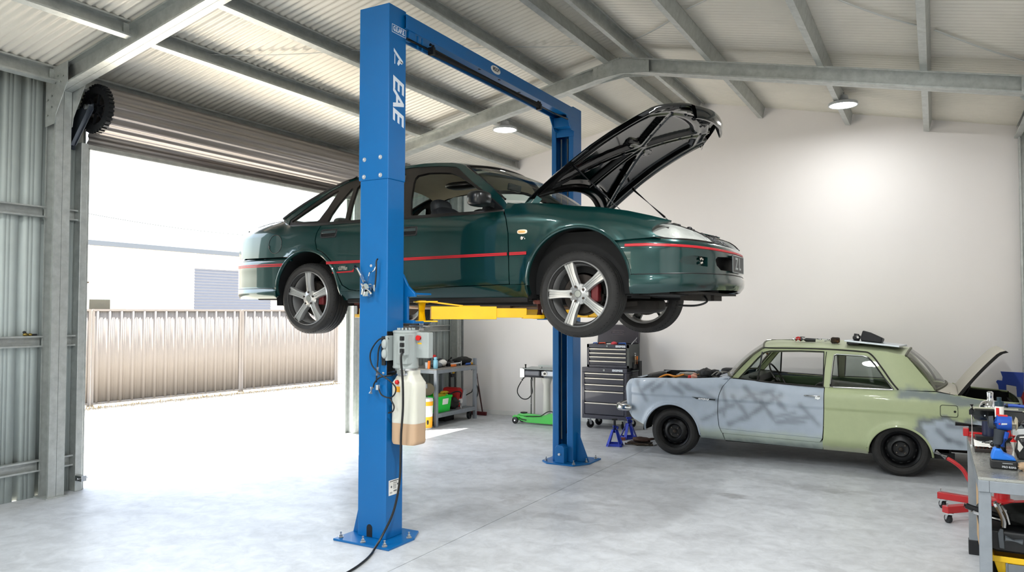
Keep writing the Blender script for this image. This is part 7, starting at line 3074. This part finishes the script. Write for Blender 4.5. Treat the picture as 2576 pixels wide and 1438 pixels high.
b = MB()
b.prism([(.303, 1.058), (.33, 1.061), (.331, 1.069), (.305, 1.068)], lambda x, z: (x, 4.8805, z), lambda x, z: (x, 4.884, z))
lgo = b.build('logo', mat('battery print', 'B9BCC0'), bo, smooth=0, bevel=.001)
b = MB()
b.box(.292, .299, 4.8805, 4.884, 1.060, 1.067)
b.build('logo', M['redp'], bo, smooth=0)
b = MB()
b.tube([(.243, 4.922, 1.065), (.247, 4.922, 1.065), (.268, 4.922, 1.065)], [.022, .032, .036], 20)
b.build('rear_cap', mat('grip rubber', '30353B'), idr)
b = MB()
b.tube([(.352, 4.922, 1.065), (.372, 4.922, 1.065), (.380, 4.922, 1.065)], [.040, .038, .028], 20)
b.build('nose_ring', mat('cream ring', 'B9B09A', .5), idr)
b = MB()
b.tube([(.378, 4.922, 1.065), (.41, 4.922, 1.065), (.42, 4.922, 1.065), (.45, 4.922, 1.065)], [.026, .024, .012, .006], 16)
b.build('chuck', M['blackm'], idr)
b = MB()
b.bar((.29, 4.922, 1.104), (.335, 4.922, 1.104), .03, .008)
b.build('selector', M['redp'], idr, smooth=0)

BZ = .82
gl = thing('glue_bottle', (.325, 5.32, BZ), 'tall white and red bottle with a black nozzle behind the impact driver', 'bottle')
b = MB()
b.lathe([(0, 0), (.03, 0), (.03, .19), (.022, .215), (.022, .25), (0, .25)], (.322, 5.32, BZ), (0, 0, 1), 20)
b.build('body', M['black'], gl)
b = MB()
b.lathe([(.0225, .23), (.024, .285), (.02, .295), (0, .295)], (.322, 5.32, BZ), (0, 0, 1), 20)
b.build('neck', M['whitep'], gl)
b = MB()
b.bar((.312, 5.297, BZ + .24), (.312, 5.297, BZ + .285), .016, .004, (0, 1, 0))
b.build('label', M['redp'], gl, smooth=0)
b = MB()
b.lathe([(.02, .292), (.024, .295), (.024, .32), (.012, .325), (.012, .345), (0, .345)], (.322, 5.32, BZ), (0, 0, 1), 16)
b.build('cap', mat('dark teal cap', '16313C', .4), gl)
# clamp stand with the long black trim bar
cs = thing('clamp_stand', (.4, 5.62, BZ), 'long black trim panel clamped on upright rods across the near right bench', 'stand')
for x in (.193, .85):
    b = MB()
    b.cyl((x, 5.62, BZ), (x, 5.62, 1.075), .008, n=10)
    b.lathe([(0, 0), (.012, 0), (.012, .012), (0, .014)], (x, 5.62, BZ), (0, 0, 1), 16)
    rd = b.build('rod', M['steel'], cs)
    b = MB()
    b.cbox((x, 5.62, 1.035), (.03, .03, .03))
    b.cyl((x, 5.62, 1.05), (x, 5.62, 1.085), .012)
    b.bar((x, 5.615, 1.035), (x + (.05 if x < .5 else -.05), 5.615, 1.035), .02, .02)
    b.build('clamp', M['blackm'], rd, smooth=30)
b = MB()
b.prism([(.195, 1.02), (.205, .995), (.23, .985), (.82, .98), (.83, 1.04), (.6, 1.055), (.21, 1.06), (.20, 1.05)], lambda x, z: (x, 5.60, z), lambda x, z: (x, 5.66, z))
tr_ = b.build('trim_bar', GLOSSB, cs, smooth=0, bevel=.008)
b = MB()
b.bar((.20, 5.64, 1.063), (.44, 5.64, 1.065), .03, .006)
b.bar((.46, 5.60, 1.058), (.8, 5.60, 1.055), .012, .006)
b.build('edge_strip', mat('olive white edge', 'B9B9A2', .5), tr_, smooth=0)
b = MB()
b.cyl((.262, 5.60, 1.02), (.262, 5.597, 1.02), .004, n=10)
b.build('screw', M['bolt'], tr_)
# chrome topped polisher behind
po = thing('polisher', (.31, 5.95, BZ), 'chrome domed polisher with a dark blue body standing behind the black trim panel', 'polisher')
b = MB()
b.lathe([(0, 0), (.05, 0), (.05, .16), (.062, .19), (.066, .215), (.06, .225), (0, .225)], (.31, 5.95, BZ), (0, 0, 1), 28)
b.build('body', mat('dark navy plastic', '1B2340', .35), po)
b = MB()
b.lathe([(.068, .20), (.066, .225), (.05, .25), (.02, .265), (.018, .285), (.02, .315), (.012, .322), (0, .322)], (.31, 5.95, BZ), (0, 0, 1), 32)
b.build('dome', M['chrome'], po)
b = MB()
b.bar((.345, 5.885, BZ + .18), (.345, 5.885, BZ + .245), .02, .006, (0, 1, 0))
b.build('strap', M['steel'], po, smooth=0)
bh_ = thing('air_hose_tail', (.46, 5.62, 1.06), 'blue air hose with a black coupling lying over the black trim panel', 'hose')
b = MB()
b.tube(smoothpts([(.36, 5.63, 1.085), (.42, 5.63, 1.088), (.52, 5.62, 1.082), (.7, 5.61, 1.07), (.9, 5.60, 1.066)], 5), .010, 8)
b.build('hose', mat('blue rubber hose', '2549A0', .45), bh_)
b = MB()
b.cyl((.345, 5.63, 1.085), (.385, 5.63, 1.087), .016, n=14)
b.build('coupling', M['black'], bh_)
# red sash clamp at the far edge
sc_ = thing('sash_clamp', (.3, 6.1, BZ), 'red sash clamp with a black bar along the far edge of the near right bench', 'clamp')
b = MB()
b.box(.19, .75, 6.06, 6.13, BZ, BZ + .03)
b.box(.155, .19, 6.055, 6.135, BZ, BZ + .052)
b.box(.19, .30, 6.02, 6.06, BZ, BZ + .02)
b.box(.385, .43, 6.05, 6.1, BZ + .02, BZ + .14)
b.box(.36, .40, 6.05, 6.1, BZ + .07, BZ + .095)
b.build('frame', M['red'], sc_, smooth=0, bevel=.004)
b = MB()
b.tube([(.11, 6.10, BZ + .075), (.42, 6.10, BZ + .065)], .014, 10)
b.bar((.19, 6.10, BZ + .05), (.42, 6.10, BZ + .045), .05, .03)
b.build('bar', M['blackm'], sc_)
# tray of spanners with a sheet of paper
st2 = thing('socket_tray', (.26, 5.5, BZ), 'dark tray of sockets under a crumpled white paper on the near right bench', 'tray')
b = MB()
b.box(.198, .36, 5.40, 5.56, BZ, BZ + .022)
b.build('tray', mat('dark brown tray', '1F1714', .6), st2, smooth=0, bevel=.004)
for k in range(8):
    b = MB()
    b.cyl((.207 + .019 * k, 5.41 + .004 * (k % 2), BZ + .022), (.207 + .019 * k, 5.41 + .004 * (k % 2), BZ + .034), .007, n=12)
    b.build('socket', mat('copper socket', '8A5A48', .35, .8), st2)
b = MB()
n_ = 10
b.grid([[(.198 + .16 * i / n_, 5.43 + .13 * j / n_, BZ + .032 + .012 * noise.noise(Vector((i * .5, j * .5, 2))) + .06 * max(0, (1 - i / n_) - .6) * (j / n_)) for j in range(n_ + 1)] for i in range(n_ + 1)])
one(b, 'paper_sheet', M['whitep'], 'crumpled white paper lying on the socket tray', 'paper', solid=.0015)
for k, lb in enumerate(('small spanner on the crumpled paper nearest the bench edge', 'small spanner on the crumpled paper nearest the impact driver')):
    b = MB()
    p0_ = Vector((.235 + .055 * k, 5.44, BZ + .058))
    b.bar(p0_, p0_ + Vector((.05, .05, .002)), .010, .005)
    b.lathe([(.006, -.003), (.012, -.003), (.012, .003), (.006, .003)], p0_, (0, 0, 1), 12, closed=True)
    b.lathe([(.006, -.003), (.011, -.003), (.011, .003), (.006, .003)], p0_ + Vector((.055, .055, .002)), (0, 0, 1), 12, closed=True)
    one(b, 'small_spanner', M['chrome'], lb, 'spanner')
b = MB()
b.ball((.29, 5.415, BZ + .052), (.014, .014, .014))  # small black knob, loose on the tray edge
one(b, 'tray_knob', M['black'], 'round black knob on the front edge of the socket tray', 'stop')
# dark strip of steel stock, sealant tube, black case
b = MB()
b.bar((.22, 5.93, BZ + .015), (.60, 5.95, BZ + .015), .09, .03)
one(b, 'steel_stock', mat('dark steel stock', '2F3032', .4, .5), 'dark flat steel bar lying between the socket tray and the red clamp', 'bar', smooth=0, bevel=.003)
se = thing('sealant_tube', (.385, 5.25, BZ), 'white sealant tube with a red tip leaning by the black case', 'tube')
b = MB()
b.cyl((.386, 5.25, BZ), (.384, 5.25, BZ + .10), .017, n=18)
b.build('tube', M['whitep'], se)
b = MB()
b.cyl((.384, 5.25, BZ + .10), (.384, 5.25, BZ + .135), .017, .012, n=18)
b.build('tip', M['redp'], se)
ca_ = thing('black_case', (.55, 5.32, BZ), 'black plastic case with a white label at the right end of the near right bench', 'case')
b = MB()
b.prism([(.405, BZ), (.70, BZ), (.72, BZ + .12), (.60, BZ + .14), (.415, BZ + .115), (.40, BZ + .05)], lambda x, z: (x, 5.24, z), lambda x, z: (x, 5.46, z))
b.build('shell', M['black'], ca_, smooth=0, bevel=.012)
b = MB()
b.prism([(.405, BZ + .115), (.43, BZ + .075), (.412, BZ + .045), (.402, BZ + .06)], lambda x, z: (x, 5.2385, z), lambda x, z: (x, 5.24, z))
b.bar((.42, 5.30, BZ + .122), (.50, 5.27, BZ + .134), .02, .006)
b.build('label', M['whitep'], ca_, smooth=0)
b = MB()
b.prism([(.40, .14), (.46, .15), (.60, .155), (.6, .14)], lambda x, z: (x, 5.5, BZ + z - .14), lambda x, z: (x, 5.56, BZ + z - .01))
one(b, 'grey_cover', mat('pale grey cover', 'B4B7B6', .5), 'pale grey moulded cover behind the black case', 'cover', smooth=0, bevel=.006)
b = MB()
b.ball((.40, 4.90, BZ + .022), (.03, .03, .022), amp=.35, seed=3)
one(b, 'tan_rag', mat('tan cloth', 'B59A7C', .9), 'small tan rag beside the battery of the impact driver', 'rag')

# lower shelf of the front bench
crate(.27, .80, 4.74, 5.05, .30, .10, mat('yellow plastic', 'E5B818', .45), 'low yellow plastic tray on the shelf of the near right bench', 'tray')
tb_ = thing('black_tub', (.5, 4.95, .40), 'black plastic tub stacked on the yellow tray under the near right bench', 'tub')
b = MB()
b.prism([(.19, .50), (.215, .425), (.26, .408), (.85, .408), (.9, .50), (.88, .515), (.24, .52), (.21, .535)], lambda x, z: (x, 4.76, z), lambda x, z: (x, 5.35, z))
b.build('shell', M['black'], tb_, smooth=0, bevel=.012)
b = MB()
b.prism([(.275, .43), (.30, .43), (.295, .53), (.28, .535), (.268, .51)], lambda x, z: (x, 4.745, z), lambda x, z: (x, 4.76, z))
b.cyl((.30, 4.752, .485), (.38, 4.752, .475), .018, n=14)
b.build('latch', mat('smoky plastic', '53585C', .2, .2), tb_, smooth=0, bevel=.004)
for i, (pts, r_, m_, lb) in enumerate((([(.125, 4.92, .60), (.17, 4.92, .585), (.30, 4.92, .555)], .016, M['blackm'], 'black handled pipe wrench sticking out of the tub under the near right bench'),
                                       ([(.155, 4.86, .585), (.22, 4.86, .565), (.33, 4.86, .545)], .009, M['steel'], 'thin steel bar sticking out of the tub under the near right bench'),
                                       ([(.262, 4.80, .66), (.28, 4.80, .62), (.30, 4.80, .565), (.30, 4.80, .53)], .013, M['chrome'], 'curved chrome pliers standing in the tub under the near right bench'),
                                       ([(.285, 4.84, .64), (.31, 4.84, .60), (.325, 4.84, .54)], .011, M['chrome'], 'shorter chrome jaw standing behind the curved pliers under the near right bench'))):
    b = MB()
    b.tube(smoothpts(pts, 5), r_, 8)
    one(b, ('pipe_wrench', 'steel_bar', 'curved_pliers', 'plier_jaw')[i], m_, lb, ('wrench', 'bar', 'pliers', 'pliers')[i])
b = MB()
b.ball((.45, 5.0, .565), (.16, .14, .06), amp=.3, seed=17)
one(b, 'black_bag', mat('black canvas', '1D1E1C'), 'black cloth bag slumped in the tub under the near right bench', 'bag')
b = MB()
b.box(.31, .40, 4.715, 4.73, .302, .365)
b.box(.30, .31, 4.712, 4.735, .302, .37)
one(b, 'grey_bracket', mat('grey tool plastic', '6C7276'), 'grey bracket standing in front of the yellow tray', 'bracket', smooth=0, bevel=.003)

# ---- red transmission jack
RJ = M['red']
tj = thing('transmission_jack', (.45, 7.32, 0), 'red upright jack on four castered legs behind the near right bench', 'jack')
b = MB()
b.lathe([(0, .14), (.085, .14), (.085, .155), (.056, .165), (.054, .62), (.06, .63), (0, .63)], (.45, 7.32, 0), (0, 0, 1), 32)
b.build('column', RJ, tj)
b = MB()
b.cyl((.45, 7.32, .63), (.45, 7.32, .74), .03)
b.box(.36, .54, 7.23, 7.41, .74, .755)
b.build('ram', M['steel'], tj, smooth=30)
for (x, y) in ((.0, 7.46), (.045, 6.93), (.88, 7.62), (.88, 7.08)):
    b = MB()
    b.bar((.45, 7.32, .11), (x, y, .11), .06, .055)
    lg_ = b.build('leg', RJ, tj, smooth=0, bevel=.004)
    b = MB()
    b.cyl((x * .96 + .018, y, .135), (x * .96 + .018, y, .165), .008, n=8)
    b.build('bolt', M['bolt'], lg_, smooth=30)
    d = Vector((x - .45, y - 7.32, 0)).normalized()
    caster(tj, x - d.x * .04, y - d.y * .04, .083, .034, ang=2.2)
b = MB()
b.tube(smoothpts([(.06, 7.56, .415), (.13, 7.55, .375), (.19, 7.54, .32), (.24, 7.51, .23), (.33, 7.44, .15), (.42, 7.36, .14)], 5), .017, 10)
pd = b.build('pedal', RJ, tj)
b = MB()
b.tube([(-.015, 7.57, .455), (.065, 7.56, .412)], .019, 10)
b.build('tread', M['steel'], pd)

# ---- blue engine stand by the back wall
es = thing('engine_stand', (.72, 10.38, 0), 'blue and red engine stand between the old car boot and the back wall', 'engine stand')
b = MB()
b.plate([(.645, .985), (.87, .98), (.865, .78), (.84, .70), (.80, .70), (.795, .82), (.70, .835), (.70, .74), (.63, .74), (.62, .83), (.60, .865), (.615, .885), (.66, .88), (.665, .92)], 'y', 10.355, 10.375)
b.build('mounting_head', mat('engine stand blue', '1F3F9A', .4, coat=.3), es, smooth=0, bevel=.004)
b = MB()
b.box(.61, .86, 10.36, 10.46, .845, .865)
b.build('head_tube', mat('engine stand blue', '1F3F9A'), es, smooth=0, bevel=.004)
b = MB()
b.bar((.82, 10.41, .80), (.90, 10.41, .62), .05, .07, (0, 1, 0))
b.bar((.88, 10.41, .66), (.86, 10.41, .04), .05, .05, (0, 1, 0))
b.build('upright', RJ, es, smooth=0, bevel=.004)
b = MB()
b.bar((.55, 10.41, .03), (1.0, 10.41, .03), .06, .06)
b.box(.56, .60, 10.28, 10.5, 0, .05)
b.build('base', RJ, es, smooth=0, bevel=.004)

# ---------------------------------------------------------------- light and camera
sun = bpy.data.objects.new('sun', bpy.data.lights.new('sun', 'SUN'))
COL.objects.link(sun)
sun.data.energy = 14
sun.data.angle = radians(.6)
sun.data.color = (1, .95, .88)
sun.rotation_euler = Vector((1.22, 1.49, -3.24)).to_track_quat('-Z', 'Y').to_euler()
sun.location = (-9, -9, 20)

W = bpy.data.worlds.new('sky')
S.world = W
W.use_nodes = True
nt = W.node_tree
sk = nt.nodes.new('ShaderNodeTexSky')
sk.sky_type = 'NISHITA'
sk.sun_disc = False
sk.sun_elevation = radians(59)
sk.sun_rotation = radians(219)
sk.air_density = 1.3
sk.dust_density = 2.0
bg = nt.nodes['Background']
hs = nt.nodes.new('ShaderNodeHueSaturation')
hs.inputs['Saturation'].default_value = .55
nt.links.new(sk.outputs[0], hs.inputs['Color'])
nt.links.new(hs.outputs[0], bg.inputs[0])
bg.inputs[1].default_value = .38

cam = bpy.data.objects.new('camera', bpy.data.cameras.new('camera'))
COL.objects.link(cam)
S.camera = cam
cam.data.sensor_width = 36
cam.data.lens = 1902.2 / 2576 * 36
cam.data.clip_start = .05
cam.data.clip_end = 400
yaw, pit, rol = .509962, .0330690, .00147778
fwd = Vector((-sin(yaw) * cos(pit), cos(yaw) * cos(pit), sin(pit)))
rt = Vector((cos(yaw), sin(yaw), 0))
up = rt.cross(fwd)
r2 = cos(rol) * rt + sin(rol) * up
u2 = -sin(rol) * rt + cos(rol) * up
mw = Matrix((r2, u2, -fwd)).transposed().to_4x4()
mw.translation = Vector((0, 0, 1.67))
cam.matrix_world = mw

v = S.view_settings
v.view_transform = 'Standard'
v.look = 'None'
v.exposure = 1.32
v.gamma = 1.0
v.use_curve_mapping = False
cy = S.cycles
cy.max_bounces = 8
cy.diffuse_bounces = 4
cy.glossy_bounces = 4
cy.transmission_bounces = 6
cy.transparent_max_bounces = 12
cy.sample_clamp_indirect = 6
cy.caustics_reflective = False
cy.caustics_refractive = False
cy.use_denoising = True
